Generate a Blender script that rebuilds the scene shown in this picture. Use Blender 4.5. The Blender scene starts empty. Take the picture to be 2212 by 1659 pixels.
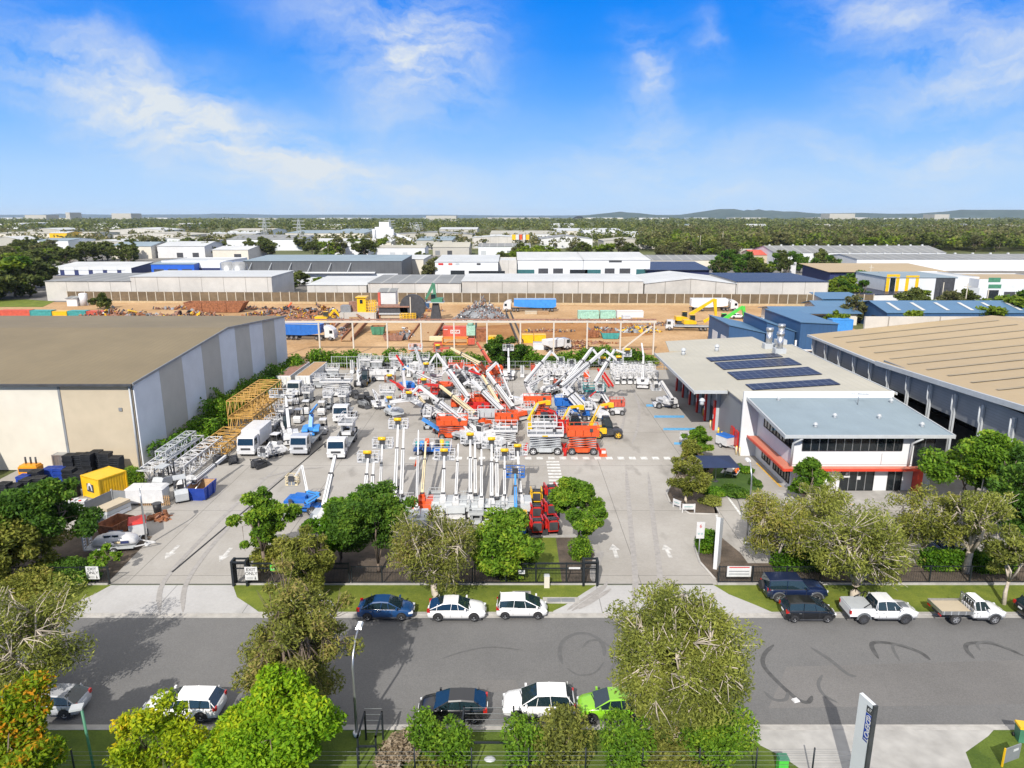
import bpy, bmesh, math, random
import numpy as np
from mathutils import Matrix, Vector
R = math.radians
SC = bpy.context.scene
COL = SC.collection

# ------------------------------------------------------------------ camera
PITCH = math.atan(363.5/1500); CP, SP, CH = math.cos(PITCH), math.sin(PITCH), 30.0
cd = bpy.data.cameras.new("camera"); cam = bpy.data.objects.new("camera", cd); COL.objects.link(cam)
cam.location = (0, 0, CH); cam.rotation_euler = (math.pi/2-PITCH, 0, 0)
cd.sensor_width = 36; cd.lens = 36*1500/2212; cd.clip_start = .5; cd.clip_end = 30000
SC.camera = cam

# ------------------------------------------------------------------ world / sun
SUN_EL, SUN_AZ = 38.0, 14.3
sd = bpy.data.lights.new("sun", 'SUN'); sd.energy = 4.1; sd.angle = R(.55); sd.color = (1, .945, .87)
so = bpy.data.objects.new("sun", sd); COL.objects.link(so); so.rotation_euler = (R(90-SUN_EL), 0, R(-SUN_AZ)); so.location = (-20, -60, 90)
SC.view_settings.view_transform = 'Standard'; SC.view_settings.look = 'None'; SC.view_settings.gamma = 1
SC.view_settings.exposure = .40; SC.view_settings.use_curve_mapping = False
SC.cycles.max_bounces = 5; SC.cycles.diffuse_bounces = 2; SC.cycles.glossy_bounces = 2; SC.cycles.transmission_bounces = 2
SC.cycles.transparent_max_bounces = 4; SC.cycles.caustics_reflective = False; SC.cycles.caustics_refractive = False
SC.cycles.volume_bounces = 0

def ray(x, y):
    u = (x-1106)/1500; v = (829.5-y)/1500
    return u, CP+v*SP, -SP+v*CP
def G(x, y, z=0.):
    a = ray(x, y); t = (z-CH)/a[2]
    return (a[0]*t, a[1]*t)
def PT(x, y, Y):
    a = ray(x, y); t = Y/a[1]
    return (a[0]*t, Y, CH+a[2]*t)
def GY(y, z=0.): return G(1106, y, z)[1]
def HZ(y, Y): return PT(1106, y, Y)[2]
def XA(x, Y, z=0.): return (x-1106)/1500*(Y*CP+(CH-z)*SP)

W = bpy.data.worlds.new("World"); SC.world = W; W.use_nodes = True
def make_world():
    nt = W.node_tree; nt.nodes.clear(); L = nt.links.new
    def nd(t, **k):
        n = nt.nodes.new(t)
        for a, b in k.items(): setattr(n, a, b)
        return n
    def M(op, a, b=0., c=0., clamp=False):
        n = nd('ShaderNodeMath', operation=op, use_clamp=clamp)
        for i, v in enumerate((a, b, c)):
            if isinstance(v, (int, float)): n.inputs[i].default_value = v
            else: L(v, n.inputs[i])
        return n.outputs[0]
    sky = nd('ShaderNodeTexSky', sky_type='NISHITA', sun_disc=False, sun_elevation=R(SUN_EL), sun_rotation=R(180+SUN_AZ),
             air_density=1.0, dust_density=.35, ozone_density=2.2)
    hs = nd('ShaderNodeHueSaturation'); hs.inputs['Saturation'].default_value = 1.42; hs.inputs['Value'].default_value = 1.12
    hs.inputs['Hue'].default_value = .503
    L(sky.outputs[0], hs.inputs['Color'])
    tc = nd('ShaderNodeTexCoord'); sp = nd('ShaderNodeSeparateXYZ'); L(tc.outputs['Generated'], sp.inputs[0])
    az = M('ARCTAN2', sp.outputs[0], sp.outputs[1]); el = M('ARCSINE', sp.outputs[2])
    # low sky: from pale at the horizon to deep blue; above it the Nishita sky under an added, unseen bright white that fills the shadows
    gr = nd('ShaderNodeValToRGB'); e = gr.color_ramp.elements
    stops = [(0, (3.9, 5.6, 7.7)), (3, (3.2, 5.1, 7.7)), (6, (1.75, 4.0, 7.8)), (9, (.75, 3.0, 7.7)), (12, (.18, 2.25, 7.5)), (15.5, (.0, 1.85, 7.2)), (20, (.05, 1.6, 6.4))]
    for k, (deg, c) in enumerate(stops):
        q = e[k] if k < 2 else e.new(deg/20); q.position = deg/20; q.color = tuple(v/8 for v in c)+(1,)
    L(M('MULTIPLY', el, 180/math.pi/20, clamp=True), gr.inputs[0])
    sc = nd('ShaderNodeVectorMath', operation='SCALE'); sc.inputs['Scale'].default_value = 8; L(gr.outputs[0], sc.inputs[0])
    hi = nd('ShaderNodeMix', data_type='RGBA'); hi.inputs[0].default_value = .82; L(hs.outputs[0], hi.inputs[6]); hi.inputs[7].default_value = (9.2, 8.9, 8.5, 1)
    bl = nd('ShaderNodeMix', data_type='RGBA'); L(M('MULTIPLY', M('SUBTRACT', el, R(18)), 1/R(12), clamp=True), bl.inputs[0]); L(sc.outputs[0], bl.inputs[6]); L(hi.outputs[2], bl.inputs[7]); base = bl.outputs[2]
    cb = nd('ShaderNodeCombineXYZ'); L(az, cb.inputs[0]); L(el, cb.inputs[1])
    wp = nd('ShaderNodeTexNoise', noise_dimensions='3D'); wp.inputs['Scale'].default_value = 5; wp.inputs['Detail'].default_value = 6
    wp.inputs['Roughness'].default_value = .62; L(cb.outputs[0], wp.inputs[0])
    ws = nd('ShaderNodeSeparateColor'); L(wp.outputs['Color'], ws.inputs[0])
    az2 = M('ADD', az, M('MULTIPLY', M('SUBTRACT', ws.outputs[0], .5), .17))
    el2 = M('ADD', el, M('MULTIPLY', M('SUBTRACT', ws.outputs[1], .53), .12))
    # streaky texture: domain stretched along the drift of the clouds
    mp = nd('ShaderNodeMapping'); mp.inputs['Rotation'].default_value = (0, 0, R(28)); mp.inputs['Scale'].default_value = (5, 14, 1)
    c2 = nd('ShaderNodeCombineXYZ'); L(az2, c2.inputs[0]); L(el2, c2.inputs[1]); L(c2.outputs[0], mp.inputs[0])
    st = nd('ShaderNodeTexNoise'); st.inputs['Scale'].default_value = 1.5; st.inputs['Detail'].default_value = 9; st.inputs['Roughness'].default_value = .6
    L(mp.outputs[0], st.inputs[0])
    streak = M('MULTIPLY', M('SUBTRACT', st.outputs[0], .36), 3.2, clamp=True)
    tot = None
    blobs = [  # pixel centre, half sizes in pixels, tilt, strength
        (290, 235, 200, 58, -22, .95), (540, 320, 300, 70, -22, 1.0), (800, 400, 260, 70, -14, .85), (920, 130, 95, 120, -60, 1.25),
        (760, 60, 230, 75, -25, .6), (1960, 30, 160, 55, -12, .95), (2130, 165, 200, 55, 8, .9), (2080, 312, 95, 28, 6, 1.1),
        (1420, 160, 80, 22, -52, .7), (1510, 110, 45, 26, -60, .42), (1500, 415, 130, 40, -8, .7), (480, 430, 90, 14, -30, .35), (60, 130, 190, 40, 0, .2),
        (1390, 250, 60, 100, 0, .5), (1700, 330, 260, 34, -6, .5), (1230, 380, 180, 60, 10, .45), (1900, 400, 240, 40, 4, .35)]
    for x, y, a, b, t, s in blobs:
        d = Vector(ray(x, y)).normalized(); A0 = math.atan2(d.x, d.y); E0 = math.asin(d.z)
        k = 1/1570.; ct, sn = math.cos(R(t)), math.sin(R(t))
        du = M('SUBTRACT', az2, A0); dv = M('SUBTRACT', el2, E0)
        p = M('ADD', M('MULTIPLY', du, ct/(a*k)), M('MULTIPLY', dv, sn/(a*k)))
        q = M('ADD', M('MULTIPLY', du, -sn/(b*k)), M('MULTIPLY', dv, ct/(b*k)))
        g = M('MULTIPLY', M('EXPONENT', M('MULTIPLY', M('ADD', M('MULTIPLY', p, p), M('MULTIPLY', q, q)), -.8)), s)
        tot = g if tot is None else M('ADD', tot, g)
    cl = M('MULTIPLY', tot, M('ADD', M('MULTIPLY', streak, .85), .07), clamp=True)
    mx = nd('ShaderNodeMix', data_type='RGBA'); L(cl, mx.inputs[0]); L(base, mx.inputs[6])
    mx.inputs[7].default_value = (5.6, 6.1, 6.6, 1)
    bg = nd('ShaderNodeBackground'); bg.inputs[1].default_value = .10; L(mx.outputs[2], bg.inputs[0])
    out = nd('ShaderNodeOutputWorld'); L(bg.outputs[0], out.inputs[0])
make_world()

# ------------------------------------------------------------------ materials
MATS = {}
def mat(name, col, rough=.6, metal=0., var=.12, scale=1.2, col2=None, bump=0., bscale=30., lines=None, stain=0., coat=0., spec=.4):
    """procedural material: base colour broken up by noise; lines=(axis, spacing, width, colour) for sheet or panel joints"""
    m = bpy.data.materials.new(name); m.use_nodes = True; nt = m.node_tree; nt.nodes.clear(); L = nt.links.new
    def nd(t, **k):
        n = nt.nodes.new(t)
        for a, b in k.items(): setattr(n, a, b)
        return n
    out = nd('ShaderNodeOutputMaterial'); b = nd('ShaderNodeBsdfPrincipled'); L(b.outputs[0], out.inputs[0])
    b.inputs['Roughness'].default_value = rough; b.inputs['Metallic'].default_value = metal
    b.inputs['Specular IOR Level'].default_value = spec
    if coat: b.inputs['Coat Weight'].default_value = coat; b.inputs['Coat Roughness'].default_value = .08
    tc = nd('ShaderNodeTexCoord'); ob = tc.outputs['Object']
    n = nd('ShaderNodeTexNoise'); n.inputs['Scale'].default_value = scale; n.inputs['Detail'].default_value = 6; n.inputs['Roughness'].default_value = .65
    L(ob, n.inputs[0])
    rmp = nd('ShaderNodeValToRGB'); rmp.color_ramp.elements[0].position = .32; rmp.color_ramp.elements[1].position = .68
    c0 = tuple(max(0, c*(1-var)) for c in col)+(1,); c1 = tuple(c*(1+var) for c in (col2 or col))+(1,)
    rmp.color_ramp.elements[0].color = c0; rmp.color_ramp.elements[1].color = c1
    L(n.outputs[0], rmp.inputs[0]); cur = rmp.outputs[0]
    if stain:
        n2 = nd('ShaderNodeTexNoise'); n2.inputs['Scale'].default_value = scale*.22; n2.inputs['Detail'].default_value = 5; L(ob, n2.inputs[0])
        r2 = nd('ShaderNodeValToRGB'); r2.color_ramp.elements[0].position = .42; r2.color_ramp.elements[1].position = .62
        r2.color_ramp.elements[0].color = (1-stain,)*3+(1,); r2.color_ramp.elements[1].color = (1, 1, 1, 1); L(n2.outputs[0], r2.inputs[0])
        mm = nd('ShaderNodeMix', data_type='RGBA', blend_type='MULTIPLY'); mm.inputs[0].default_value = 1; L(cur, mm.inputs[6]); L(r2.outputs[0], mm.inputs[7]); cur = mm.outputs[2]
    for ax, sp_, wd, lc in (lines or ()):
        s = nd('ShaderNodeSeparateXYZ'); L(ob, s.inputs[0])
        f = nd('ShaderNodeMath', operation='FRACT'); d = nd('ShaderNodeMath', operation='DIVIDE'); d.inputs[1].default_value = sp_
        L(s.outputs['XYZ'.index(ax)], d.inputs[0]); L(d.outputs[0], f.inputs[0])
        g = nd('ShaderNodeMath', operation='LESS_THAN'); g.inputs[1].default_value = wd/sp_; L(f.outputs[0], g.inputs[0])
        mm = nd('ShaderNodeMix', data_type='RGBA'); L(g.outputs[0], mm.inputs[0]); L(cur, mm.inputs[6]); mm.inputs[7].default_value = tuple(lc)+(1,); cur = mm.outputs[2]
    L(cur, b.inputs['Base Color'])
    if bump:
        n3 = nd('ShaderNodeTexNoise'); n3.inputs['Scale'].default_value = bscale; n3.inputs['Detail'].default_value = 4; L(ob, n3.inputs[0])
        bp = nd('ShaderNodeBump'); bp.inputs['Strength'].default_value = bump; bp.inputs['Distance'].default_value = .05
        L(n3.outputs[0], bp.inputs['Height']); L(bp.outputs[0], b.inputs['Normal'])
    MATS[name] = m
    return m
def leafmat(name, ca, cb_, cc=None, amount=.25, scale=.35, trans=.38):
    """leaves: two or three leaf colours, mixed per leaf and per clump"""
    m = bpy.data.materials.new(name); m.use_nodes = True; nt = m.node_tree; nt.nodes.clear(); L = nt.links.new
    nd = nt.nodes.new
    geo = nd('ShaderNodeNewGeometry'); tc = nd('ShaderNodeTexCoord'); oi = nd('ShaderNodeObjectInfo')
    no = nd('ShaderNodeTexNoise'); no.inputs['Scale'].default_value = scale; no.inputs['Detail'].default_value = 2; L(tc.outputs['Object'], no.inputs[0])
    a = nd('ShaderNodeMath'); a.operation = 'MULTIPLY_ADD'; L(geo.outputs['Random Per Island'], a.inputs[0]); a.inputs[1].default_value = .55
    s = nd('ShaderNodeMath'); s.operation = 'MULTIPLY_ADD'; L(no.outputs[0], s.inputs[0]); s.inputs[1].default_value = 1.5; s.inputs[2].default_value = -.61
    L(s.outputs[0], a.inputs[2])
    a2 = nd('ShaderNodeMath'); a2.operation = 'MULTIPLY_ADD'; L(oi.outputs['Random'], a2.inputs[0]); a2.inputs[1].default_value = .16
    L(a.outputs[0], a2.inputs[2])
    r = nd('ShaderNodeValToRGB'); e = r.color_ramp.elements
    e[0].position = .1; e[0].color = tuple(ca)+(1,); e[1].position = .62; e[1].color = tuple(cb_)+(1,)
    if cc: k = e.new(.62+.3*(1-amount)); k.color = tuple(cc)+(1,)
    L(a2.outputs[0], r.inputs[0])
    d = nd('ShaderNodeBsdfPrincipled'); d.inputs['Roughness'].default_value = .55; d.inputs['Specular IOR Level'].default_value = .12; L(r.outputs[0], d.inputs['Base Color'])
    t = nd('ShaderNodeBsdfTranslucent'); L(r.outputs[0], t.inputs[0])
    mx = nd('ShaderNodeMixShader'); mx.inputs[0].default_value = trans; L(d.outputs[0], mx.inputs[1]); L(t.outputs[0], mx.inputs[2])
    o = nd('ShaderNodeOutputMaterial'); L(mx.outputs[0], o.inputs[0])
    MATS[name] = m
    return m
def groundmat(name, ca, cb_, scale=.15, fine=6., cc=None, bump=.3, joints=None, spots=None, fv=.16):
    """ground sheets: broad patches, fine grain, optional slab joints (dx, dy)"""
    m = bpy.data.materials.new(name); m.use_nodes = True; nt = m.node_tree; nt.nodes.clear(); L = nt.links.new
    def nd(t, **k):
        n = nt.nodes.new(t)
        for a, b in k.items(): setattr(n, a, b)
        return n
    tc = nd('ShaderNodeTexCoord'); ob = tc.outputs['Object']
    n1 = nd('ShaderNodeTexNoise'); n1.inputs['Scale'].default_value = scale; n1.inputs['Detail'].default_value = 8; n1.inputs['Roughness'].default_value = .7; L(ob, n1.inputs[0])
    r = nd('ShaderNodeValToRGB'); e = r.color_ramp.elements; e[0].position = .34; e[1].position = .66
    e[0].color = tuple(ca)+(1,); e[1].color = tuple(cb_)+(1,)
    if cc: k = e.new(.8); k.color = tuple(cc)+(1,)
    L(n1.outputs[0], r.inputs[0]); cur = r.outputs[0]
    n2 = nd('ShaderNodeTexNoise'); n2.inputs['Scale'].default_value = fine; n2.inputs['Detail'].default_value = 4; L(ob, n2.inputs[0])
    r2 = nd('ShaderNodeValToRGB'); f = r2.color_ramp.elements; f[0].position = .3; f[1].position = .7; f[0].color = (1-fv, 1-fv, 1-fv, 1); f[1].color = (1+fv*.7,)*3+(1,)
    L(n2.outputs[0], r2.inputs[0])
    mm = nd('ShaderNodeMix', data_type='RGBA', blend_type='MULTIPLY'); mm.inputs[0].default_value = 1; L(cur, mm.inputs[6]); L(r2.outputs[0], mm.inputs[7]); cur = mm.outputs[2]
    if spots:
        n4 = nd('ShaderNodeTexNoise'); n4.inputs['Scale'].default_value = spots[0]; n4.inputs['Detail'].default_value = 3
        mp = nd('ShaderNodeMapping'); mp.inputs['Scale'].default_value = (1, spots[2], 1); L(ob, mp.inputs[0]); L(mp.outputs[0], n4.inputs[0])
        r4 = nd('ShaderNodeValToRGB'); g = r4.color_ramp.elements; g[0].position = .60; g[1].position = .74; g[0].color = (0, 0, 0, 1); g[1].color = (spots[1],)*3+(1,)
        L(n4.outputs[0], r4.inputs[0])
        m4 = nd('ShaderNodeMix', data_type='RGBA'); L(r4.outputs[0], m4.inputs[0]); L(cur, m4.inputs[6]); m4.inputs[7].default_value = tuple(c*.35 for c in ca)+(1,); cur = m4.outputs[2]
    if joints:
        s = nd('ShaderNodeSeparateXYZ'); L(ob, s.inputs[0])
        for i, sp_ in enumerate(joints):
            d = nd('ShaderNodeMath', operation='DIVIDE'); d.inputs[1].default_value = sp_; L(s.outputs[i], d.inputs[0])
            fr = nd('ShaderNodeMath', operation='FRACT'); L(d.outputs[0], fr.inputs[0])
            lt = nd('ShaderNodeMath', operation='LESS_THAN'); lt.inputs[1].default_value = .07/sp_; L(fr.outputs[0], lt.inputs[0])
            ml = nd('ShaderNodeMath', operation='MULTIPLY'); ml.inputs[1].default_value = .5; L(lt.outputs[0], ml.inputs[0])
            m5 = nd('ShaderNodeMix', data_type='RGBA'); L(ml.outputs[0], m5.inputs[0]); L(cur, m5.inputs[6]); m5.inputs[7].default_value = (.05, .05, .05, 1); cur = m5.outputs[2]
    b = nd('ShaderNodeBsdfPrincipled'); b.inputs['Roughness'].default_value = .9; b.inputs['Specular IOR Level'].default_value = .2; L(cur, b.inputs['Base Color'])
    if bump:
        bp = nd('ShaderNodeBump'); bp.inputs['Strength'].default_value = bump; bp.inputs['Distance'].default_value = .04; L(n2.outputs[0], bp.inputs['Height']); L(bp.outputs[0], b.inputs['Normal'])
    o = nd('ShaderNodeOutputMaterial'); L(b.outputs[0], o.inputs[0]); MATS[name] = m
    return m

mat('white', (.57, .57, .57), .4, var=.10, scale=1.8, coat=.15); mat('white_worn', (.66, .66, .64), .5, var=.14, scale=2.5, stain=.18)
mat('greywhite', (.42, .44, .45), .45, var=.08); mat('black', (.018, .018, .02), .5, var=.3); mat('tyre', (.03, .03, .032), .85, var=.3)
mat('dark', (.05, .052, .058), .55, var=.3); mat('grey', (.2, .21, .22), .5, var=.15); mat('steel', (.45, .46, .47), .35, metal=.8, var=.15)
mat('rim', (.5, .51, .53), .3, metal=.7); mat('orange', (.62, .085, .02), .4, var=.1, coat=.2); mat('red', (.5, .02, .015), .4, var=.1, coat=.2)
mat('yellow', (.72, .43, .012), .4, var=.1, coat=.2); mat('blue', (.02, .13, .45), .4, var=.12, coat=.2); mat('lblue', (.05, .25, .62), .4, var=.12)
mat('cream_paint', (.66, .55, .34), .45, var=.12); mat('teal', (.05, .28, .27), .5, var=.2, scale=2); mat('mint', (.3, .5, .4), .6, var=.25, scale=2)
mat('green_paint', (.08, .5, .06), .4, var=.1); mat('dgreen', (.06, .2, .12), .5, var=.2)
mat('rust', (.2, .075, .035), .85, var=.4, scale=2, col2=(.27, .11, .05)); mat('brownsteel', (.26, .14, .1), .8, var=.3, scale=2)
mat('salmon', (.5, .09, .055), .6, var=.2); mat('wood', (.36, .23, .12), .8, var=.25, scale=4); mat('rope', (.42, .3, .17), .9)
mat('glass', (.012, .018, .024), .06, var=.2, spec=.8); mat('glass_office', (.01, .014, .017), .05, var=.2, spec=.7); mat('glass_teal', (.03, .12, .13), .08, spec=.8)
mat('carglass', (.012, .025, .032), .05, var=.1, spec=.9)
mat('lampwhite', (.75, .77, .78), .2, spec=.7); mat('tail', (.4, .01, .01), .2, spec=.7); mat('amber', (.7, .2, .01), .3)
mat('plastic_blue', (.015, .05, .3), .5, var=.2); mat('plastic_black', (.018, .02, .024), .55, var=.35, scale=2)
for n_, c_ in dict(p_navy=(.008, .016, .05), p_blue=(.012, .055, .16), p_white=(.78, .78, .78), p_black=(.008, .009, .012), p_green=(.22, .5, .02), p_silver=(.42, .43, .45), p_red=(.4, .02, .02), p_grey=(.12, .13, .14)).items():
    mat(n_, c_, .28, var=.03, coat=.7)
# building skins
mat('wall_white', (.62, .62, .61), .7, var=.05, scale=.4, stain=.07); mat('wall_bright', (.66, .675, .685), .65, var=.04, scale=.4, stain=.05)
mat('wall_cream', (.62, .58, .49), .75, var=.05, scale=.5, stain=.06); mat('wall_tan', (.47, .40, .29), .75, var=.05, scale=.5, stain=.06)
mat('wall_bluegrey', (.60, .62, .64), .75, var=.05, scale=.5, stain=.05); mat('wall_beigegrey', (.43, .41, .36), .75, var=.05, scale=.5, stain=.05)
mat('concrete_wall', (.52, .49, .44), .85, var=.09, scale=.35, stain=.16, lines=(('X', 9.0, .22, (.25, .23, .2)),))
mat('concrete_pale', (.54, .515, .47), .85, var=.07, scale=.35, stain=.12, lines=(('X', 8.0, .2, (.3, .28, .25)),))
mat('roof_brown', (.195, .155, .088), .7, var=.07, scale=.3, stain=.1, lines=(('X', .8, .1, (.165, .13, .075)),))
mat('roof_tan', (.385, .295, .175), .65, var=.05, scale=.3, stain=.06, lines=(('Y', .9, .1, (.36, .275, .16)),))
mat('roof_cream', (.41, .39, .325), .65, var=.05, scale=.3, stain=.1, lines=(('X', .9, .1, (.36, .345, .285)),))
mat('roof_pale', (.48, .495, .495), .6, var=.05, scale=.3, stain=.08, lines=(('X', 1.2, .14, (.47, .48, .48)),))
mat('roof_bluegrey', (.235, .295, .335), .75, var=.06, scale=.3, stain=.1, spec=.2, lines=(('X', .8, .09, (.215, .27, .31)),))
mat('roof_grey', (.22, .225, .22), .65, var=.12, scale=.25, stain=.12, lines=(('X', 6, .6, (.33, .33, .31)),))
mat('roof_white', (.53, .54, .53), .6, var=.06, scale=.15, stain=.12, lines=(('X', 3, .2, (.5, .5, .5)),))
mat('roof_blue', (.075, .16, .27), .5, var=.06, scale=.3, lines=(('X', 1., .1, (.06, .13, .22)),)); mat('wall_blue', (.03, .085, .19), .55, var=.08, scale=.4, lines=(('X', .9, .08, (.025, .07, .155)),))
mat('wall_royal', (.015, .1, .5), .5, var=.1); mat('wall_navy', (.025, .035, .11), .5, var=.1); mat('wall_dark', (.09, .095, .1), .55, var=.1, scale=.3, lines=(('X', 2, .12, (.07, .07, .08)),))
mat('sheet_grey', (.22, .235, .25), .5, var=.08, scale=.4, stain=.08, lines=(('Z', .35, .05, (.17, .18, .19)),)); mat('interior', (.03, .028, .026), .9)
mat('solar', (.012, .016, .04), .38, var=.25, scale=.8, spec=.25, lines=(('X', 1.05, .05, (.2, .22, .26)), ('Y', 1.7, .06, (.2, .22, .26)))); mat('awning_red', (.56, .19, .12), .5, var=.06); mat('fascia_red', (.58, .06, .03), .4, var=.05)
mat('noise_panel', (.17, .125, .075), .9, var=.22, scale=.5, stain=.2, lines=(('Z', .5, .06, (.09, .07, .045)),)); mat('noise_post', (.48, .44, .36), .8)
mat('fence_dark', (.012, .016, .02), .5); mat('mulch', (.13, .085, .06), .95, var=.3, scale=3)
mat('sand', (.45, .34, .2), .95, var=.15, scale=1)
mat('marking', (.56, .56, .54), .85, var=.3, scale=2.5); mat('marking_blue', (.1, .32, .55), .8, var=.3, scale=2); mat('marking_yellow', (.6, .36, .06), .8, var=.3, scale=2)
mat('skid', (.075, .075, .075), .9, var=.3, scale=2); mat('kerb', (.40, .385, .36), .9, var=.15, scale=1.5, stain=.15)
mat('bark_pale', (.46, .40, .32), .9, var=.3, scale=3); mat('bark_brown', (.17, .13, .1), .95, var=.3, scale=3); mat('bark_red', (.34, .22, .15), .9, var=.3, scale=3)
mat('skin', (.5, .3, .2), .6); mat('hivis', (.8, .16, .03), .7, var=.08); mat('cloth_navy', (.02, .025, .05), .8); mat('hair', (.02, .014, .01), .7); mat('shade_navy', (.015, .028, .075), .8, var=.1)
leafmat('leaf_green', (.058, .132, .014), (.165, .300, .024), (.300, .390, .036)); leafmat('leaf_deep', (.030, .075, .012), (.088, .185, .022), (.165, .265, .03)); leafmat('leaf_lime', (.091, .221, .010), (.260, .429, .016), (.429, .494, .019))
leafmat('leaf_orange', (.070, .160, .008), (.220, .300, .012), (.580, .250, .015), amount=.3, scale=.45); leafmat('leaf_yellow', (.156, .260, .010), (.403, .468, .016), (.650, .468, .016))
leafmat('leaf_olive', (.100, .125, .024), (.290, .305, .052), (.38, .33, .085)); leafmat('leaf_euc', (.112, .138, .03), (.29, .315, .06), (.37, .39, .085)); leafmat('leaf_brownish', (.098, .114, .026), (.260, .280, .055), (.338, .273, .091))
leafmat('leaf_hedge', (.039, .111, .010), (.130, .273, .016), (.260, .364, .039)); leafmat('leaf_far', (.05, .075, .02), (.14, .17, .04), (.24, .25, .065), scale=.05); leafmat('leaf_far_olive', (.075, .085, .032), (.175, .18, .065), (.24, .2, .09), scale=.05)
leafmat('leaf_far_bright', (.077, .132, .013), (.187, .264, .022), (.264, .308, .033), scale=.1); leafmat('dead_twigs', (.250, .190, .120), (.400, .320, .220), (.450, .380, .280))
groundmat('g_ground', (.07, .085, .03), (.14, .15, .06), .02, 1.5, (.22, .2, .14)); groundmat('g_road', (.128, .127, .126), (.168, .166, .163), .05, 12., bump=.2)
groundmat('g_yard', (.29, .272, .245), (.39, .372, .345), .07, 4., (.42, .41, .39), bump=.1, joints=(10.8, 13.5), spots=(.35, .45, .45), fv=.05); groundmat('g_drive', (.36, .352, .342), (.44, .435, .43), .12, 4., bump=.1, joints=(7., 9.), spots=(.4, .3, .3), fv=.05)
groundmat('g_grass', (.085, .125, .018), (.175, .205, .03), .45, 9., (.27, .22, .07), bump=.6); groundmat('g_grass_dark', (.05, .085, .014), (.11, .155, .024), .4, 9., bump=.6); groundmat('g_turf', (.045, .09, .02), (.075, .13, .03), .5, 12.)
groundmat('g_dirt', (.35, .21, .098), (.5, .335, .185), .05, 1.5, (.55, .39, .23)); groundmat('g_darkdirt', (.26, .12, .04), (.38, .195, .075), .1, 2.); groundmat('g_mulch', (.06, .05, .04), (.14, .11, .085), .6, 8., bump=.8)
groundmat('g_asphalt_far', (.13, .125, .12), (.22, .21, .19), .04, 1.); groundmat('g_pale', (.34, .33, .31), (.44, .43, .41), .05, 1.)
# ------------------------------------------------------------------ object helpers
def T(name, label, cat, loc=(0, 0, 0), rz=0., group=None, scale=None):
    o = bpy.data.objects.new(name, None); COL.objects.link(o); o.empty_display_size = .3
    o.location = loc if len(loc) == 3 else (loc[0], loc[1], 0); o.rotation_euler = (0, 0, rz)
    if scale: o.scale = scale if isinstance(scale, tuple) else (scale,)*3
    o['label'] = label; o['category'] = cat
    if group: o['group'] = group
    return o
def tag(o, label, cat, group=None, kind=None):
    if label: o['label'] = label
    if cat: o['category'] = cat
    if group: o['group'] = group
    if kind: o['kind'] = kind
    return o
KIDS = {}
def link(name, me, parent=None, loc=None, rot=None, label=None):
    o = bpy.data.objects.new(name, me); COL.objects.link(o)
    if parent: o.parent = parent; KIDS.setdefault(parent.name, []).append(o)
    if loc: o.location = loc
    if rot: o.rotation_euler = rot
    if label: o['label'] = label
    return o
def copy_tree(o, parent=None):
    c = o.copy(); COL.objects.link(c)
    if parent: c.parent = parent; KIDS.setdefault(parent.name, []).append(c)
    for ch in KIDS.get(o.name, []): copy_tree(ch, c)
    return c
def dup(o, label, loc, rz=None, scale=None, group=None):
    c = copy_tree(o); c['label'] = label
    c.location = loc if len(loc) == 3 else (loc[0], loc[1], 0)
    if rz is not None: c.rotation_euler = (0, 0, rz)
    if scale: c.scale = scale if isinstance(scale, tuple) else (scale,)*3
    if group: c['group'] = group
    return c
ORD = ['first', 'second', 'third', 'fourth', 'fifth', 'sixth', 'seventh', 'eighth', 'ninth', 'tenth', 'eleventh', 'twelfth', 'thirteenth', 'fourteenth', 'fifteenth', 'sixteenth', 'seventeenth', 'eighteenth', 'nineteenth', 'twentieth']
def nth(i):
    if i < 20: return ORD[i]
    t = ['twenty', 'thirty', 'forty', 'fifty', 'sixty', 'seventy'][(i+1)//10-2]; u = (i+1) % 10
    return t+'-'+ORD[u-1] if u else t[:-1]+'ieth'
def rk(xs, i): return nth(sorted(range(len(xs)), key=lambda j: xs[j]).index(i))
def sm(a, b, t): return a+(b-a)*t
_boxf = [(0, 3, 2, 1), (4, 5, 6, 7), (0, 1, 5, 4), (1, 2, 6, 5), (2, 3, 7, 6), (3, 0, 4, 7)]
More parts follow.
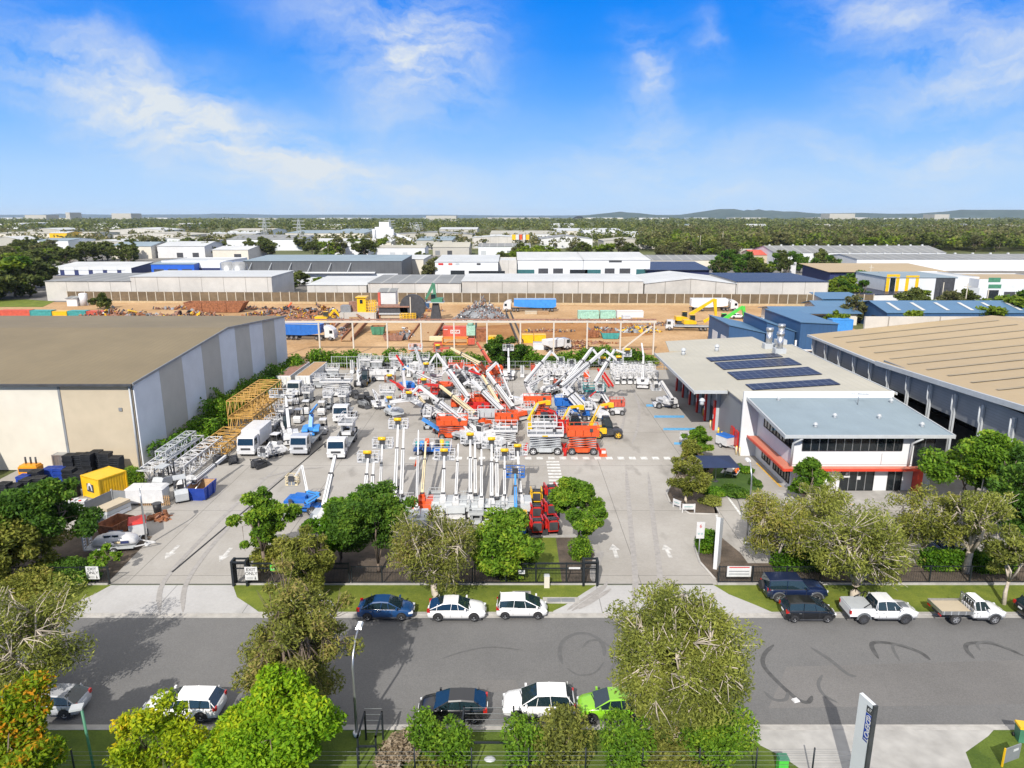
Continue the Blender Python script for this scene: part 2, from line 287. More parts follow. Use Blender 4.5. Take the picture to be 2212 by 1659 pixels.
class MB:
    """collects shapes, then links them as ONE mesh object"""
    def __init__(s): s.v = []; s.f = []; s.mi = []; s.mats = []; s.M = None; s.sm = []
    def k(s, m):
        if m not in s.mats: s.mats.append(m)
        return s.mats.index(m)
    def add(s, vs, fs, m, smooth=False):
        b = len(s.v)
        if s.M is not None: vs = [tuple(s.M @ Vector(p)) for p in vs]
        s.v += [tuple(p) for p in vs]; i = s.k(m)
        for f in fs: s.f.append(tuple(b+j for j in f)); s.mi.append(i); s.sm.append(smooth)
        return s
    def box(s, c, d, m, rz=0., tap=1., rx=0.):
        x, y, z = d[0]/2, d[1]/2, d[2]/2; t = tap
        vs = [(-x, -y, -z), (x, -y, -z), (x, y, -z), (-x, y, -z), (-x*t, -y*t, z), (x*t, -y*t, z), (x*t, y*t, z), (-x*t, y*t, z)]
        if rx: vs = [(a, b*math.cos(rx)-e*math.sin(rx), b*math.sin(rx)+e*math.cos(rx)) for a, b, e in vs]
        cr, sr = math.cos(rz), math.sin(rz)
        return s.add([(c[0]+a*cr-b*sr, c[1]+a*sr+b*cr, c[2]+e) for a, b, e in vs], _boxf, m)
    def bx(s, x0, x1, y0, y1, z0, z1, m): return s.box(((x0+x1)/2, (y0+y1)/2, (z0+z1)/2), (abs(x1-x0), abs(y1-y0), abs(z1-z0)), m)
    def beam(s, p, q, w, h, m, w2=None, h2=None, up=(0, 0, 1)):
        p, q = Vector(p), Vector(q); d = q-p
        if d.length < 1e-6: return s
        d.normalize(); sd_ = d.cross(Vector(up))
        if sd_.length < 1e-3: sd_ = d.cross(Vector((0, 1, 0)))
        sd_.normalize(); u = sd_.cross(d); w2 = w if w2 is None else w2; h2 = h if h2 is None else h2
        vs = []
        for c, a, b in ((p, w/2, h/2), (q, w2/2, h2/2)): vs += [c-sd_*a-u*b, c+sd_*a-u*b, c+sd_*a+u*b, c-sd_*a+u*b]
        return s.add(vs, _boxf, m)
    def tube(s, pts, r, m, n=6, r2=None, smooth=True):
        pts = [Vector(p) for p in pts]; r2 = r if r2 is None else r2; N = len(pts); vs = []; fs = []
        for i, p in enumerate(pts):
            d = (pts[min(i+1, N-1)]-pts[max(i-1, 0)]).normalized()
            a = d.cross(Vector((0, 0, 1)));
            if a.length < .05: a = d.cross(Vector((1, 0, 0)))
            a.normalize(); b = a.cross(d); rr = sm(r, r2, i/(N-1))
            for j in range(n):
                t = 2*math.pi*j/n; vs.append(p+a*math.cos(t)*rr+b*math.sin(t)*rr)
        for i in range(N-1):
            for j in range(n): fs.append((i*n+j, i*n+(j+1) % n, (i+1)*n+(j+1) % n, (i+1)*n+j))
        s.add(vs, fs, m, smooth)
        b0 = len(s.v)-len(vs)
        for idx in (tuple(range(n))[::-1], tuple((N-1)*n+j for j in range(n))):
            s.f.append(tuple(b0+i for i in idx)); s.mi.append(s.k(m)); s.sm.append(False)
        return s
    def cyl(s, p, q, r, m, n=10, r2=None): return s.tube([p, q], r, m, n, r2)
    def prism(s, poly, a, b, m, ax='y'):
        """extrude a 2-D outline: ax='y' → (x,z) outline from y=a to y=b; 'x' → (y,z); 'z' → (x,y)"""
        f = {'y': lambda p, t: (p[0], t, p[1]), 'x': lambda p, t: (t, p[0], p[1]), 'z': lambda p, t: (p[0], p[1], t)}[ax]
        n = len(poly); vs = [f(p, a) for p in poly]+[f(p, b) for p in poly]
        fs = [tuple(range(n))[::-1], tuple(range(n, 2*n))]+[(i, (i+1) % n, n+(i+1) % n, n+i) for i in range(n)]
        return s.add(vs, fs, m)
    def dome(s, c, r, m, n=10, k=4, full=False, rad=None):
        vs = []; fs = []; rad = rad or (r, r, r); lo = -math.pi/2 if full else 0
        for i in range(k+1):
            e = sm(lo, math.pi/2, i/k)
            for j in range(n): t = 2*math.pi*j/n; vs.append((c[0]+rad[0]*math.cos(e)*math.cos(t), c[1]+rad[1]*math.cos(e)*math.sin(t), c[2]+rad[2]*math.sin(e)))
        for i in range(k):
            for j in range(n): fs.append((i*n+j, i*n+(j+1) % n, (i+1)*n+(j+1) % n, (i+1)*n+j))
        return s.add(vs, fs, m, True)
    def quad(s, a, b, c, d, m): return s.add([a, b, c, d], [(0, 1, 2, 3)], m)
    def mesh(s, name):
        me = bpy.data.meshes.new(name); me.from_pydata(s.v, [], s.f)
        for m in s.mats: me.materials.append(MATS[m])
        me.polygons.foreach_set('material_index', s.mi); me.polygons.foreach_set('use_smooth', s.sm)
        bm = bmesh.new(); bm.from_mesh(me); bmesh.ops.recalc_face_normals(bm, faces=bm.faces); bm.to_mesh(me); bm.free()
        me.update(); return me
    def obj(s, name, parent=None, label=None, loc=None, rot=None): return link(name, s.mesh(name), parent, loc, rot, label)
def struct(name, mb): o = mb.obj(name); o['kind'] = 'structure'; return o
def sheet(name, poly, z, m, kind='structure'):
    b = MB(); b.add([(x, y, z) for x, y in poly], [tuple(range(len(poly)))], m); o = b.obj(name); o['kind'] = kind; return o
def text(s, size, m, parent, loc, rot, name='lettering', ext=.006, align='CENTER', bold=0.):
    cu = bpy.data.curves.new(name, 'FONT'); cu.body = s; cu.size = size; cu.align_x = align; cu.align_y = 'CENTER'; cu.extrude = ext; cu.offset = bold
    t = bpy.data.objects.new(name, cu); COL.objects.link(t)
    me = bpy.data.meshes.new_from_object(t.evaluated_get(bpy.context.evaluated_depsgraph_get())); bpy.data.objects.remove(t)
    me.materials.clear(); me.materials.append(MATS[m]); return link(name, me, parent, loc, rot)

# ------------------------------------------------------------------ plants
def leaves(P, size, rng, m, name, aspect=.5, up=.35):
    n = len(P); nrm = rng.normal(size=(n, 3)); nrm[:, 2] = np.abs(nrm[:, 2])+up; nrm /= np.linalg.norm(nrm, axis=1)[:, None]
    a = np.cross(nrm, rng.normal(size=(n, 3))); a /= np.linalg.norm(a, axis=1)[:, None]; b = np.cross(nrm, a)
    s = (size*(.7+.6*rng.random(n)))[:, None]
    V = np.empty((n, 4, 3)); V[:, 0] = P-a*s; V[:, 1] = P+b*s*aspect; V[:, 2] = P+a*s; V[:, 3] = P-b*s*aspect
    me = bpy.data.meshes.new(name); me.from_pydata(V.reshape(-1, 3).tolist(), [], np.arange(n*4).reshape(-1, 4).tolist()); me.materials.append(MATS[m]); me.update()
    return me
def sph(rng, n): v = rng.normal(size=(n, 3)); return v/np.linalg.norm(v, axis=1)[:, None]
def tree_meshes(seed, h, w, style='leafy', leaf='leaf_green', bark='bark_brown', nclump=34, nleaf=240, size=.2, base=.35, lean=(0, 0), tr=.16):
    """trunk mesh (trunk, limbs, branchlets) and crown mesh (leaf-sized faces in clumps around the branch ends)"""
    rng = np.random.default_rng(seed); mb = MB(); zb = h*base; top = np.array([lean[0], lean[1], h])
    euc = style == 'euc'; cz = (zb+h)/2; rz = (h-zb)/2; ctr = np.array([lean[0]*.6, lean[1]*.6, cz])
    fork = np.array([lean[0]*.25, lean[1]*.25, zb*(.75 if euc else .95)])
    mb.tube([(0, 0, -.1), (fork*.5+rng.normal(size=3)*[.08, .08, 0]).tolist(), fork.tolist()], tr*1.25, bark, 7, tr*.85)
    d = sph(rng, nclump); rr = (.42+.55*rng.random(nclump)**.6)*.86; ax_ = np.array([w/2, w/2, rz])
    if euc: C = ctr+d*rr[:, None]*ax_
    else:       # several uneven lobes rather than one ball
        nb = 8; lb = sph(rng, nb)*(.5+.3*rng.random(nb))[:, None]; lb[0] = (0, 0, .1); lb[1] = (.1, .1, .68); lr = .36+.24*rng.random(nb); wh = rng.integers(0, nb, nclump)
        C = ctr+(lb[wh]+d*(rr*lr[wh]*1.1)[:, None])*ax_
    C += rng.normal(size=(nclump, 3))*(.06*h if euc else .035*w)
    nl = 6 if euc else 4; limbs = []
    for i in range(nl):
        ang = 2*math.pi*(i+rng.random()*.6)/nl; e = fork+np.array([math.cos(ang)*w*.22, math.sin(ang)*w*.22, (h-fork[2])*(.45+.25*rng.random())])
        mid = fork*.5+e*.5+rng.normal(size=3)*.07*w; limbs.append((mid, e)); mb.tube([fork.tolist(), mid.tolist(), e.tolist()], tr*.62, bark, 6, tr*.32)
    for c in C:
        k = min(range(nl), key=lambda i: np.linalg.norm(limbs[i][1]-c)); s0 = limbs[k][0]*.4+limbs[k][1]*.6 if rng.random() < .6 else limbs[k][1]
        m_ = s0*.5+c*.5+rng.normal(size=3)*.05*w+np.array([0, 0, .04*h]); mb.tube([s0.tolist(), m_.tolist(), (c+(c-m_)*.35).tolist()], tr*.26, bark, 4, tr*.08)
        if euc:
            for _ in range(4):
                q = c+sph(rng, 1)[0]*w*.13; mb.tube([m_.tolist(), ((m_+q)/2+rng.normal(size=3)*.06).tolist(), q.tolist()], tr*.13, bark, 3, tr*.05)
    rc = w*(.13 if euc else .125)*(.6+.8*rng.random(nclump)); P = []
    for c, r in zip(C, rc):
        n = int(nleaf*(r/rc.mean())**1.5); p = sph(rng, n)*(r*rng.random(n)**(.42 if not euc else .5))[:, None]; p[:, 2] *= .72
        if euc: p[:, 2] -= .35*np.abs(p[:, 0]*p[:, 1])/r
        P.append(c+p)
    return mb.mesh('trunk'), leaves(np.concatenate(P), size, rng, leaf, 'crown', .32 if euc else .46)
def tree(label, loc, seed, h, w, name='tree', cat='tree', group=None, **k):
    t = T(name, label, cat, loc, 0, group); a, b = tree_meshes(seed, h, w, **k); link('trunk', a, t); link('crown', b, t); return t
def bush_mesh(seed, w, h, leaf, n=1400, size=.16, boxy=0.):
    rng = np.random.default_rng(seed); P = []
    for i in range(9):
        c = rng.normal(size=3)*[w*.17, w*.17, h*.14]+[0, 0, h*.5]; p = sph(rng, n//9)*(.75+.3*rng.random(n//9))[:, None]*[w*.33, w*.33, h*.42]
        P.append(c+p)
    P = np.concatenate(P); P[:, 2] = np.abs(P[:, 2])
    if boxy: q = np.random.default_rng(seed+1).random((n, 3)); P = np.stack([(q[:, 0]-.5)*w, (q[:, 1]-.5)*boxy, q[:, 2]*h], 1)
    return leaves(P, size, rng, leaf, 'foliage', .48)
def bush(label, loc, seed, w, h, leaf='leaf_hedge', n=1400, size=.16, name='shrub', cat='shrub', group=None, boxy=0., rz=0.):
    t = T(name, label, cat, loc, rz, group); link('foliage', bush_mesh(seed, w, h, leaf, n, size, boxy), t)
    s = MB(); rng = random.Random(seed)
    for i in range(4): a = rng.random()*6.28; s.tube([(0, 0, 0), (math.cos(a)*w*.1, math.sin(a)*w*.1, h*.4), (math.cos(a)*w*.25, math.sin(a)*w*.25, h*.75)], .035, 'bark_brown', 4, .012)
    s.obj('stem', t); return t

# ------------------------------------------------------------------ vehicles
_WH = {}
def wheel(parent, loc, r, w, rim='rim', tread='tyre', side=1):
    """tyre with rounded shoulders, rim with spokes as its child"""
    key = (round(r, 2), round(w, 2), rim, side)
    if key not in _WH:
        n = 18; prof = [(-.5, .62), (-.5, .9), (-.36, 1), (.36, 1), (.5, .9), (.5, .62)]; vs = []; fs = []
        for j in range(n):
            t = 2*math.pi*j/n
            for y, k in prof: vs.append((math.cos(t)*r*k, y*w, math.sin(t)*r*k))
        q = len(prof)
        for j in range(n):
            for i in range(q-1): fs.append((j*q+i, j*q+i+1, ((j+1) % n)*q+i+1, ((j+1) % n)*q+i))
        a = MB(); a.add(vs, fs, tread, True); ta = a.mesh('tyre')
        b = MB(); b.cyl((0, -.3*w, 0), (0, .3*w, 0), r*.64, 'dark', 14)
        yo = side*w*.36
        for i in range(5):
            t = 2*math.pi*i/5; b.beam((0, yo, 0), (math.cos(t)*r*.6, yo, math.sin(t)*r*.6), r*.2, .04, rim, r*.16, up=(0, 1, 0))
        for i in range(14):
            t, u = 2*math.pi*i/14, 2*math.pi*(i+1)/14; b.beam((math.cos(t)*r*.62, yo, math.sin(t)*r*.62), (math.cos(u)*r*.62, yo, math.sin(u)*r*.62), .05, r*.1, rim)
        b.cyl((0, yo-.03, 0), (0, yo+.03, 0), r*.16, rim, 8); _WH[key] = (ta, b.mesh('rim'))
    ta, rm = _WH[key]; o = link('wheel', ta, parent, loc); link('rim', rm, o); return o
CARS = {  # length, width, stations (x, top z, half width factor), cabin (x base rear, x top rear, x top front, x base front), belt, roof, wheel x, wheel r, ground
    'hatch': (4.25, 1.78, [(-2.1, .62, .80), (-2.02, .9, .9), (-1.7, 1.0, .97), (-.6, .97, 1), (.6, .95, 1), (1.25, .92, .97), (1.8, .8, .92), (2.05, .66, .82), (2.12, .5, .7)], (-2.0, -1.3, .25, 1.15), .94, 1.46, (-1.3, 1.32), .32, .2),
    'sporthatch': (4.46, 1.8, [(-2.2, .6, .78), (-2.1, .88, .88), (-1.7, .98, .97), (-.6, .97, 1), (.6, .95, 1), (1.1, .93, .98), (1.85, .8, .92), (2.12, .64, .8), (2.22, .48, .66)], (-2.05, -1.0, .15, 1.0), .94, 1.42, (-1.36, 1.36), .34, .18),
    'mpv': (3.9, 1.7, [(-1.92, .62, .84), (-1.86, .95, .92), (-1.5, 1.02, .98), (-.6, 1.0, 1), (.6, .97, 1), (1.2, .93, .96), (1.7, .78, .9), (1.9, .62, .8), (1.95, .48, .7)], (-1.85, -1.6, .3, 1.45), .95, 1.54, (-1.25, 1.25), .3, .2),
    'sedan': (4.3, 1.7, [(-2.12, .62, .8), (-2.05, .93, .88), (-1.6, 1.0, .95), (-.6, .98, 1), (.6, .95, 1), (1.2, .92, .97), (1.8, .78, .9), (2.08, .62, .8), (2.15, .48, .7)], (-1.72, -.9, .3, 1.25), .96, 1.46, (-1.28, 1.3), .31, .2),
    'wagon': (4.8, 1.85, [(-2.38, .62, .8), (-2.3, .95, .9), (-1.8, 1.0, .97), (-.6, .98, 1), (.6, .96, 1), (1.3, .93, .97), (2.05, .78, .9), (2.32, .62, .8), (2.4, .48, .68)], (-2.3, -1.85, .2, 1.2), .96, 1.46, (-1.4, 1.45), .34, .18),
    'suv': (4.5, 1.84, [(-2.2, .7, .84), (-2.14, 1.05, .92), (-1.7, 1.1, .98), (-.6, 1.08, 1), (.6, 1.06, 1), (1.2, 1.03, .97), (1.9, .92, .92), (2.18, .74, .82), (2.25, .55, .7)], (-2.1, -1.65, .15, 1.1), 1.05, 1.66, (-1.33, 1.36), .36, .25),
    'fourwd': (5.0, 1.95, [(-2.42, .75, .92), (-2.4, 1.12, .95), (-1.9, 1.16, .98), (-.6, 1.16, 1), (.5, 1.16, 1), (.95, 1.16, .98), (2.0, 1.1, .94), (2.36, .95, .88), (2.46, .62, .84)], (-2.36, -2.25, .35, .9), 1.14, 1.86, (-1.5, 1.5), .4, .38),
    'utecab': (5.3, 1.86, [(-.75, 1.0, .97), (-.72, 1.12, .98), (-.3, 1.13, 1), (.5, 1.12, 1), (1.35, 1.1, .98), (2.1, 1.02, .94), (2.5, .88, .86), (2.62, .6, .78)], (-.72, -.5, .75, 1.4), 1.12, 1.82, (-1.55, 1.6), .39, .38),
    'singlecab': (5.2, 1.76, [(.0, 1.0, .97), (.02, 1.12, .98), (.4, 1.13, 1), (.8, 1.12, 1), (1.3, 1.1, .98), (2.0, 1.06, .94), (2.4, .9, .86), (2.5, .6, .78)], (.03, .1, .8, 1.25), 1.12, 1.85, (-1.35, 1.6), .39, .42)}
def car(label, kind, paint, x, y, rz, cat='car', group=None, name='parked_car', rim='rim', z=0.):
    L_, Wd, st, cb, belt, roof, wx, wr, zb = CARS[kind]; hw = Wd/2
    t = T(name, label, cat, (x, y, z), rz, group)
    b = MB(); vs = []; fs = []
    for i, (sx, zt, k) in enumerate(st):
        w = hw*k; lo = zb+(.12 if i in (0, len(st)-1) else 0); zm = sm(lo, zt, .55)
        half = [(w*.84, lo), (w*.97, lo+.1), (w, zm), (w*.965, zt-.09), (w*.88, zt), (w*.45, zt+.025)]
        vs += [(sx, p, q) for p, q in half]+[(sx, -p, q) for p, q in half[::-1]]
    n = 12
    for i in range(len(st)-1):
        for j in range(n): fs.append((i*n+j, i*n+(j+1) % n, (i+1)*n+(j+1) % n, (i+1)*n+j))
    fs += [tuple(range(n))[::-1], tuple((len(st)-1)*n+j for j in range(n))]
    b.add(vs, fs, paint, True)
    # cabin: roof skin and pillars in paint, glass as separate parts
    x0, x1, x2, x3 = cb; xm = (x1+x2)/2; S = [(x0, belt+.01), (x1, roof-.05), (sm(x1, x2, .5), roof), (x2, roof-.04), (x3, belt+.0)]
    sec = []
    for sx, zt in S:
        k = (zt-belt)/(roof-belt); wb = hw*.93; wt = sm(wb, hw*.70, k); zz = max(zt-.07, belt)
        sec.append([(sx, wb, belt-.04), (sx, sm(wb, wt, .93), zz), (sx, wt-.05, zt), (sx, -(wt-.05), zt), (sx, -sm(wb, wt, .93), zz), (sx, -wb, belt-.04)])
    g = {'rear_window': MB(), 'windscreen': MB(), 'side_window': MB(), 'side_window2': MB()}
    for i in range(4):
        A, B = sec[i], sec[i+1]
        for j, dst in ((0, g['side_window']), (4, g['side_window2'])): dst.add([A[j], A[j+1], B[j+1], B[j]], [(0, 1, 2, 3)], 'carglass')
        for j in (1, 3): b.add([A[j], A[j+1], B[j+1], B[j]], [(0, 1, 2, 3)], paint, True)
        q = [A[2], A[3], B[3], B[2]]
        (b if i in (1, 2) else g['rear_window' if i == 0 else 'windscreen']).add(q, [(0, 1, 2, 3)], paint if i in (1, 2) else 'carglass', i in (1, 2))
    for sy in (1, -1):      # door pillars, door gaps, sills, arches
        for px in ((x1*.55+x0*.45, .10), (sm(x1, x2, .52), .09), (x2+.05, .06)):
            zt = roof-.07 if px[0] < x2 else belt+.4
            b.beam((px[0], sy*hw*.938, belt-.03), (px[0]+(-.1 if px[0] > 0 else .08), sy*hw*.735, zt), px[1], .03, paint, up=(1, 0, 0))
        b.beam((x0+.1, sy*hw*.945, belt), (x3-.05, sy*hw*.945, belt), .025, .03, 'dark')
        for px in (sm(x1, x2, .5), x2+.3, x1+.1):
            if px < x3 and px < x2+.2: b.bx(px-.3, px-.12, sy*hw*.99, sy*hw*1.012, belt-.2, belt-.16, 'steel')
            if px < x3: b.bx(px-.008, px+.008, sy*hw*.985, sy*hw*1.002, zb+.15, belt-.08, 'dark')
        for wxx in wx:
            if st[0][0] < wxx:
                arc = [(wxx+math.cos(a)*wr*1.2, max(wr+math.sin(a)*wr*1.2, zb)) for a in np.linspace(-.25, math.pi+.25, 13)]
                b.prism(arc, sy*hw*.8, sy*hw*1.006, 'black')
        b.bx(st[0][0]+.25, st[-1][0]-.3, sy*hw*.9, sy*hw*.985, zb-.02, zb+.1, 'dark')
    front, rear = st[-1][0], st[0][0]
    b.bx(front-.16, front+.03, -hw*.55, hw*.55, zb+.16, zb+.36, 'dark')
    if kind in ('fourwd', 'utecab', 'singlecab'):
        for sy in (1, -1):
            for wxx in wx:
                if st[0][0] < wxx or kind == 'fourwd': b.prism([(wxx+math.cos(a)*wr*r_, wr+math.sin(a)*wr*r_) for r_, aa in ((1.38, np.linspace(0, math.pi, 9)), (1.16, np.linspace(math.pi, 0, 9))) for a in aa], sy*hw*.97, sy*hw*1.04, 'p_grey')
    b.bx(front+.02, front+.045, -.2, .2, zb+.3, zb+.42, 'lampwhite'); b.box((x3+.02, -.2, belt+.02), (.05, .7, .02), 'black', rz=.2)
    b.obj('body', t)
    for k, m in g.items(): m.obj(k.rstrip('2'), t)
    for sy in (1, -1):
        m = MB(); m.box((x3-.28, sy*(hw+.09), belt+.1), (.13, .18, .14), paint); m.obj('mirror', t)
        m = MB(); m.box((front-.2, sy*hw*.66, sm(zb, st[-3][1], .62)+.02), (.36, .3, .13), 'lampwhite', rz=-sy*.35); m.obj('headlight', t)
        if kind not in ('utecab', 'singlecab'):
            m = MB(); m.box((rear+.13, sy*hw*.80, belt-.1), (.24, .2, .26), 'tail', rz=sy*.15); m.obj('taillight', t)
    if kind not in ('utecab', 'singlecab'):
        m = MB(); m.bx(rear-.01, rear+.06, -.2, .2, .62, .74, 'lampwhite'); m.obj('number_plate', t)
    for wxx in wx:
        for sy in (1, -1): wheel(t, (wxx, sy*(hw-.1), wr), wr, .22 if wr < .38 else .27, rim, side=sy)
    return t
# ------------------------------------------------------------------ setting: ground, road, yard
sheet('ground', [(-14000, -300), (14000, -300), (14000, 16000), (-14000, 16000)], -.32, 'g_ground')
sheet('industrial_ground', [(-230, 247), (190, 232), (190, 150), (420, 150), (600, 560), (-330, 560)], -.26, 'g_asphalt_far')
sheet('scrap_yard_ground', [(-190, 136), (94, 136), (94, 240), (-190, 251)], -.2, 'g_dirt')
sheet('dark_soil', [G(*p) for p in [(790, 716), (1010, 704), (1270, 690), (1395, 700), (1410, 722), (1240, 733), (1000, 731)]], -.19, 'g_darkdirt')
sheet('yard_ground', [(-60, 52.5), (60, 52.5), (60, 136), (-60, 136)], 0, 'g_yard')
sheet('road', [(-170, 35.9), (170, 35.9), (170, 48.2), (-170, 48.2)], -.11, 'g_road')
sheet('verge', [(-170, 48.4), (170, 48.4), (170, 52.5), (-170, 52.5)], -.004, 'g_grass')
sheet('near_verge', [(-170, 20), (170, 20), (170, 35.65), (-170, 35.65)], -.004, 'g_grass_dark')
def px(*p, z=0.): return [G(x, y, z) for x, y in p]
sheet('driveway', px((240, 1264), (205, 1283), (158, 1304), (150, 1324), (562, 1324), (540, 1308), (512, 1290), (503, 1264)), .004, 'g_drive')
sheet('driveway', px((1288, 1264), (1262, 1280), (1220, 1308), (1195, 1320), (1195, 1324), (1672, 1324), (1630, 1306), (1575, 1284), (1542, 1264)), .004, 'g_drive')
sheet('driveway', px((1560, 1573), (1622, 1600), (1690, 1634), (1730, 1662), (2100, 1662), (2086, 1625), (2135, 1590), (2150, 1573)), .004, 'g_pale')
b = MB(); b.bx(-170, 170, 48.1, 48.42, -.2, .0, 'kerb'); b.bx(-170, 170, 47.75, 48.1, -.2, -.095, 'kerb'); struct('kerb', b)
b = MB(); b.bx(-170, G(868, 1570)[0], 35.62, 35.9, -.2, .02, 'kerb'); b.bx(G(930, 1570)[0], 170, 35.62, 35.9, -.2, .02, 'kerb'); b.bx(-170, 170, 35.9, 36.2, -.2, -.1, 'kerb'); struct('kerb', b)
b = MB()
for xx, s in ((868, -1), (930, 1)):
    x0, y0 = G(xx, 1570); pts = [(x0+s*.0, 35.75, -.02), (x0-s*.5, 35.5, -.02), (x0-s*.8, 35.0, -.02), (x0-s*.85, 34.4, -.02)]; b.tube(pts, .12, 'kerb', 6)
struct('kerb', b)
sheet('pavement', px((868, 1572), (930, 1572), (915, 1595), (885, 1595)), .006, 'g_pale')
b = MB(); b.bx(-60, -33.8, 52.45, 52.75, -.1, .12, 'kerb'); b.bx(-23.4, 7.2, 52.45, 52.75, -.1, .12, 'kerb'); b.bx(17.2, 75, 52.45, 52.75, -.1, .12, 'kerb'); struct('kerb', b)
sheet('garden_bed', [(-75, 52.75), (-34, 52.75), (-34.6, 61.5), (-40, 62.5), (-75, 63)], .008, 'g_mulch')
sheet('garden_bed', [(-22.6, 52.75), (-1, 52.75), (-1, 61.3), (-20, 61.3)], .012, 'g_mulch')
sheet('lawn', [(-1, 52.75), (4.2, 52.75), (4.2, 61.3), (-1, 61.3)], .012, 'g_grass')
sheet('garden_bed', [(4.2, 52.75), (7.0, 52.75), (7.6, 57), (7.2, 61.3), (4.2, 61.3)], .012, 'g_mulch')
sheet('garden_bed', px((1545, 1250), (1512, 1215), (1500, 1180), (1508, 1160), (1545, 1150), (1600, 1195), (1640, 1250)), .012, 'g_mulch')
sheet('garden_bed', px((1448, 1086), (1440, 1068), (1452, 1040), (1480, 985), (1525, 985), (1580, 1058), (1530, 1062), (1555, 1110), (1490, 1108)), .012, 'g_mulch')
sheet('lawn', px((1518, 1060), (1545, 1008), (1600, 1000), (1650, 1050), (1640, 1064), (1580, 1066)), .016, 'g_turf')
b = MB()
for poly in ([(1448, 1086), (1440, 1068), (1452, 1040), (1480, 985)], [(1448, 1086), (1490, 1110), (1555, 1112), (1530, 1064)], [(1545, 1252), (1512, 1215), (1500, 1180), (1508, 1160)], [(540, 1250), (556, 1225), (580, 1200), (610, 1170)]):
    b.tube([G(*p)+(.03,) for p in poly], .11, 'kerb', 6)
b.bx(-19.5, 7.2, 61.25, 61.55, 0, .14, 'kerb'); struct('kerb', b)
sheet('garden_bed', [(17.3, 52.75), (75, 52.75), (75, 56.2), (17.3, 56.2)], .009, 'g_mulch')
# painted markings, each mark a flat sheet on the concrete
def marks(name, m, polys, z=.012):
    b = MB()
    for p in polys: b.add([(x, y, z) for x, y in p], [tuple(range(len(p)))], m)
    return struct(name, b)
marks('crossing_marking', 'marking', [[(XA(x, 83.7), 83.2), (XA(x+14, 83.7), 83.2), (XA(x+14, 83.7), 84.2), (XA(x, 83.7), 84.2)] for x in range(884, 1450, 25)])
marks('crossing_marking', 'marking', [[(XA(1184, 78), y), (XA(1213, 78), y), (XA(1213, 78), y+.55), (XA(1184, 78), y+.55)] for y in np.arange(72.6, 82.6, 1.05)])
marks('bay_marking', 'marking_blue', [px((a, y-2.5), (c, y-2.5), (c, y+2.5), (a, y+2.5)) for a, c, y in ((1396, 1440, 876), (1413, 1478, 900), (1433, 1505, 927), (1456, 1500, 958))])
def arrow(x, y, s):
    X, Y = G(x, y); return [(X-.18, Y-1.3*s), (X+.18, Y-1.3*s), (X+.18, Y+.2*s), (X+.5, Y+.2*s), (X, Y+1.4*s), (X-.5, Y+.2*s), (X-.18, Y+.2*s)]
mat('marking_worn', (.47, .46, .44), .9, var=.35, scale=2); marks('arrow_marking', 'marking_worn', [arrow(372, 1192, -1), arrow(487, 1198, -1), arrow(1328, 1190, 1), arrow(1442, 1190, 1)])
marks('bay_marking', 'marking', [px((1537, 1070), (1541, 1070), (1552, 1120), (1547, 1120)), px((1566, 1068), (1570, 1068), (1608, 1118), (1602, 1118)), px((703, 1185), (709, 1185), (720, 1160), (716, 1160))])
marks('bay_marking', 'marking_yellow', [px((1697, 1087), (1780, 1087), (1780, 1090), (1697, 1090)), px((1800, 1087), (1845, 1087), (1845, 1090), (1800, 1090)), px((1632, 1000), (1636, 1000), (1690, 1052), (1684, 1052)), px((480, 985), (482, 985), (500, 968), (498, 968))])
def ribbon(pts, w, m, z):
    b = MB(); P = [Vector(G(*p)+(z,)) for p in pts]
    Q = []
    for i in range(len(P)-1):
        p0, p1, p2, p3 = P[max(i-1, 0)], P[i], P[i+1], P[min(i+2, len(P)-1)]
        for t in np.linspace(0, 1, 6, endpoint=False): Q.append(.5*((2*p1)+(p2-p0)*t+(2*p0-5*p1+4*p2-p3)*t*t+(3*p1-p0-3*p2+p3)*t**3))
    Q.append(P[-1]); n = len(Q); vs = []
    for i, p in enumerate(Q):
        d = (Q[min(i+1, n-1)]-Q[max(i-1, 0)]); d.normalize(); s = Vector((-d.y, d.x, 0))*w/2*min(1, (min(i, n-1-i)+1)/4); vs += [p+s, p-s]
    b.add(vs, [(2*i, 2*i+1, 2*i+3, 2*i+2) for i in range(n-1)], m); return b
mat('skid_soft', (.105, .105, .105), .9, var=.12, scale=3)
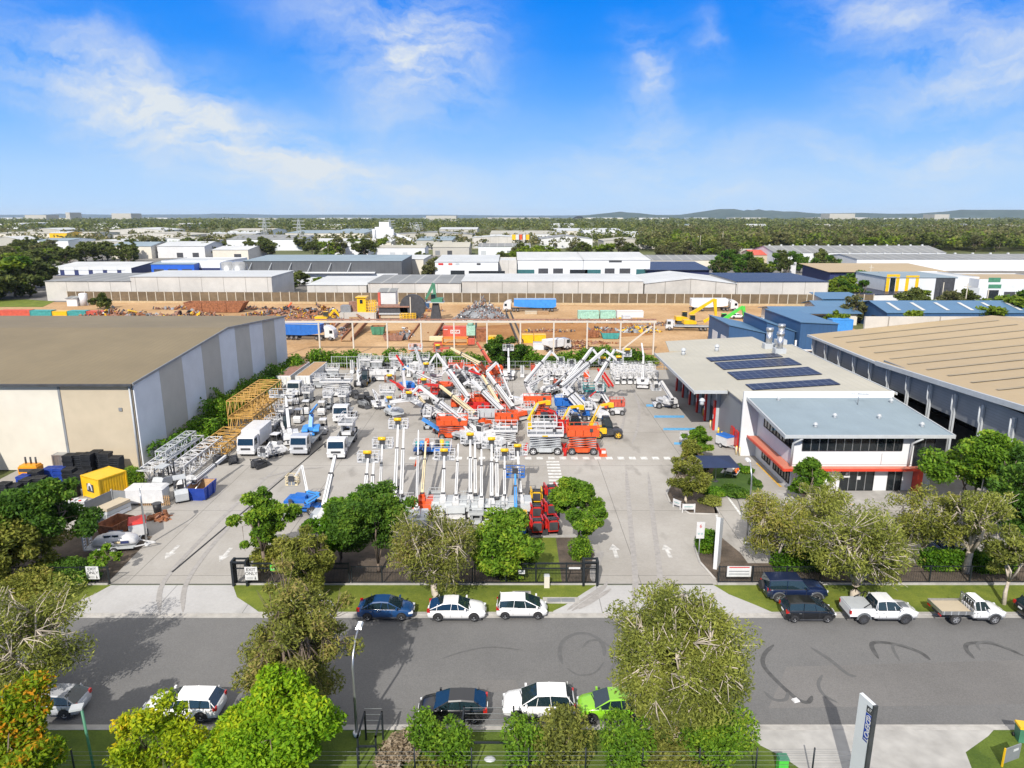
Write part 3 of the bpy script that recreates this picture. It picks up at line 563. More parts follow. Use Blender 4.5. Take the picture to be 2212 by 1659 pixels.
for ri, (pts, w, m) in enumerate([([(1215, 1432), (1209, 1405), (1218, 1380), (1250, 1365), (1285, 1372), (1303, 1392), (1306, 1415)], .3, 'skid_soft'), ([(1258, 1396), (1275, 1381), (1300, 1383), (1328, 1405), (1330, 1425), (1318, 1445)], .2, 'skid_soft'), ([(1225, 1440), (1250, 1455), (1285, 1450), (1304, 1428)], .15, 'skid_soft'),
        ([(1672, 1390), (1652, 1410), (1650, 1435), (1680, 1470), (1720, 1505), (1745, 1514), (1755, 1500)], .3, 'skid'), ([(1650, 1490), (1672, 1508), (1697, 1508), (1702, 1492)], .25, 'skid_soft'), ([(1752, 1396), (1790, 1420), (1830, 1452), (1850, 1458)], .3, 'skid_soft'), ([(1777, 1455), (1768, 1475), (1780, 1498), (1810, 1515)], .22, 'skid_soft'),
        ([(1898, 1420), (1884, 1395), (1890, 1385), (1930, 1388), (1985, 1405), (2010, 1423)], .32, 'skid'), ([(1944, 1425), (1930, 1400), (1932, 1390), (1955, 1392), (1975, 1402)], .2, 'skid_soft'), ([(2105, 1420), (2088, 1400), (2092, 1388), (2130, 1386), (2170, 1396), (2212, 1414)], .3, 'skid'), ([(2118, 1402), (2112, 1388), (2140, 1384), (2185, 1402)], .2, 'skid_soft'),
        ([(955, 1420), (1000, 1405), (1060, 1395), (1130, 1402)], .12, 'skid_soft')]):
    struct('skid_mark', ribbon(pts, w, m, -.104+.0013*ri))
groundmat('g_patch', (.138, .134, .130), (.178, .172, .166), .08, 12., bump=.2); mat('tyre_smear', (.30, .285, .27), .9, var=.15, scale=2)
for ri, (pts, w) in enumerate([([(1225, 1319), (1250, 1301), (1280, 1282), (1305, 1264)], .3), ([(1235, 1320), (1265, 1300), (1300, 1275), (1312, 1255)], .3), ([(1250, 1316), (1290, 1292), (1320, 1272)], .4), ([(345, 1322), (352, 1260), (420, 1180), (520, 1080), (600, 1010)], .4), ([(395, 1322), (405, 1255), (470, 1165), (560, 1070), (640, 1005)], .4), ([(1370, 1322), (1372, 1240), (1362, 1130), (1352, 1010)], .5), ([(1420, 1322), (1425, 1240), (1412, 1130), (1400, 1020)], .5), ([(1300, 1190), (1290, 1210), (1284, 1240), (1290, 1262)], .8),
        ([(1330, 960), (1345, 920), (1350, 870), (1340, 840)], .4), ([(1365, 960), (1378, 920), (1380, 875), (1368, 845)], .4), ([(560, 1035), (640, 1015), (700, 1010)], .4)]):
    struct('skid_mark', ribbon(pts, w, 'tyre_smear', .0165+.0013*ri))
b = MB(); p, q = G(372, 1236), G(705, 955); b.beam((p[0], p[1], .02), (q[0], q[1], .02), .16, .04, 'black'); p, q = G(1290, 1262), G(1540, 1262); b.beam((p[0], p[1], .004), (q[0], q[1], .004), .14, .012, 'dark'); p, q = G(240, 1262), G(505, 1262); b.beam((p[0], p[1], .004), (q[0], q[1], .004), .14, .012, 'dark'); struct('drain', b)
sheet('road_patch', [G(*p, -.11) for p in [(1030, 1470), (1115, 1468), (1122, 1492), (1034, 1496)]], -.106, 'g_patch'); sheet('road_patch', [G(*p, -.11) for p in [(1700, 1440), (2240, 1425), (2240, 1520), (1660, 1530)]], -.106, 'g_patch')
# hills on the horizon
def hills(pts, Y, m, depth):
    P = [(XA(x, Y, 30), max(0, HZ(y, Y))) for x, y in pts]; b = MB(); n = len(P); rng = random.Random(4); rows = 9; vs = []; fs = []
    for j in range(rows):
        t = j/(rows-1); k = math.sin(math.pi*t)**.8
        for i, (x, z) in enumerate(P): vs.append((x, Y+(t-.5)*depth, z*k*(1+.12*rng.uniform(-1, 1)*(0 < j < rows-1)) - 3))
    for j in range(rows-1):
        for i in range(n-1): fs.append((j*n+i, j*n+i+1, (j+1)*n+i+1, (j+1)*n+i))
    b.add(vs, fs, m, True); return struct('hills', b)
groundmat('g_hill', (.03, .06, .06), (.055, .09, .085), .006, .05, bump=0)  # bluish distance haze is put into both hill colours
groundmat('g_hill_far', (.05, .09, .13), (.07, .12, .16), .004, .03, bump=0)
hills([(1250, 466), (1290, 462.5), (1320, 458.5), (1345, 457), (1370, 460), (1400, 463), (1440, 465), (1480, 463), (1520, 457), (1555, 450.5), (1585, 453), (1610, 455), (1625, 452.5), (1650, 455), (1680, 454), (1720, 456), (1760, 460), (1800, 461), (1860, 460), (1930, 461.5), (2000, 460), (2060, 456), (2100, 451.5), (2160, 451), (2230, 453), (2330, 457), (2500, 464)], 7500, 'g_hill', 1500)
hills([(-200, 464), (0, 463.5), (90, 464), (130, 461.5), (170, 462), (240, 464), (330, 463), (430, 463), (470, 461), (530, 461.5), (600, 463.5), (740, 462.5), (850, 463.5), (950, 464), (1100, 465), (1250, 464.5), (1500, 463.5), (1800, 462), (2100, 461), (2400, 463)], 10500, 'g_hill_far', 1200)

# ------------------------------------------------------------------ buildings
def shed(label, x0, x1, y0, y1, h, roof='gx', rise=1., wm='wall_white', rm='roof_pale', over=.3, op=(), cat='warehouse', name='warehouse', group=None, th=.16, z0=-.3, vents=0, xe=0.):
    cx, cy = (x0+x1)/2, (y0+y1)/2; a, c = (x1-x0)/2, (y1-y0)/2; t = T(name, label, cat, (cx, cy, 0), 0, group)
    zf = {'gx': lambda x, y: h+rise*(1-abs(y)/c), 'gy': lambda x, y: h+rise*(1-abs(x)/a), 'mx': lambda x, y: h+rise*(x+a)/(2*a), 'my': lambda x, y: h+rise*(y+c)/(2*c), 'flat': lambda x, y: h}[roof]
    b = MB(); P = [(-a, -c), (a, -c), (a, c), (-a, c)]
    for i in range(4):
        (xa, ya), (xb, yb) = P[i], P[(i+1) % 4]; xm, ym = (xa+xb)/2, (ya+yb)/2
        b.add([(xa, ya, z0), (xb, yb, z0), (xb, yb, zf(xb, yb)), (xm, ym, zf(xm, ym)), (xa, ya, zf(xa, ya))], [(0, 1, 2, 3, 4)], wm)
    b.obj('wall', t)
    r = MB(); o = over
    if roof == 'flat':
        r.add([(-a+.15, -c+.15, h-.3), (a-.15, -c+.15, h-.3), (a-.15, c-.15, h-.3), (-a+.15, c-.15, h-.3)], [(0, 1, 2, 3)], rm)
    else:
        xs = [-a-o, 0, a+o] if roof == 'gy' else [-a-o, a+o]; ys = [-c-o, 0, c+o] if roof == 'gx' else [-c-o, c+o]
        zz = lambda x, y: zf(x, y)
        for i in range(len(xs)-1):
            for j in range(len(ys)-1):
                q = [(xs[i], ys[j]), (xs[i+1], ys[j]), (xs[i+1], ys[j+1]), (xs[i], ys[j+1])]
                r.add([(x, y, zz(x, y)+.01) for x, y in q]+[(x, y, zz(x, y)+th) for x, y in q], _boxf, rm)
        if vents and roof == 'gx':
            for i in range(vents): x = -a+2*a*(i+.5)/vents; r.box((x, 0, h+rise+th+.3), (1.1, 1.1, .8), 'roof_white', tap=.8)
    r.obj('roof', t)
    for e in op:
        f, u0, u1, za, zb_, m = e[:6]; nm = e[6] if len(e) > 6 else 'window'; q = MB(); p = .05
        if f == 'f': q.bx(u0, u1, -c-p, -c+.05, za, zb_, m)
        elif f == 'b': q.bx(u0, u1, c-.05, c+p, za, zb_, m)
        elif f == 'l': q.bx(-a-p, -a+.05, u0, u1, za, zb_, m)
        else: q.bx(a-.05, a+p, u0, u1, za, zb_, m)
        q.obj(nm, t)
    return t
def shedpx(label, xa, xb, ye, yb, depth, ytop=None, Y=None, **k):
    """front wall from pixel column xa to xb standing on pixel row yb, eaves at row ye, roof rising back to row ytop"""
    Y = Y or GY(yb); h = HZ(ye, Y); X0, X1 = XA(xa, Y, h/2), XA(xb, Y, h/2)
    if ytop is not None:
        ro = k.get('roof', 'gx'); Yt = Y+depth*(.5 if ro == 'gx' else 1); k['rise'] = max(.2, HZ(ytop, Yt)-h) if ro in ('gx', 'my') else k.get('rise', 1)
    return shed(label, X0, X1, Y, Y+depth, h, **k)

# big storehouse on the left: striped precast side wall, brown roof
def left_store():
    x1, x0, y0, y1, h, pk = -44.9, -110., 80., 136.4, 10.6, 12.7
    t = T('storehouse', 'large cream and grey storehouse with brown metal roof beside the yard', 'warehouse', ((x0+x1)/2, (y0+y1)/2, 0)); cx, cy = (x0+x1)/2, (y0+y1)/2
    b = MB()
    for xa, xb, m in ((-110, -71.3, 'wall_tan'), (-71.3, -53.9, 'wall_cream'), (-53.9, -45.0, 'wall_tan')): b.bx(xa-cx, xb-.05-cx, y0-cy, y0+.25-cy, -.2, h, m)
    b.bx(-53.98-cx, -53.7-cx, y0-.08-cy, y0+.1-cy, 0, h-.1, 'grey'); b.obj('front_wall', t)
    b = MB(); n = 9; w = (y1-y0)/n; top = lambda y: h+(pk-h)*(1-abs(y-(y0+y1)/2)/((y1-y0)/2))
    for i in range(n):
        a, c = y0+i*w, y0+(i+1)*w-.04; m = 'wall_bluegrey' if i % 2 == 0 else 'wall_beigegrey'; mid = (y0+y1)/2
        ys = [a, c] if not a < mid < c else [a, mid, c]
        b.prism([(a-cy, -.2), (c-cy, -.2)]+[(y-cy, top(y)) for y in ys[::-1]], x1-.25-cx, x1-cx, m, ax='x')
    b.obj('side_wall', t)
    b = MB(); b.bx(x0-cx, x1-.3-cx, y1-.25-cy, y1-cy, -.2, h, 'wall_tan'); b.obj('rear_wall', t)
    b = MB(); m0 = (y0+y1)/2-cy
    for ya, za, yb, zb in ((y0-.5-cy, h+.02, m0, pk+.06), (m0, pk+.06, y1+.4-cy, h+.02)): b.add([(x, y, z+d) for d in (0, .14) for x, y, z in ((x0-cx, ya, za), (x1+.15-cx, ya, za), (x1+.15-cx, yb, zb), (x0-cx, yb, zb))], _boxf, 'roof_brown')
    b.obj('roof', t)
    b = MB(); b.bx(x0-cx, x1+.1-cx, y0-.75-cy, y0-.5-cy, h-.12, h+.14, 'dark'); b.beam((x1+.2-cx, y0-.5-cy, h+.1), (x1+.2-cx, m0, pk+.14), .14, .3, 'grey'); b.beam((x1+.2-cx, m0, pk+.14), (x1+.2-cx, y1+.4-cy, h+.1), .14, .3, 'grey'); b.obj('gutter', t)
    for xx in (-45.35, -71.5): b = MB(); b.cyl((xx-cx, y0-.18-cy, 0), (xx-cx, y0-.18-cy, h-.2), .11, 'greywhite', 8); b.obj('downpipe', t)
    b = MB(); b.bx(-47.0-cx, -46.6-cx, y0-.12-cy, y0-.003-cy, 7.3, 7.7, 'grey'); b.obj('wall_light', t)
left_store()
shed('grey precast annex at the left edge standing forward of the storehouse', -75, -64.2, 68, 79.9, 8.5, roof='flat', wm='wall_beigegrey', op=[('r', -3, 1, 0, 3.5, 'grey', 'roller_door')], name='annex', cat='building')

# workshop with solar panels, awning and service bays
def workshop():
    x0, x1, y0, y1 = 29.6, 48.2, 84.9, 119.; cx, cy = 39., 102.; zl, zr = 6.9, 8.0
    t = T('workshop', 'cream roofed workshop with solar panels and red posted service bays', 'workshop', (cx, cy, 0)); L_ = lambda x: x-cx; K = lambda y: y-cy
    zr_ = lambda x: 6.5+(x-25)*(1.55/23.2)
    b = MB(); b.prism([(L_(x0), -.2), (L_(x1), -.2), (L_(x1), zr_(x1)-.02), (L_(x0), zr_(x0)-.02)], K(y1-.25), K(y1), 'wall_white'); b.bx(L_(x1-.25), L_(x1), K(y0), K(y1-.25), -.2, zr_(x1)-.05, 'wall_white')
    b.bx(L_(x0), L_(x0+.25), K(85.2), K(95.4), 0, zr_(x0)-.04, 'sheet_grey'); b.bx(L_(x0), L_(x0+.3), K(95.4), K(118.7), 4.6, zr_(x0)-.04, 'sheet_grey'); b.obj('wall', t)
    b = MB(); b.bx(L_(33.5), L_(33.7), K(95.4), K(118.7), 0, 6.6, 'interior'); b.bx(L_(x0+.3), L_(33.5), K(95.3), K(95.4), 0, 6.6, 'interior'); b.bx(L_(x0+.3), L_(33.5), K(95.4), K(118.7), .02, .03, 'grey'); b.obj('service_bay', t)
    b = MB()
    for ya, yb, xl, xr in ((y0, 92., x0-.2, x1+.3), (92., y1+.3, 25., x1+.3)):
        q = [(L_(xl), K(ya)), (L_(xr), K(ya)), (L_(xr), K(yb)), (L_(xl), K(yb))]; b.add([(x, y, zr_(x+cx)+d) for d in (0, .14) for x, y in q], _boxf, 'roof_cream')
    q = [(L_(27.5), K(y1+.35)), (L_(46.5), K(y1+.35)), (L_(46.2), K(132)), (L_(28.9), K(129))]; b.add([(x, y, 6.75+(x+18)*.02+d) for d in (0, .14) for x, y in q], _boxf, 'roof_cream')
    b.obj('roof', t)
    b = MB(); b.bx(L_(24.86), L_(25.0), K(91.8), K(y1+.3), 6.3, 6.72, 'greywhite'); b.obj('gutter', t); b = MB(); b.bx(L_(25), L_(29.4), K(91.72), K(91.98), 6.4, 6.8, 'greywhite'); b.obj('gutter', t); b = MB(); b.beam((L_(x1+.38), K(y0), 8.15), (L_(x1+.38), K(y1), 8.15), .18, .3, 'greywhite'); b.obj('gutter', t)
    for i in range(6):
        y = 95.5+i*4.6
        b = MB(); b.bx(L_(29.15), L_(29.6), K(y), K(y+.45), 0, 6.6, 'greywhite'); b.obj('column', t)
        b = MB(); b.bx(L_(28.85), L_(29.12), K(y-.02), K(y+.5), 0, 4.4, 'red'); b.bx(L_(28.83), L_(28.85), K(y+.1), K(y+.4), 1.7, 2.3, 'white'); b.obj('post_guard', t)
        if i < 5: b = MB(); b.bx(L_(29.7), L_(29.9), K(y+.5), K(y+4.55), 3.7 if i else 2.6, 4.6, 'sheet_grey'); b.obj('roller_door', t)
    for i, pts in enumerate([((325, 185), (705, 160), (745, 183), (360, 207)), ((375, 212), (805, 193), (840, 232), (430, 255)), ((460, 270), (915, 248), (960, 290), (510, 317)), ((565, 345), (1030, 318), (1080, 352), (610, 378))]):
        P = [G(1413.2+a*.3611, 706.6+c*.3611, 7.5) for a, c in pts]; xs = [p[0] for p in P]; ys = [p[1] for p in P]
        xa, xb, ya, yb = (P[0][0]+P[3][0])/2, (P[1][0]+P[2][0])/2, (P[3][1]+P[2][1])/2, (P[0][1]+P[1][1])/2
        b = MB(); q = [(L_(xa), K(ya)), (L_(xb), K(ya)), (L_(xb), K(yb)), (L_(xa), K(yb))]; b.add([(x, y, zr_(x+cx)+.22+d) for d in (0, .06) for x, y in q], _boxf, 'solar'); b.obj('solar_panel', t)
    for (x, y, r, h, m) in ((1476, 763, .35, .9, 'greywhite'), (1548, 760, .35, .9, 'greywhite'), (1517, 862, .3, .5, 'greywhite')):
        X, Y = G(x, y, 7.2); b = MB(); z = zr_(X); b.cyl((L_(X), K(Y), z), (L_(X), K(Y), z+h), r, m, 10, r*.8); b.dome((L_(X), K(Y), z+h), r*1.3, m, 10, 3); b.obj('roof_vent', t)
    for (x, y) in ((1660, 751), (1683, 762), (1702, 745)):
        X, Y = G(x, y, 8.); X = min(X, 47); b = MB(); z = zr_(X); b.bx(L_(X-.9), L_(X+.9), K(Y-.7), K(Y+.7), z+.1, z+1, 'greywhite'); b.cyl((L_(X), K(Y), z+.5), (L_(X), K(Y), z+3.1), .52, 'steel', 12); b.cyl((L_(X), K(Y), z+3.15), (L_(X), K(Y), z+3.7), .62, 'steel', 12); b.obj('exhaust_stack', t)
    b = MB(); b.bx(L_(29.4), L_(29.6), K(86.4), K(87.6), .05, 2.6, 'red'); b.bx(L_(29.4), L_(29.6), K(88.2), K(89.4), .05, 2.6, 'red'); b.obj('door', t)
workshop()

# two storey white office
def office():
    x0, x1, y0, y1, h = 31.2, 46.8, 73., 84.6, 6.75; cx, cy = 39., 78.8; t = T('office', 'white two storey office with blue grey roof and red awning band', 'office', (cx, cy, 0)); L_ = lambda x: x-cx; K = lambda y: y-cy
    b = MB(); b.prism([(K(y0), 0), (K(y1), 0), (K(y1), 7.35), (K(y0), 6.6)], L_(x0), L_(x1), 'wall_bright', ax='x'); b.bx(L_(x0-.01), L_(x1+.01), K(y0-.012), K(y0), 3.05, 3.1, 'grey'); b.bx(L_(41), L_(41.05), K(y0-.015), K(y0), 3.1, 4.4, 'grey'); b.obj('wall', t)
    b = MB(); b.bx(L_(29.2), L_(48.1), K(84.62), K(84.88), 0, 8.5, 'wall_bright'); b.obj('parapet_wall', t)
    b = MB(); q = [(L_(29.7), K(71.9), 6.62), (L_(47.9), K(71.9), 6.62), (L_(47.9), K(84.6), 7.5), (L_(29.7), K(84.6), 7.5)]; b.add([(x, y, z+d) for d in (0, .2) for x, y, z in q], _boxf, 'roof_bluegrey'); b.obj('roof', t)
    b = MB(); b.bx(L_(29.6), L_(48.), K(71.7), K(71.9), 6.55, 6.9, 'greywhite'); b.beam((L_(29.62), K(71.7), 6.72), (L_(29.62), K(84.6), 7.62), .14, .42, 'greywhite'); b.beam((L_(47.98), K(71.7), 6.72), (L_(47.98), K(84.6), 7.62), .14, .42, 'greywhite'); b.obj('fascia', t)
    def win(face, u0, u1, z0, z1, n, rows=1, name='window'):
        f = MB(); g = MB()
        if face == 'f':
            g.bx(L_(u0), L_(u1), K(y0-.05), K(y0-.02), z0, z1, 'glass_office'); Y0, Y1 = K(y0-.11), K(y0-.04)
            for i in range(n+1): u = sm(u0, u1, i/n); f.bx(L_(u-.04), L_(u+.04), Y0, Y1, z0, z1, 'steel' if 0 < i < n else 'black')
            for i in range(rows+1): z = sm(z0, z1, i/rows); f.bx(L_(u0), L_(u1), Y0+.005, Y1, z-.045, z+.045, 'black')
        else:
            g.bx(L_(x0-.05), L_(x0-.02), K(u0), K(u1), z0, z1, 'glass_office'); X0, X1 = L_(x0-.11), L_(x0-.04)
            for i in range(n+1): u = sm(u0, u1, i/n); f.bx(X0, X1, K(u-.04), K(u+.04), z0, z1, 'black')
            for i in range(rows+1): z = sm(z0, z1, i/rows); f.bx(X0+.005, X1, K(u0), K(u1), z-.045, z+.045, 'black')
        o = g.obj(name, t); f.obj('frame', o)
    win('f', 32.1, 43.1, 4.75, 6.25, 12); win('f', 44.5, 46.7, 2.9, 6.2, 2, 3)
    win('l', 73.3, 82.2, 4.75, 6.1, 9); win('l', 73.4, 78.2, .7, 2.45, 6); win('l', 79.3, 82., .7, 2.45, 3)
    win('f', 36.7, 40.4, .05, 2.55, 4, name='glass_door'); win('f', 42., 43.5, .05, 2.55, 2, name='glass_door')
    b = MB(); b.bx(L_(29.9), L_(45.2), K(72.0), K(72.95), 2.75, 2.9, 'awning_red'); b.bx(L_(29.9), L_(31.15), K(72.95), K(84.), 2.76, 2.9, 'awning_red'); b.bx(L_(29.8), L_(45.3), K(71.85), K(71.99), 2.7, 2.98, 'fascia_red'); b.bx(L_(29.76), L_(29.9), K(72.0), K(84.), 2.7, 2.98, 'fascia_red'); b.obj('awning', t)
    b = MB(); b.bx(L_(44.7), L_(45.25), K(71.9), K(72.9), 0, 2.7, 'fascia_red'); b.obj('awning_post', t)
    for X in (31.0, 44.1):
        b = MB(); b.tube([(L_(X+.5), K(71.8), 6.5), (L_(X-.1), K(72.6), 5.7), (L_(X-.1), K(72.8), 3.05)], .13, 'greywhite', 8); b.obj('downpipe', t)
    for x, y in ((1523, 727), (1569, 727), (1505, 770), (1617, 770)): pass
    for X, Y in ((33.2, 83.6), (37.5, 77.5), (42.5, 77.2), (34, 74.5), (46, 74.6), (46.8, 82.8)):
        b = MB(); z = 6.82+(Y-71.9)*.07; b.cyl((L_(X), K(Y), z-.05), (L_(X), K(Y), z+.28), .2, 'greywhite', 8, .14); b.dome((L_(X), K(Y), z+.28), .27, 'greywhite', 8, 2); b.obj('roof_vent', t)
    b = MB(); b.cyl((L_(42.3), K(82), 7.5), (L_(42.3), K(82), 9.0), .05, 'steel', 6); b.tube([(L_(41.4), K(82), 8.9), (L_(43.6), K(82.1), 8.8)], .03, 'steel', 5)
    for i in range(6): b.tube([(L_(41.6+i*.35), K(81.6), 8.9), (L_(41.6+i*.35), K(82.5), 8.86)], .015, 'steel', 4)
    b.obj('antenna', t)
    for u, v, z, w in ((37.0, 37.7, 1.6, 1.8), (37.2, 37.5, 1.9, 2.2), (38.5, 38.9, 1.35, 1.75)): b = MB(); b.bx(L_(u), L_(v), K(y0-.14), K(y0-.12), z, w, 'white'); b.obj('door_notice', t)
office()
sheet('pavement', [(29.5, 69.2), (48.5, 69.2), (48.5, 73), (29.5, 73)], .014, 'g_pale')

# open sided shed with tan roof on the right
mat('skylight', (.30, .245, .16), .6, var=.15, scale=.5)
def right_shed():
    e = [(52.3, 121, 9.5), (52.3, 97.4, 9.5), (52.3, 80, 10.3), (52.3, 58, 11.4)]; cx, cy = 75., 90.; rx = 84.; rz = 12.9; t = T('storage_shed', 'long open sided shed with tan metal roof and grey sheeted upper wall', 'warehouse', (cx, cy, 0)); L_ = lambda x: x-cx; K = lambda y: y-cy
    b = MB(); far = 125.
    for (xa, ya, za), (xb, yb, zb) in zip(e[:-1], e[1:]):
        for X0, X1, z0, z1, z2, z3 in ((xa, rx, za, zb, rz+za-9.5, rz+zb-9.5), (rx, far, rz+za-9.5, rz+zb-9.5, za, zb)):
            q = [(L_(X0), K(ya), z0), (L_(X0), K(yb), z1), (L_(X1), K(yb), z3), (L_(X1), K(ya), z2)]; b.add([(x, y, z+d) for d in (0, .15) for x, y, z in q], _boxf, 'roof_tan')
    b.obj('roof', t)
    b = MB()
    for (xa, ya, za), (xb, yb, zb) in zip(e[:-1], e[1:]): b.beam((L_(xa-.15), K(ya), za), (L_(xb-.15), K(yb), zb), .3, .35 if ya > 100 else .6, 'greywhite')
    b.obj('gutter', t)
    b = MB()
    for X in np.linspace(58, 118, 1): pass
    for y in (116, 111.5, 107, 102.5, 98, 93.5, 89, 84.5, 80, 75.5, 71): b.add([(L_(xx), K(y+w), zz) for zz, xx in ((9.75+max(0, (97.4-y)*.048), 54.6), (12.69+max(0, (97.4-y)*.048), 82.)) for w in (0, .55)], [(0, 1, 3, 2)], 'skylight')
    b.v = [(x, y, z+.22) for x, y, z in b.v]; b.obj('skylight', t)
    b = MB(); b.bx(L_(53.), L_(53.15), K(58), K(120.5), 6.5, 9.4, 'sheet_grey'); b.bx(L_(53.), L_(53.15), K(58), K(97), 9.4, 10.0, 'sheet_grey'); b.bx(L_(53.2), L_(100), K(120.3), K(120.5), -.2, 9.6, 'sheet_grey'); b.bx(L_(53.02), L_(53.14), K(112), K(120.3), 0, 6.5, 'sheet_grey'); b.bx(L_(53.02), L_(53.14), K(103), K(111), 2.3, 6.5, 'sheet_grey'); b.obj('wall', t)
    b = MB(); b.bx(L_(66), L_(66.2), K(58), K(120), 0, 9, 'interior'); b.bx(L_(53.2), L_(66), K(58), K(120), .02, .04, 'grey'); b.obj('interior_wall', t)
    for i in range(13):
        y = 60+i*4.95
        b = MB(); b.bx(L_(52.75), L_(52.98), K(y), K(y+.4), 0, 9.35, 'greywhite'); b.obj('column', t)
        b = MB(); b.tube([(L_(52.45), K(y+.15), 9.3), (L_(52.45), K(y+.15), 7.6), (L_(52.62), K(y+.15), 7.2), (L_(52.62), K(y+.15), 0)], .1, 'greywhite', 6); b.obj('downpipe', t)
    b = MB(); b.bx(L_(62), L_(91), K(121.05), K(121.5), 9.4, 12.8, 'concrete_wall'); b.obj('parapet', t)
right_shed()
# ------------------------------------------------------------------ cars
def carat(label, kind, paint, xa, xb, y, face=1, **k):
    Y = GY(y); return car(label, kind, paint, XA((xa+xb)/2, Y, .6), Y+.95, 0 if face > 0 else math.pi, **k)
g1, g2 = 'cars parked along the far kerb', 'cars parked along the near kerb'
carat('white hatchback half hidden behind the tall brown green kerb tree', 'hatch', 'p_white', 596, 706, 1343, group=g1)
carat('metallic blue sedan parked between the hidden car and the white hatchbacks', 'sedan', 'p_blue', 770, 888, 1343, group=g1)
carat('white sporty hatchback with long bonnet and dark wheels behind the blue sedan', 'sporthatch', 'p_white', 925, 1044, 1344, group=g1, rim='grey')
carat('short white compact car with tall roof nearest the entry driveway', 'mpv', 'p_white', 1075, 1178, 1340, group=g1, rim='grey')
fw = carat('navy four wheel drive wagon parked up on the grass verge', 'fourwd', 'p_navy', 1656, 1792, 1302, cat='car')
b = MB(); b.cyl((-2.44, .15, 1.0), (-2.66, .15, 1.0), .38, 'tyre', 16); b.obj('spare_wheel', fw); b = MB(); b.bx(-1.3, 1.2, -1.0, -.95, .42, .5, 'steel'); b.obj('side_step', fw)
carat('small black hatchback below the navy four wheel drive', 'mpv', 'p_black', 1700, 1810, 1347, group=g1)
def ute():
    t = carat('white dual cab ute with hard tray lid and black wheels', 'utecab', 'p_white', 1832, 1992, 1349, cat='ute', name='dual_cab_ute', rim='dark', group=g1)
    b = MB(); b.bx(-2.62, -.78, -.9, .9, .62, 1.22, 'p_white'); b.bx(-2.66, -2.6, -.9, .9, .42, .62, 'dark'); b.obj('tray', t)
    b = MB(); b.bx(-2.6, -.85, -.86, .86, 1.222, 1.3, 'greywhite'); b.obj('tray_lid', t)
    b = MB(); b.tube([(-.95, -.82, 1.25), (-.85, -.7, 1.85), (-.85, .7, 1.85), (-.95, .82, 1.25)], .045, 'black', 6); b.tube([(-1.6, -.8, 1.3), (-.9, -.72, 1.75)], .04, 'black', 6); b.tube([(-1.6, .8, 1.3), (-.9, .72, 1.75)], .04, 'black', 6); b.obj('sports_bar', t)
    for s in (1, -1): b = MB(); b.box((-2.58, s*.84, .98), (.12, .16, .3), 'tail'); b.obj('taillight', t)
    for s in (1, -1): wheel(t, (-1.55, s*.84, .4), .4, .27, 'dark', side=s)
    for s in (1, -1):
        b = MB(); b.prism([(-1.55+math.cos(a)*.4*r_, .4+math.sin(a)*.4*r_) for r_, aa in ((1.42, np.linspace(0, math.pi, 9)), (1.1, np.linspace(math.pi, 0, 9))) for a in aa], s*.9, s*.97, 'p_grey'); b.obj('wheel_arch', t)
    b = MB(); b.box((1.75, 0, 1.12), (.7, .7, .09), 'p_grey', tap=.8); b.obj('bonnet_scoop', t)
ute()
def tray_ute():
    t = carat('white single cab ute with bare aluminium tray at the right end', 'singlecab', 'p_white', 2024, 2188, 1350, cat='ute', name='tray_ute', group=g1)
    b = MB(); b.bx(-2.5, -.12, -.92, .92, .86, .95, 'wall_tan'); b.bx(-2.5, -.12, -.95, -.9, .84, 1.12, 'steel'); b.bx(-2.5, -.12, .9, .95, .84, 1.12, 'steel'); b.bx(-2.54, -2.5, -.95, .95, .84, 1.12, 'steel')
    for i in range(5): b.bx(-2.4+i*.55, -2.36+i*.55, -.97, -.95, .84, 1.14, 'greywhite')
    b.obj('tray', t)
    b = MB(); b.tube([(-.1, -.85, .95), (-.1, -.8, 1.8), (-.1, .8, 1.8), (-.1, .85, .95)], .04, 'steel', 6)
    for i in range(6): b.tube([(-.1, -.7+i*.28, .95), (-.1, -.7+i*.28, 1.8)], .018, 'steel', 4)
    b.obj('headboard', t)
    b = MB(); b.bx(-2.4, 0, -.45, .45, .5, .78, 'dark'); b.obj('chassis', t)
    for s in (1, -1): wheel(t, (-1.35, s*.8, .41), .41, .27, 'rim', side=s)
    for s in (1, -1): b = MB(); b.box((-2.53, s*.7, .72), (.08, .3, .12), 'tail'); b.obj('taillight', t)
tray_ute()
carat('dark car cut off by the right edge beside the thin tree', 'hatch', 'p_black', 2218, 2346, 1345, group=g1)
carat('white station wagon parked behind the small yellow tree', 'wagon', 'p_white', 297, 466, 1562, -1, group=g2)
carat('silver blue car almost hidden by the orange tree at lower left', 'hatch', 'p_silver', 20, 158, 1556, -1, group=g2)
carat('glossy black hatchback with red tail lamps near the lamp pole', 'hatch', 'p_black', 910, 1044, 1566, -1, group=g2)
carat('white small suv dappled with twig shadow next to the lime car', 'suv', 'p_white', 1098, 1234, 1560, -1, group=g2)
carat('lime green hatchback partly under the big gum tree', 'hatch', 'p_green', 1262, 1392, 1564, -1, group=g2)
carat('dark navy suv mostly covered by the big gum tree', 'suv', 'p_navy', 1428, 1566, 1562, -1, group=g2)
bc = car('blue hatchback parked behind the clipped hedge in the customer car park', 'hatch', 'p_blue', *G(2032, 1190), math.pi/2)
car('white car in the customer car park glimpsed through the gum trees', 'hatch', 'p_white', *G(1895, 1190), math.pi/2)
car('silver car in the customer car park left of the white one', 'suv', 'p_silver', *G(1800, 1195), math.pi/2)

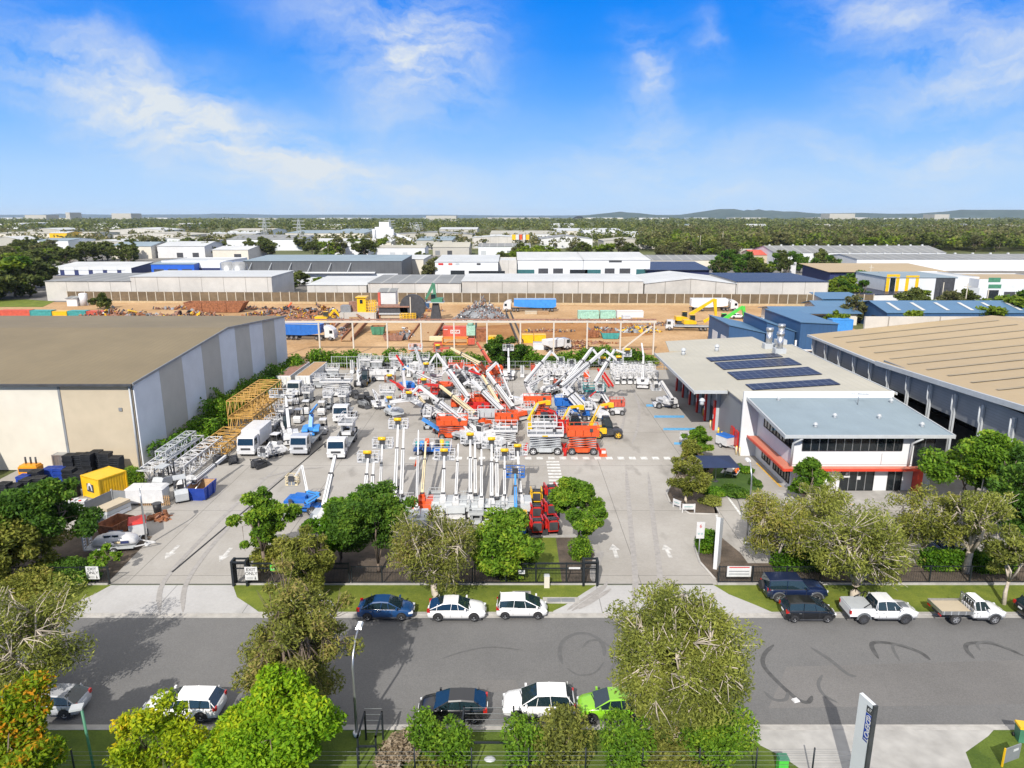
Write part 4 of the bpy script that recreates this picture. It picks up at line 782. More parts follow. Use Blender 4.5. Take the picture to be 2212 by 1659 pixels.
# ------------------------------------------------------------------ fences, gates and signs by the road
def fence(label, x0, x1, Y, h, post=2.4, gap=.13, name='fence', y1=None, m='fence_dark', bar=.022):
    t = T(name, label, 'gate' if 'gate' in name else 'fence', ((x0+x1)/2, Y, 0)); a = (x1-x0)/2
    b = MB(); n = int(2*a/gap)
    for i in range(n+1): x = -a+2*a*i/n; b.bx(x-bar/2, x+bar/2, -bar/2, bar/2, .12, h, m)
    b.obj('bars', t); b = MB(); b.bx(-a, a, -.03, .03, h-.04, h+.02, m); b.bx(-a, a, -.03, .03, .12, .2, m); b.obj('rail', t)
    n = max(1, round(2*a/post))
    for i in range(n+1): x = -a+2*a*i/n; b = MB(); b.bx(x-.05, x+.05, -.055, .055, 0, h+.08, m); b.obj('post', t)
    return t
def gate(label, x0, x1, Y, h, side):
    t = fence(label, x0, x1, Y, h, 2.9, .12, 'sliding_gate'); a = (x1-x0)/2; b = MB()
    b.bx(-a, a, -.06, .06, .02, .2, 'fence_dark'); b.bx(-a, a, -.05, .05, h-.5, h-.42, 'fence_dark'); b.bx(-a, a, -.05, .05, h-.07, h+.05, 'fence_dark'); b.obj('frame', t)
    e = side*a; b = MB()
    for dx in (0, -side*1.15): b.bx(e+dx-.09, e+dx+.09, -.4, -.22, 0, h+.35, 'fence_dark'); b.bx(e+dx-.09, e+dx+.09, .22, .4, 0, h+.35, 'fence_dark'); b.bx(e+dx-.09, e+dx+.09, -.22, .22, h+.2, h+.35, 'fence_dark')
    b.bx(min(e, e-side*1.15), max(e, e-side*1.15), -.38, -.26, h+.2, h+.33, 'fence_dark'); b.bx(min(e, e-side*1.15), max(e, e-side*1.15), .26, .38, h+.2, h+.33, 'fence_dark'); b.obj('guide_frame', t)
    return t
def signboard(label, x, y, z, w, h, m='white', lines=(), rot=(math.pi/2, 0, 0), name='sign', legs=0., ink='black'):
    t = T(name, label, 'sign', (x, y, 0)); b = MB(); b.bx(-w/2, w/2, -.02, .02, z, z+h, m); b.obj('panel', t)
    for s, dz, size, *o in lines:
        if s == 'walk':
            b = MB(); u = w*.3
            b.dome((u, -.03, z+.3), .035, ink, 8, 3, True)
            for p, q in (((0, .25), (0, .15)), ((0, .15), (-.05, .06)), ((0, .15), (.05, .06)), ((0, .23), (.06, .17)), ((0, .23), (-.06, .17))): b.beam((u+p[0], -.03, z+p[1]), (u+q[0], -.03, z+q[1]), .02, .03, ink)
            for k in range(3): b.bx(-w*.4, w*.12, -.03, -.021, z+.1+k*.07, z+.12+k*.07, 'grey')
            b.obj('pictogram', t)
        elif set(s) <= set('=_- '): b = MB(); b.bx(-w*.42, w*.42, -.03, -.021, z+dz-size*.18, z+dz+size*.18, o[0] if o else 'grey'); b.obj('text_line', t)
        else: text(s, size, o[0] if o else ink, t, (0, -.03, z+dz), rot)
    if legs: 
        for u in (-w/2+.06, w/2-.06): b = MB(); b.bx(u-.04, u+.04, .02, .09, 0, z+h, m); b.obj('leg', t)
    return t
fence('black bar fence left of the exit driveway', -52, -33.7, 52.62, 1.55)
gate('left sliding gate with the exit only board and green notice', -23.2, -13.6, 52.62, 1.9, -1)
fence('black pool style fence between the two sliding gates', -13.4, -3.3, 52.62, 1.6, 2.8)
gate('right sliding gate with small white notices beside the entry driveway', -3.1, 7.1, 52.62, 1.9, 1)
fence('black bar fence right of the entry driveway below the gum trees', 17.3, 31.5, 52.7, 1.55, 3.1)
fence('dark mesh fence in front of the clipped hedges at right', 31.6, 62, 52.7, 1.6, 3.4, .2, bar=.012)
signboard('white exit only board on the fence left of the driveway', -34.9, 52.45, .55, 1.05, 1.15, lines=[('EXIT', .92, .36), ('ONLY', .58, .36), ('walk', .2, .14)])
signboard('white exit only board on the left sliding gate', -21.6, 52.2, .6, 1.05, 1.2, lines=[('EXIT', .95, .38), ('ONLY', .6, .38), ('walk', .2, .14)])
signboard('green notice board on the left sliding gate', -19.7, 52.5, 1.3, .8, .5, 'green_paint', lines=[('======', .33, .13, 'white'), ('======', .16, .13, 'white')])
signboard('small white square notice on the right sliding gate', .8, 52.5, 1.0, .55, .34, lines=[('====', .17, .12)])
signboard('narrow white strip notice on the right sliding gate', 5.2, 52.5, 1.45, .95, .16)
signboard('wide white visitor notice with red bar on the entry gate fence', 18.9, 52.5, .75, 2.0, .95, lines=[('__________', .86, .24, 'red'), ('-  -  -  -  -  -', .5, .2), ('-  -  -  -  -  -', .25, .2)])
# white monolith, site signs and poles at the entry
def monolith():
    X, Y = G(1548, 1222); t = T('monolith_sign', 'tall white slanted top sign slab beside the entry driveway', 'sign', (X, Y, 0), R(62)); b = MB()
    b.prism([(-.75, 0), (.75, 0), (.75, 4.25), (-.75, 4.9)], -.16, .16, 'wall_bright', ax='y'); b.obj('slab', t)
    b = MB(); b.prism([(-.6, 3.1), (.6, 3.0), (.6, 3.3), (-.6, 3.45)], .161, .175, 'red', ax='y'); b.obj('red_stripe', t)
    b = MB(); b.bx(-.45, .45, .161, .175, 2.6, 2.75, 'grey'); b.obj('text_line', t)
monolith()
def polesign(label, x, y, h, w, hh, m, z=0):
    X, Y = G(x, y); t = T('pole_sign', label, 'sign', (X, Y, z)); b = MB(); b.cyl((0, 0, 0), (0, 0, h), .045, 'greywhite', 8); b.obj('pole', t); b = MB(); b.bx(-w/2, w/2, -.07, -.045, h-hh, h, m); b.obj('panel', t); return t
p = polesign('white pedestrian sign on a thin pole by the round hedge', 1509, 1202, 3.4, .72, 1.6, 'white'); text('6', .45, 'red', p, (0, -.09, 3.0), (math.pi/2, 0, 0)); text('o o', .32, 'teal', p, (0, -.09, 2.3), (math.pi/2, 0, 0))
polesign('pale blue green pole sign beside the leafy tree at the entry', 1268, 1196, 3.2, .5, 1.3, 'mint')
def lowsign(label, x, y, w, rz):
    X, Y = G(x, y); t = T('low_sign', label, 'sign', (X, Y, 0), rz); b = MB(); b.bx(-w/2, w/2, -.03, .03, .35, .95, 'white'); b.obj('panel', t)
    for u in (-w/2+.05, w/2-.05): b = MB(); b.bx(u-.05, u+.05, -.05, .05, 0, .97, 'white'); b.obj('leg', t)
    b = MB(); b.bx(-w*.35, w*.3, -.04, -.031, .62, .68, 'teal'); b.bx(-w*.35, w*.2, -.04, -.031, .5, .53, 'grey'); b.obj('lettering', t)
lowsign('low white directory sign at the tip of the garden island', 1487, 1107, 1.35, 0); lowsign('low white sign turned toward the entry lane on the garden island', 1462, 1098, 1.0, R(-50))
def streetlight(label, x, y, h, arm, m='steel', az=90., head='lampwhite'):
    X, Y = G(x, y) if y < 2000 else (x, y-2000); t = T('street_lamp', label, 'street lamp', (X, Y, 0)); b = MB(); c, s = math.cos(R(az)), math.sin(R(az))
    b.tube([(0, 0, 0), (0, 0, h*.45), (0, 0, h*.8), (c*arm*.12, s*arm*.12, h*.92), (c*arm*.5, s*arm*.5, h*1.02), (c*arm, s*arm, h*1.05)], .1, m, 8, .05); b.obj('pole', t)
    b = MB(); b.cyl((0, 0, 0), (0, 0, .25), .22, 'lampwhite', 10); b.obj('base', t)
    b = MB(); b.box((c*(arm+.25), s*(arm+.25), h*1.05), (.36, .75, .16), head, rz=R(az-90), tap=.7); b.obj('lamp_head', t)
streetlight('tall grey curved street lamp leaning over the road', 771, 1588, 5.7, 1.9)
def floodpole():
    X, Y = G(205, 1668); t = T('flood_light', 'dark post with flat white flood light at lower left', 'street lamp', (X, Y, 0)); z = HZ(1530, Y); b = MB(); b.cyl((0, 0, -1), (-.15, 0, z), .07, 'dgreen', 8); b.obj('pole', t)
    b = MB(); b.box((-.4, 0, z+.05), (.62, .5, .12), 'greywhite', rz=.3); b.obj('lamp_head', t)
floodpole()
for lab, x, y, h, a, az in (('thin grey lamp post in front of the office car park', 1612, 1175, 7.5, 1.2, 90), ('grey lamp post among the gum trees at the right', 2108, 1135, 6.0, 1.0, 180), ('leaning lamp post at the yard edge beside the timber pallet', 318, 1178, 5.2, .8, 120)): streetlight(lab, x, y, h, a, az=az)

# pylon sign, bin, cabinet, near fence
def pylon():
    X, Y = G(1880, 1665); t = T('pylon_sign', 'grey slanted pylon sign with vertical depot lettering', 'sign', (X, 31.0, 0), R(104)); Y = 31.0
    X = XA(1860, Y, 3.2); t.location.x = X; top = HZ(1506, Y)
    b = MB(); b.prism([(-.55, -.2), (.42, -.2), (.42, top-.05), (-.55, top-.05)], -.1, .1, 'wall_bluegrey', ax='y'); b.bx(-.66, -.555, -.12, .12, -.2, top-.04, 'dark'); b.obj('slab', t)
    b = MB(); b.bx(-.58, -.18, .1, .112, top-2.35, top-.72, 'plastic_blue'); b.obj('name_panel', t); b = MB(); b.bx(-.58, -.18, .1, .112, top-.68, top-.3, 'dark'); b.obj('number_panel', t)
    text('67', .26, 'white', t, (-.38, .115, top-.49), (math.pi/2, 0, math.pi), name='number'); text('DEPOT', .42, 'white', t, (-.38, .115, top-1.68), (math.pi/2, math.pi/2, math.pi), bold=.008)
    b = MB()
    for i in range(14): a0, a1 = 2*math.pi*i/14, 2*math.pi*(i+1)/14; b.beam((-.38+math.cos(a0)*.12, .118, top-.93+math.sin(a0)*.12), (-.38+math.cos(a1)*.12, .118, top-.93+math.sin(a1)*.12), .03, .04, 'white')
    b.beam((-.46, .118, top-.93), (-.3, .118, top-.93), .03, .03, 'white'); b.obj('logo', t)
pylon()
def wheelie_bin():
    X, Y = G(2205, 1598); t = T('wheelie_bin', 'green wheelie bin with bright yellow lid at the kerb', 'bin', (X, Y, 0), R(-12)); b = MB(); b.box((0, 0, .48), (.5, .58, .94), 'dgreen', tap=1.15); b.obj('body', t)
    b = MB(); b.box((0, 0, 1.0), (.66, .76, .1), 'yellow', tap=.92); b.obj('lid', t)
    for s in (1, -1): b = MB(); b.cyl((s*.27, .28, .12), (s*.34, .28, .12), .12, 'black', 10); b.obj('wheel', t)
wheelie_bin()
def cabinet():
    X, Y = G(1688, 1668); t = T('service_cabinet', 'small green service pillar at the bottom edge', 'cabinet', (X, Y, 0)); b = MB(); b.bx(-.26, .26, -.2, .2, 0, .95, 'green_paint'); b.obj('body', t); b = MB(); b.box((0, 0, 1.02), (.62, .5, .14), 'dgreen', tap=.8); b.obj('cap', t)
MATS['green_paint'] = MATS['green_paint']; cabinet()
X, Y = G(2180, 1650); t = T('info_board', 'dark framed notice board with yellow edge at lower right', 'sign', (X, Y, 0), R(20)); b = MB(); b.bx(-.55, .7, -.03, .03, .2, 1.15, 'grey'); b.obj('panel', t); b = MB(); b.bx(-.62, -.55, -.04, .04, 0, 1.2, 'yellow'); b.obj('edge', t); b = MB(); b.bx(.1, .5, -.04, -.031, .8, .95, 'white'); b.obj('label_plate', t)
def wirefence():
    Y = 31.9; t = T('wire_fence', 'thin green post and wire fence along the bottom edge', 'fence', (-9, Y, 0)); b = MB(); x0, x1 = -27, 19
    for z in (.3, .6, .9, 1.2, 1.5, 1.75): b.beam((x0+9, 0, z), (x1+9, 0, z), .01, .01, 'grey')
    b.obj('wire', t)
    for x in np.arange(x0, x1+.1, 3.1): b = MB(); b.cyl((x+9, 0, -.05), (x+9, 0, 2.0), .045, 'fence_dark', 6); b.obj('post', t)
wirefence()
def frame_rack(label, x, y, w, h):
    X, Y = G(x, y); t = T('steel_frame', label, 'steel frame', (X, Y, 0)); b = MB()
    for u in (-w/2, w/2): b.bx(u-.05, u+.05, -.05, .05, 0, h, 'fence_dark'); b.bx(u-.05, u+.05, 1.9, 2.0, 0, h, 'fence_dark'); b.bx(u-.05, u+.05, -.05, 2, h-.1, h, 'fence_dark')
    b.bx(-w/2, w/2, -.05, .05, h*.62, h*.62+.08, 'fence_dark'); b.obj('frame', t); b = MB()
    for i in range(5): b.beam((-w/2, 1.95, .5+i*.4), (w/2, 1.95, .5+i*.4), .02, .02, 'steel')
    b.obj('wire', t)
frame_rack('open dark steel goal frame over the lawn at the bottom', 1054, 1650, 2.9, 2.2)
frame_rack('dark steel gate frame beside the dead branches', 795, 1652, 1.0, 1.9)
for lab, x, y in (('pale stone slab lying on the lawn at lower left', 468, 1628), ('white stone on the lawn below the black hatchback', 1058, 1640)):
    X, Y = G(x, y); b = MB(); b.dome((0, 0, 0), .3, 'greywhite', 9, 3, rad=(.34, .24, .12)); o = b.obj('stone'); o.location = (X, Y, 0); tag(o, lab, 'stone')
b = MB(); b.box((0, 0, .06), (.42, .36, .1), 'white', rz=.3, tap=.8); o = b.obj('litter_bag'); o.location = G(1719, 1511)+(-.1,); tag(o, 'white litter bag lying on the road by the skid marks', 'litter')
for lab, x, y, w, d in (('grey service pit lid set in the verge behind the compact car', 1212, 1297, 2.9, .9), ('dark rectangular pit lid in the verge', 1127, 1280, 1.5, .4)):
    X, Y = G(x, y); t = T('pit_lid', lab, 'pit lid', (X, Y, 0)); b = MB(); b.bx(-w/2, w/2, -d/2, d/2, -.05, .03, 'kerb'); b.obj('surround', t)
    b = MB(); b.bx(-w*.38, -.02, -d*.3, d*.3, .03, .045, 'grey'); b.bx(.02, w*.38, -d*.3, d*.3, .03, .045, 'grey'); b.obj('lid', t)
X, Y = G(1536, 1285); 
t = T('meter_box', 'narrow pale meter box at the foot of the right gate', 'meter box', (XA(1181, 52.1), 52.1, 0)); b = MB(); b.bx(-.22, .22, -.15, .15, 0, 1.05, 'wall_cream'); b.obj('body', t); b = MB(); b.box((0, 0, 1.1), (.5, .36, .1), 'greywhite', tap=.8); b.obj('lid', t)

# ------------------------------------------------------------------ trees near the road
def at(x, y): X, Y = G(x, y); return (X, Y, 0)
N = lambda **k: k
tree('tall narrow brown green tree at the near kerb covering the white car', at(662, 1600), 1, 9.8, 6.0, style='euc', leaf='leaf_brownish', bark='bark_brown', nclump=105, nleaf=330, size=.14, base=.2, lean=(-.9, 2.0), tr=.22)
tree('upright olive green tree in front of the left sliding gate', at(668, 1292), 2, 6.0, 4.8, style='euc', leaf='leaf_olive', bark='bark_brown', nclump=64, nleaf=320, size=.15, base=.08, tr=.16)
tree('half bare tree with pale branches in front of the middle fence', at(936, 1300), 3, 7.0, 7.6, style='euc', leaf='leaf_brownish', bark='bark_pale', nclump=58, nleaf=190, size=.15, base=.28, lean=(0, .8), tr=.26)
tree('broad pale limbed gum tree at the near kerb over the lime car', at(1462, 1592), 4, 8.7, 8.2, style='euc', leaf='leaf_euc', bark='bark_pale', nclump=150, nleaf=380, size=.13, base=.14, lean=(-.3, 1.6), tr=.36)
tree('grey green gum tree leaning in at the left edge', at(30, 1540), 5, 7.8, 8.6, style='euc', leaf='leaf_euc', bark='bark_pale', nclump=72, nleaf=240, size=.14, base=.22, lean=(.3, 1.0), tr=.28)
tree('forked gum tree with thick pale trunk above the white dual cab ute', at(1846, 1296), 6, 7.5, 8.6, style='euc', leaf='leaf_euc', bark='bark_pale', nclump=86, nleaf=220, size=.15, base=.22, lean=(.2, .8), tr=.36)
tree('airy olive gum tree at the left end of the office car park', at(1680, 1226), 7, 7.3, 7.0, style='euc', leaf='leaf_olive', bark='bark_pale', nclump=66, nleaf=230, size=.14, base=.2, lean=(-.2, .4), tr=.22)
tree('slim pale gum tree behind the airy olive one', at(1765, 1185), 8, 7.2, 5.8, style='euc', leaf='leaf_euc', bark='bark_pale', nclump=44, nleaf=190, size=.14, base=.28, tr=.2)
tree('leaning gum tree with thick bare trunk inside the right fence', at(2086, 1236), 9, 7.6, 5.6, style='euc', leaf='leaf_euc', bark='bark_pale', nclump=50, nleaf=190, size=.15, base=.32, lean=(1.0, .8), tr=.32)
tree('grey green gum tree in front of the red awning post', at(1990, 1208), 10, 6.9, 6.8, style='euc', leaf='leaf_olive', bark='bark_pale', nclump=48, nleaf=200, size=.15, base=.25, tr=.22)
tree('thin young gum tree with curved trunk beside the tray ute', at(2168, 1305), 11, 6.2, 4.4, style='euc', leaf='leaf_euc', bark='bark_pale', nclump=40, nleaf=180, size=.17, base=.4, lean=(.9, .8), tr=.15)
tree('round leafy tree beside the red mini loaders', at(1250, 1180), 12, 6.0, 5.4, leaf='leaf_green', nclump=60, nleaf=520, size=.15, base=.25)
tree('ragged leafy tree at the corner of the exit driveway bed', at(572, 1232), 13, 6.6, 5.0, leaf='leaf_green', nclump=40, nleaf=360, size=.165, base=.28, lean=(-.3, .4))
tree('glossy dense tree behind the fence left of the half bare tree', at(818, 1236), 14, 7.3, 6.8, leaf='leaf_deep', nclump=80, nleaf=520, size=.15, base=.12)
tree('bushy green tree left of the glossy dense tree', at(738, 1218), 15, 5.8, 5.6, leaf='leaf_hedge', nclump=60, nleaf=300, size=.19, base=.1)
tree('feathery bright green tree above the right sliding gate', at(1093, 1236), 16, 5.1, 6.8, leaf='leaf_green', nclump=60, nleaf=320, size=.19, base=.1)
tree('large leafy green tree in front of the crate stacks at left', at(112, 1228), 17, 7.8, 7.2, leaf='leaf_deep', nclump=56, nleaf=420, size=.19, base=.2, lean=(.3, .3))
tree('spindly sapling in the mulch below the car trailer', at(225, 1238), 18, 2.6, 2.4, leaf='leaf_green', nclump=16, nleaf=60, size=.2, base=.3, tr=.05)
tree('olive bushy tree behind the left bar fence at the edge', at(20, 1262), 19, 6.2, 8.0, leaf='leaf_olive', nclump=70, nleaf=280, size=.19, base=.06)
tree('big round lime green tree at the bottom left of the lamp pole', at(616, 1694), 20, 5.8, 6.2, leaf='leaf_lime', nclump=120, nleaf=640, size=.135, base=.14)
tree('small yellow green tree in front of the white station wagon', at(368, 1700), 21, 4.9, 5.0, leaf='leaf_yellow', nclump=34, nleaf=240, size=.125, base=.35, tr=.09)
tree('orange and green autumn tree in the lower left corner', at(58, 1722), 22, 5.9, 6.2, leaf='leaf_orange', nclump=70, nleaf=560, size=.14, base=.2)
tree('bright green tree in front of the open storage shed', at(2092, 1118), 23, 8.6, 8.6, leaf='leaf_green', nclump=80, nleaf=260, size=.22, base=.18)
tree('tall green tree at the right edge beyond the hedges', at(2205, 1160), 24, 9.0, 9.2, leaf='leaf_deep', nclump=80, nleaf=270, size=.22, base=.15)
tree('small leafy green tree against the front corner of the office', at(1735, 1092), 25, 4.8, 5.0, leaf='leaf_green', nclump=34, nleaf=240, size=.19, base=.2)
tree('round olive tree with pale trunk on the garden island', at(1482, 1088), 26, 5.0, 4.6, style='euc', leaf='leaf_olive', bark='bark_pale', nclump=50, nleaf=220, size=.17, base=.3, tr=.16)
tree('tall bushy shrub tree behind the round olive tree on the island', at(1497, 1018), 27, 3.9, 4.6, leaf='leaf_olive', nclump=34, nleaf=220, size=.19, base=.12)
tree('light green shrub tree by the small white lift at the workshop apron', at(1506, 985), 28, 3.6, 4.0, leaf='leaf_green', nclump=30, nleaf=240, size=.19, base=.12)
for lab, x, y, w, h, lf, s in (('leafy shrub in front of the bonnet of the black hatchback', 915, 1640, 1.9, 3.2, 'leaf_green', 31), ('leafy shrub behind the wire fence below the black hatchback', 985, 1662, 2.1, 3.0, 'leaf_green', 32), ('leafy shrub in front of the white suv', 1128, 1655, 2.0, 3.0, 'leaf_green', 33),
        ('wispy brown bush in front of the white suv', 1210, 1650, 3.0, 3.1, 'leaf_brownish', 34), ('leafy shrub below the lime green hatchback', 1345, 1660, 2.6, 3.3, 'leaf_green', 35), ('spreading green shrub right of the gum tree roots', 1560, 1655, 3.9, 2.8, 'leaf_green', 36),
        ('brown twiggy undergrowth below the gum tree roots', 1455, 1668, 3.6, 1.2, 'leaf_brownish', 37), ('dry pale heap of dead branches beside the lamp pole', 870, 1640, 2.6, 1.2, 'dead_twigs', 38), ('low tangled scrub along the bottom wire fence', 950, 1672, 3.2, .9, 'leaf_brownish', 39),
        ('rounded clipped hedge beside the monolith sign', 1532, 1188, 2.7, 2.0, 'leaf_hedge', 40), ('tall tufted grass clump beside the pole sign', 1250, 1208, 1.9, 2.2, 'leaf_green', 41), ('grey green shrub behind the left gate notice', 590, 1216, 3.6, 1.6, 'leaf_olive', 42),
        ('low leafy plant in the mulch behind the left fence', 200, 1255, 1.4, 1.0, 'leaf_hedge', 43), ('scrubby bush below the left bar fence on the verge', 60, 1300, 5.5, 2.2, 'leaf_olive', 44), ('small round shrub by the grey precast corner of the storehouse', 296, 1055, 2.4, 2.4, 'leaf_green', 45),
        ('dark shrubs in shade behind the left bar fence', 140, 1250, 4.5, 1.4, 'leaf_deep', 46), ('silver ground cover mound on the garden island', 1530, 1085, 2.6, .5, 'leaf_euc', 47), ('mint green ground cover mound by the picnic lawn', 1548, 1066, 2.6, .5, 'leaf_hedge', 48),
        ('grass tuft at the right edge of the picnic lawn', 1612, 1020, 1.8, .6, 'leaf_hedge', 49), ('grass tuft at the lower right of the picnic lawn', 1630, 1045, 1.6, .5, 'leaf_deep', 50), ('dark grass tuft at the bottom of the picnic lawn', 1585, 1068, 2.8, .6, 'leaf_deep', 51), ('hedge tuft left of the picnic table', 1500, 1052, 2.6, .9, 'leaf_deep', 52)):
    bush(lab, at(x, y), s, w, h, lf, n=int(1300*w), size=.12)
for lab, x, y, w, h, d, s in (('long clipped hedge inside the fence behind the navy four wheel drive', 1722, 1228, 4.4, 1.9, 1.6, 61), ('bright clipped hedge in front of the blue parked car', 2050, 1226, 5.0, 1.6, 1.6, 62), ('dark clipped hedge right of the leaning gum trunk', 2142, 1232, 3.4, 1.7, 1.5, 63)): bush(lab, at(x, y), s, w, h, 'leaf_hedge', n=4200, size=.14, name='hedge', cat='hedge', boxy=d)
# ------------------------------------------------------------------ hire machines
def rail(b, x0, x1, y0, y1, z0, z1, m, w=.05, nx=2, ny=1, toe=True, rows=2):
    for i in range(nx+1):
        x = sm(x0, x1, i/nx)
        for y in (y0, y1): b.bx(x-w/2, x+w/2, y-w/2, y+w/2, z0, z1, m)
    for j in range(1, ny):
        y = sm(y0, y1, j/ny)
        for x in (x0, x1): b.bx(x-w/2, x+w/2, y-w/2, y+w/2, z0, z1, m)
    for k in range(1, rows+1):
        z = sm(z0, z1, k/rows)-w/2
        for y in (y0, y1): b.bx(x0, x1, y-w*.45, y+w*.45, z-w*.45, z+w*.45, m)
        for x in (x0, x1): b.bx(x-w*.45, x+w*.45, y0, y1, z-w*.45, z+w*.45, m)
    if toe:
        for y in (y0, y1): b.bx(x0, x1, y-.015, y+.015, z0, z0+.2, m)
        for x in (x0, x1): b.bx(x-.015, x+.015, y0, y1, z0, z0+.2, m)
def basket(t, p, w, d, m, pad=True, rz=0., h=1.1, nm='basket'):
    b = MB(); b.bx(-w/2, w/2, -d/2, d/2, 0, .06, 'grey'); rail(b, -w/2, w/2, -d/2, d/2, .06, h, m, .06, 4 if w > 1.8 else 2, 2, rows=2)
    b.bx(-.3, .3, -d/2-.06, -d/2+.12, .55, h, 'dark'); b.bx(-w*.3, w*.3, -d/2-.02, -d/2+.02, .1, .5, 'grey'); o = b.obj(nm, t, loc=p, rot=(0, 0, rz))
    if pad: b = MB(); b.cyl((-.42, -d/2-.06, h+.12), (.42, -d/2-.06, h+.12), .2, 'yellow', 10); b.obj('padding', o)
    return o
def chassis(t, M, paint, L=3.2, w=2.3, r=.48, hood=True, hm='greywhite', tyre='tyre', rimm='rim', turn=None):
    """four wheeled base with a turntable carrying two rounded engine covers and a counterweight"""
    b = MB(); b.M = M; b.bx(-L/2, L/2, -w*.3, w*.3, r*.7, r*1.55, paint); b.bx(-L/2-.25, -L/2, -w*.42, w*.42, r*.6, r*1.3, paint); b.bx(L/2, L/2+.25, -w*.42, w*.42, r*.6, r*1.3, paint); b.cyl((0, 0, r*1.5), (0, 0, r*1.9), .6, 'dark', 12); b.obj('chassis', t)
    for sx in (-1, 1):
        for sy in (-1, 1):
            p = M @ Vector((sx*L*.36, sy*(w/2-.18), r)); o = wheel(t, p, r, .38, rimm, tyre, side=sy); o.rotation_euler = (0, 0, math.atan2(M[1][0], M[0][0]))
    if hood:
        q = turn if turn is not None else M
        for sy in (-1, 1):
            b = MB(); b.M = q; b.prism([(-1.35, r*1.95), (1.0, r*1.95), (1.1, r*2.6), (.85, r*3.3), (-1.1, r*3.5), (-1.5, r*2.9)], sy*.36, sy*1.12, hm, ax='y'); b.bx(-.7, .5, sy*1.1, sy*1.14, r*2.2, r*2.9, 'grey'); b.obj('engine_cover', t)
        b = MB(); b.M = q; b.prism([(-1.9, r*1.95), (-1.3, r*1.95), (-1.3, r*3.2), (-1.75, r*3.2)], -.95, .95, hm, ax='y'); b.obj('counterweight', t)
        b = MB(); b.M = q; b.bx(-1.2, .3, -.33, .33, r*1.9, r*3.8, paint); b.obj('turret', t)
def rotz(a): return Matrix.Rotation(a, 4, 'Z')
def boom(t, p, q, w, m, nm='boom', slot=True, tel=True, m2=None):
    p, q = Vector(p), Vector(q); b = MB(); k = .62 if tel else 1.; mid = p+(q-p)*k
    b.beam(p, mid, w, w*1.25, m, w*.92, w*1.1)
    if tel: b.beam(p+(q-p)*(k-.04), q, w*.62, w*.75, m2 or m); b.beam(mid-(q-p).normalized()*.12, mid+(q-p).normalized()*.1, w*1.05, w*1.2, 'dark')
    if slot:
        d = (q-p).normalized(); s = d.cross(Vector((0, 0, 1)));
        if s.length > .01:
            s.normalize()
            for sg in (1, -1): b.beam(p+d*.3+s*sg*w*.5, mid-d*.2+s*sg*w*.47, .03, w*.22, 'dark')
        u = Vector((0, 0, 1)); b.beam(p+d*.4+u*w*.72, mid-d*.3+u*w*.66, w*.22, .03, 'grey')
    b.cyl(p-Vector((w*.55, 0, 0)), p+Vector((w*.55, 0, 0)), w*.5, 'dark', 8); b.cyl(q-Vector((w*.4, 0, 0)), q+Vector((w*.4, 0, 0)), w*.4, 'dark', 8)
    return b.obj(nm, t)
def lift(label, base, pts, paint='white', head=None, w=.42, bk=(2.2, .9), jib=True, hm=None, pad=True, group='boom lifts parked in the yard', name='boom_lift', bm=None, ch=True, bp=None, tel=True, brz=0., colours=None, L=3.2, wid=2.3, r=.48):
    """boom lift: world points pts run from the turret pivot to the basket end"""
    X, Y = base; t = T(name, label, 'boom lift', (X, Y, 0), 0, group); loc = Vector((X, Y, 0)); P = [Vector(p)-loc for p in pts]
    d = P[1]-P[0]; ang = math.atan2(d.y, d.x); M = rotz(ang if head is None else head)
    if ch: chassis(t, M, paint, hm=hm or paint, turn=rotz(ang), L=L, w=wid, r=r)
    b = MB(); b.beam((0, 0, .9), P[0], .5, .6, paint); b.obj('riser', t); n = len(P)-1
    for i in range(n):
        last = jib and i == n-1 and n > 1; c = colours[i] if colours else (bm or paint)
        boom(t, P[i], P[i+1], w*(1-.12*i)*(.62 if last else 1), c, 'jib' if last else 'boom', tel=tel and not last and (P[i+1]-P[i]).length > 4, slot=not last)
        if i == 0: b = MB(); b.cyl(P[0]*.75+P[1]*.25+Vector((0, 0, -w)), P[0]*.98+Vector((0, 0, -.9)), .08, 'steel', 8); b.obj('hydraulic_ram', t)
    if bk: basket(t, P[-1]+Vector((0, bk[1]*.4, -.5)), bk[0], bk[1], bp or 'white', pad, brz)
    return t
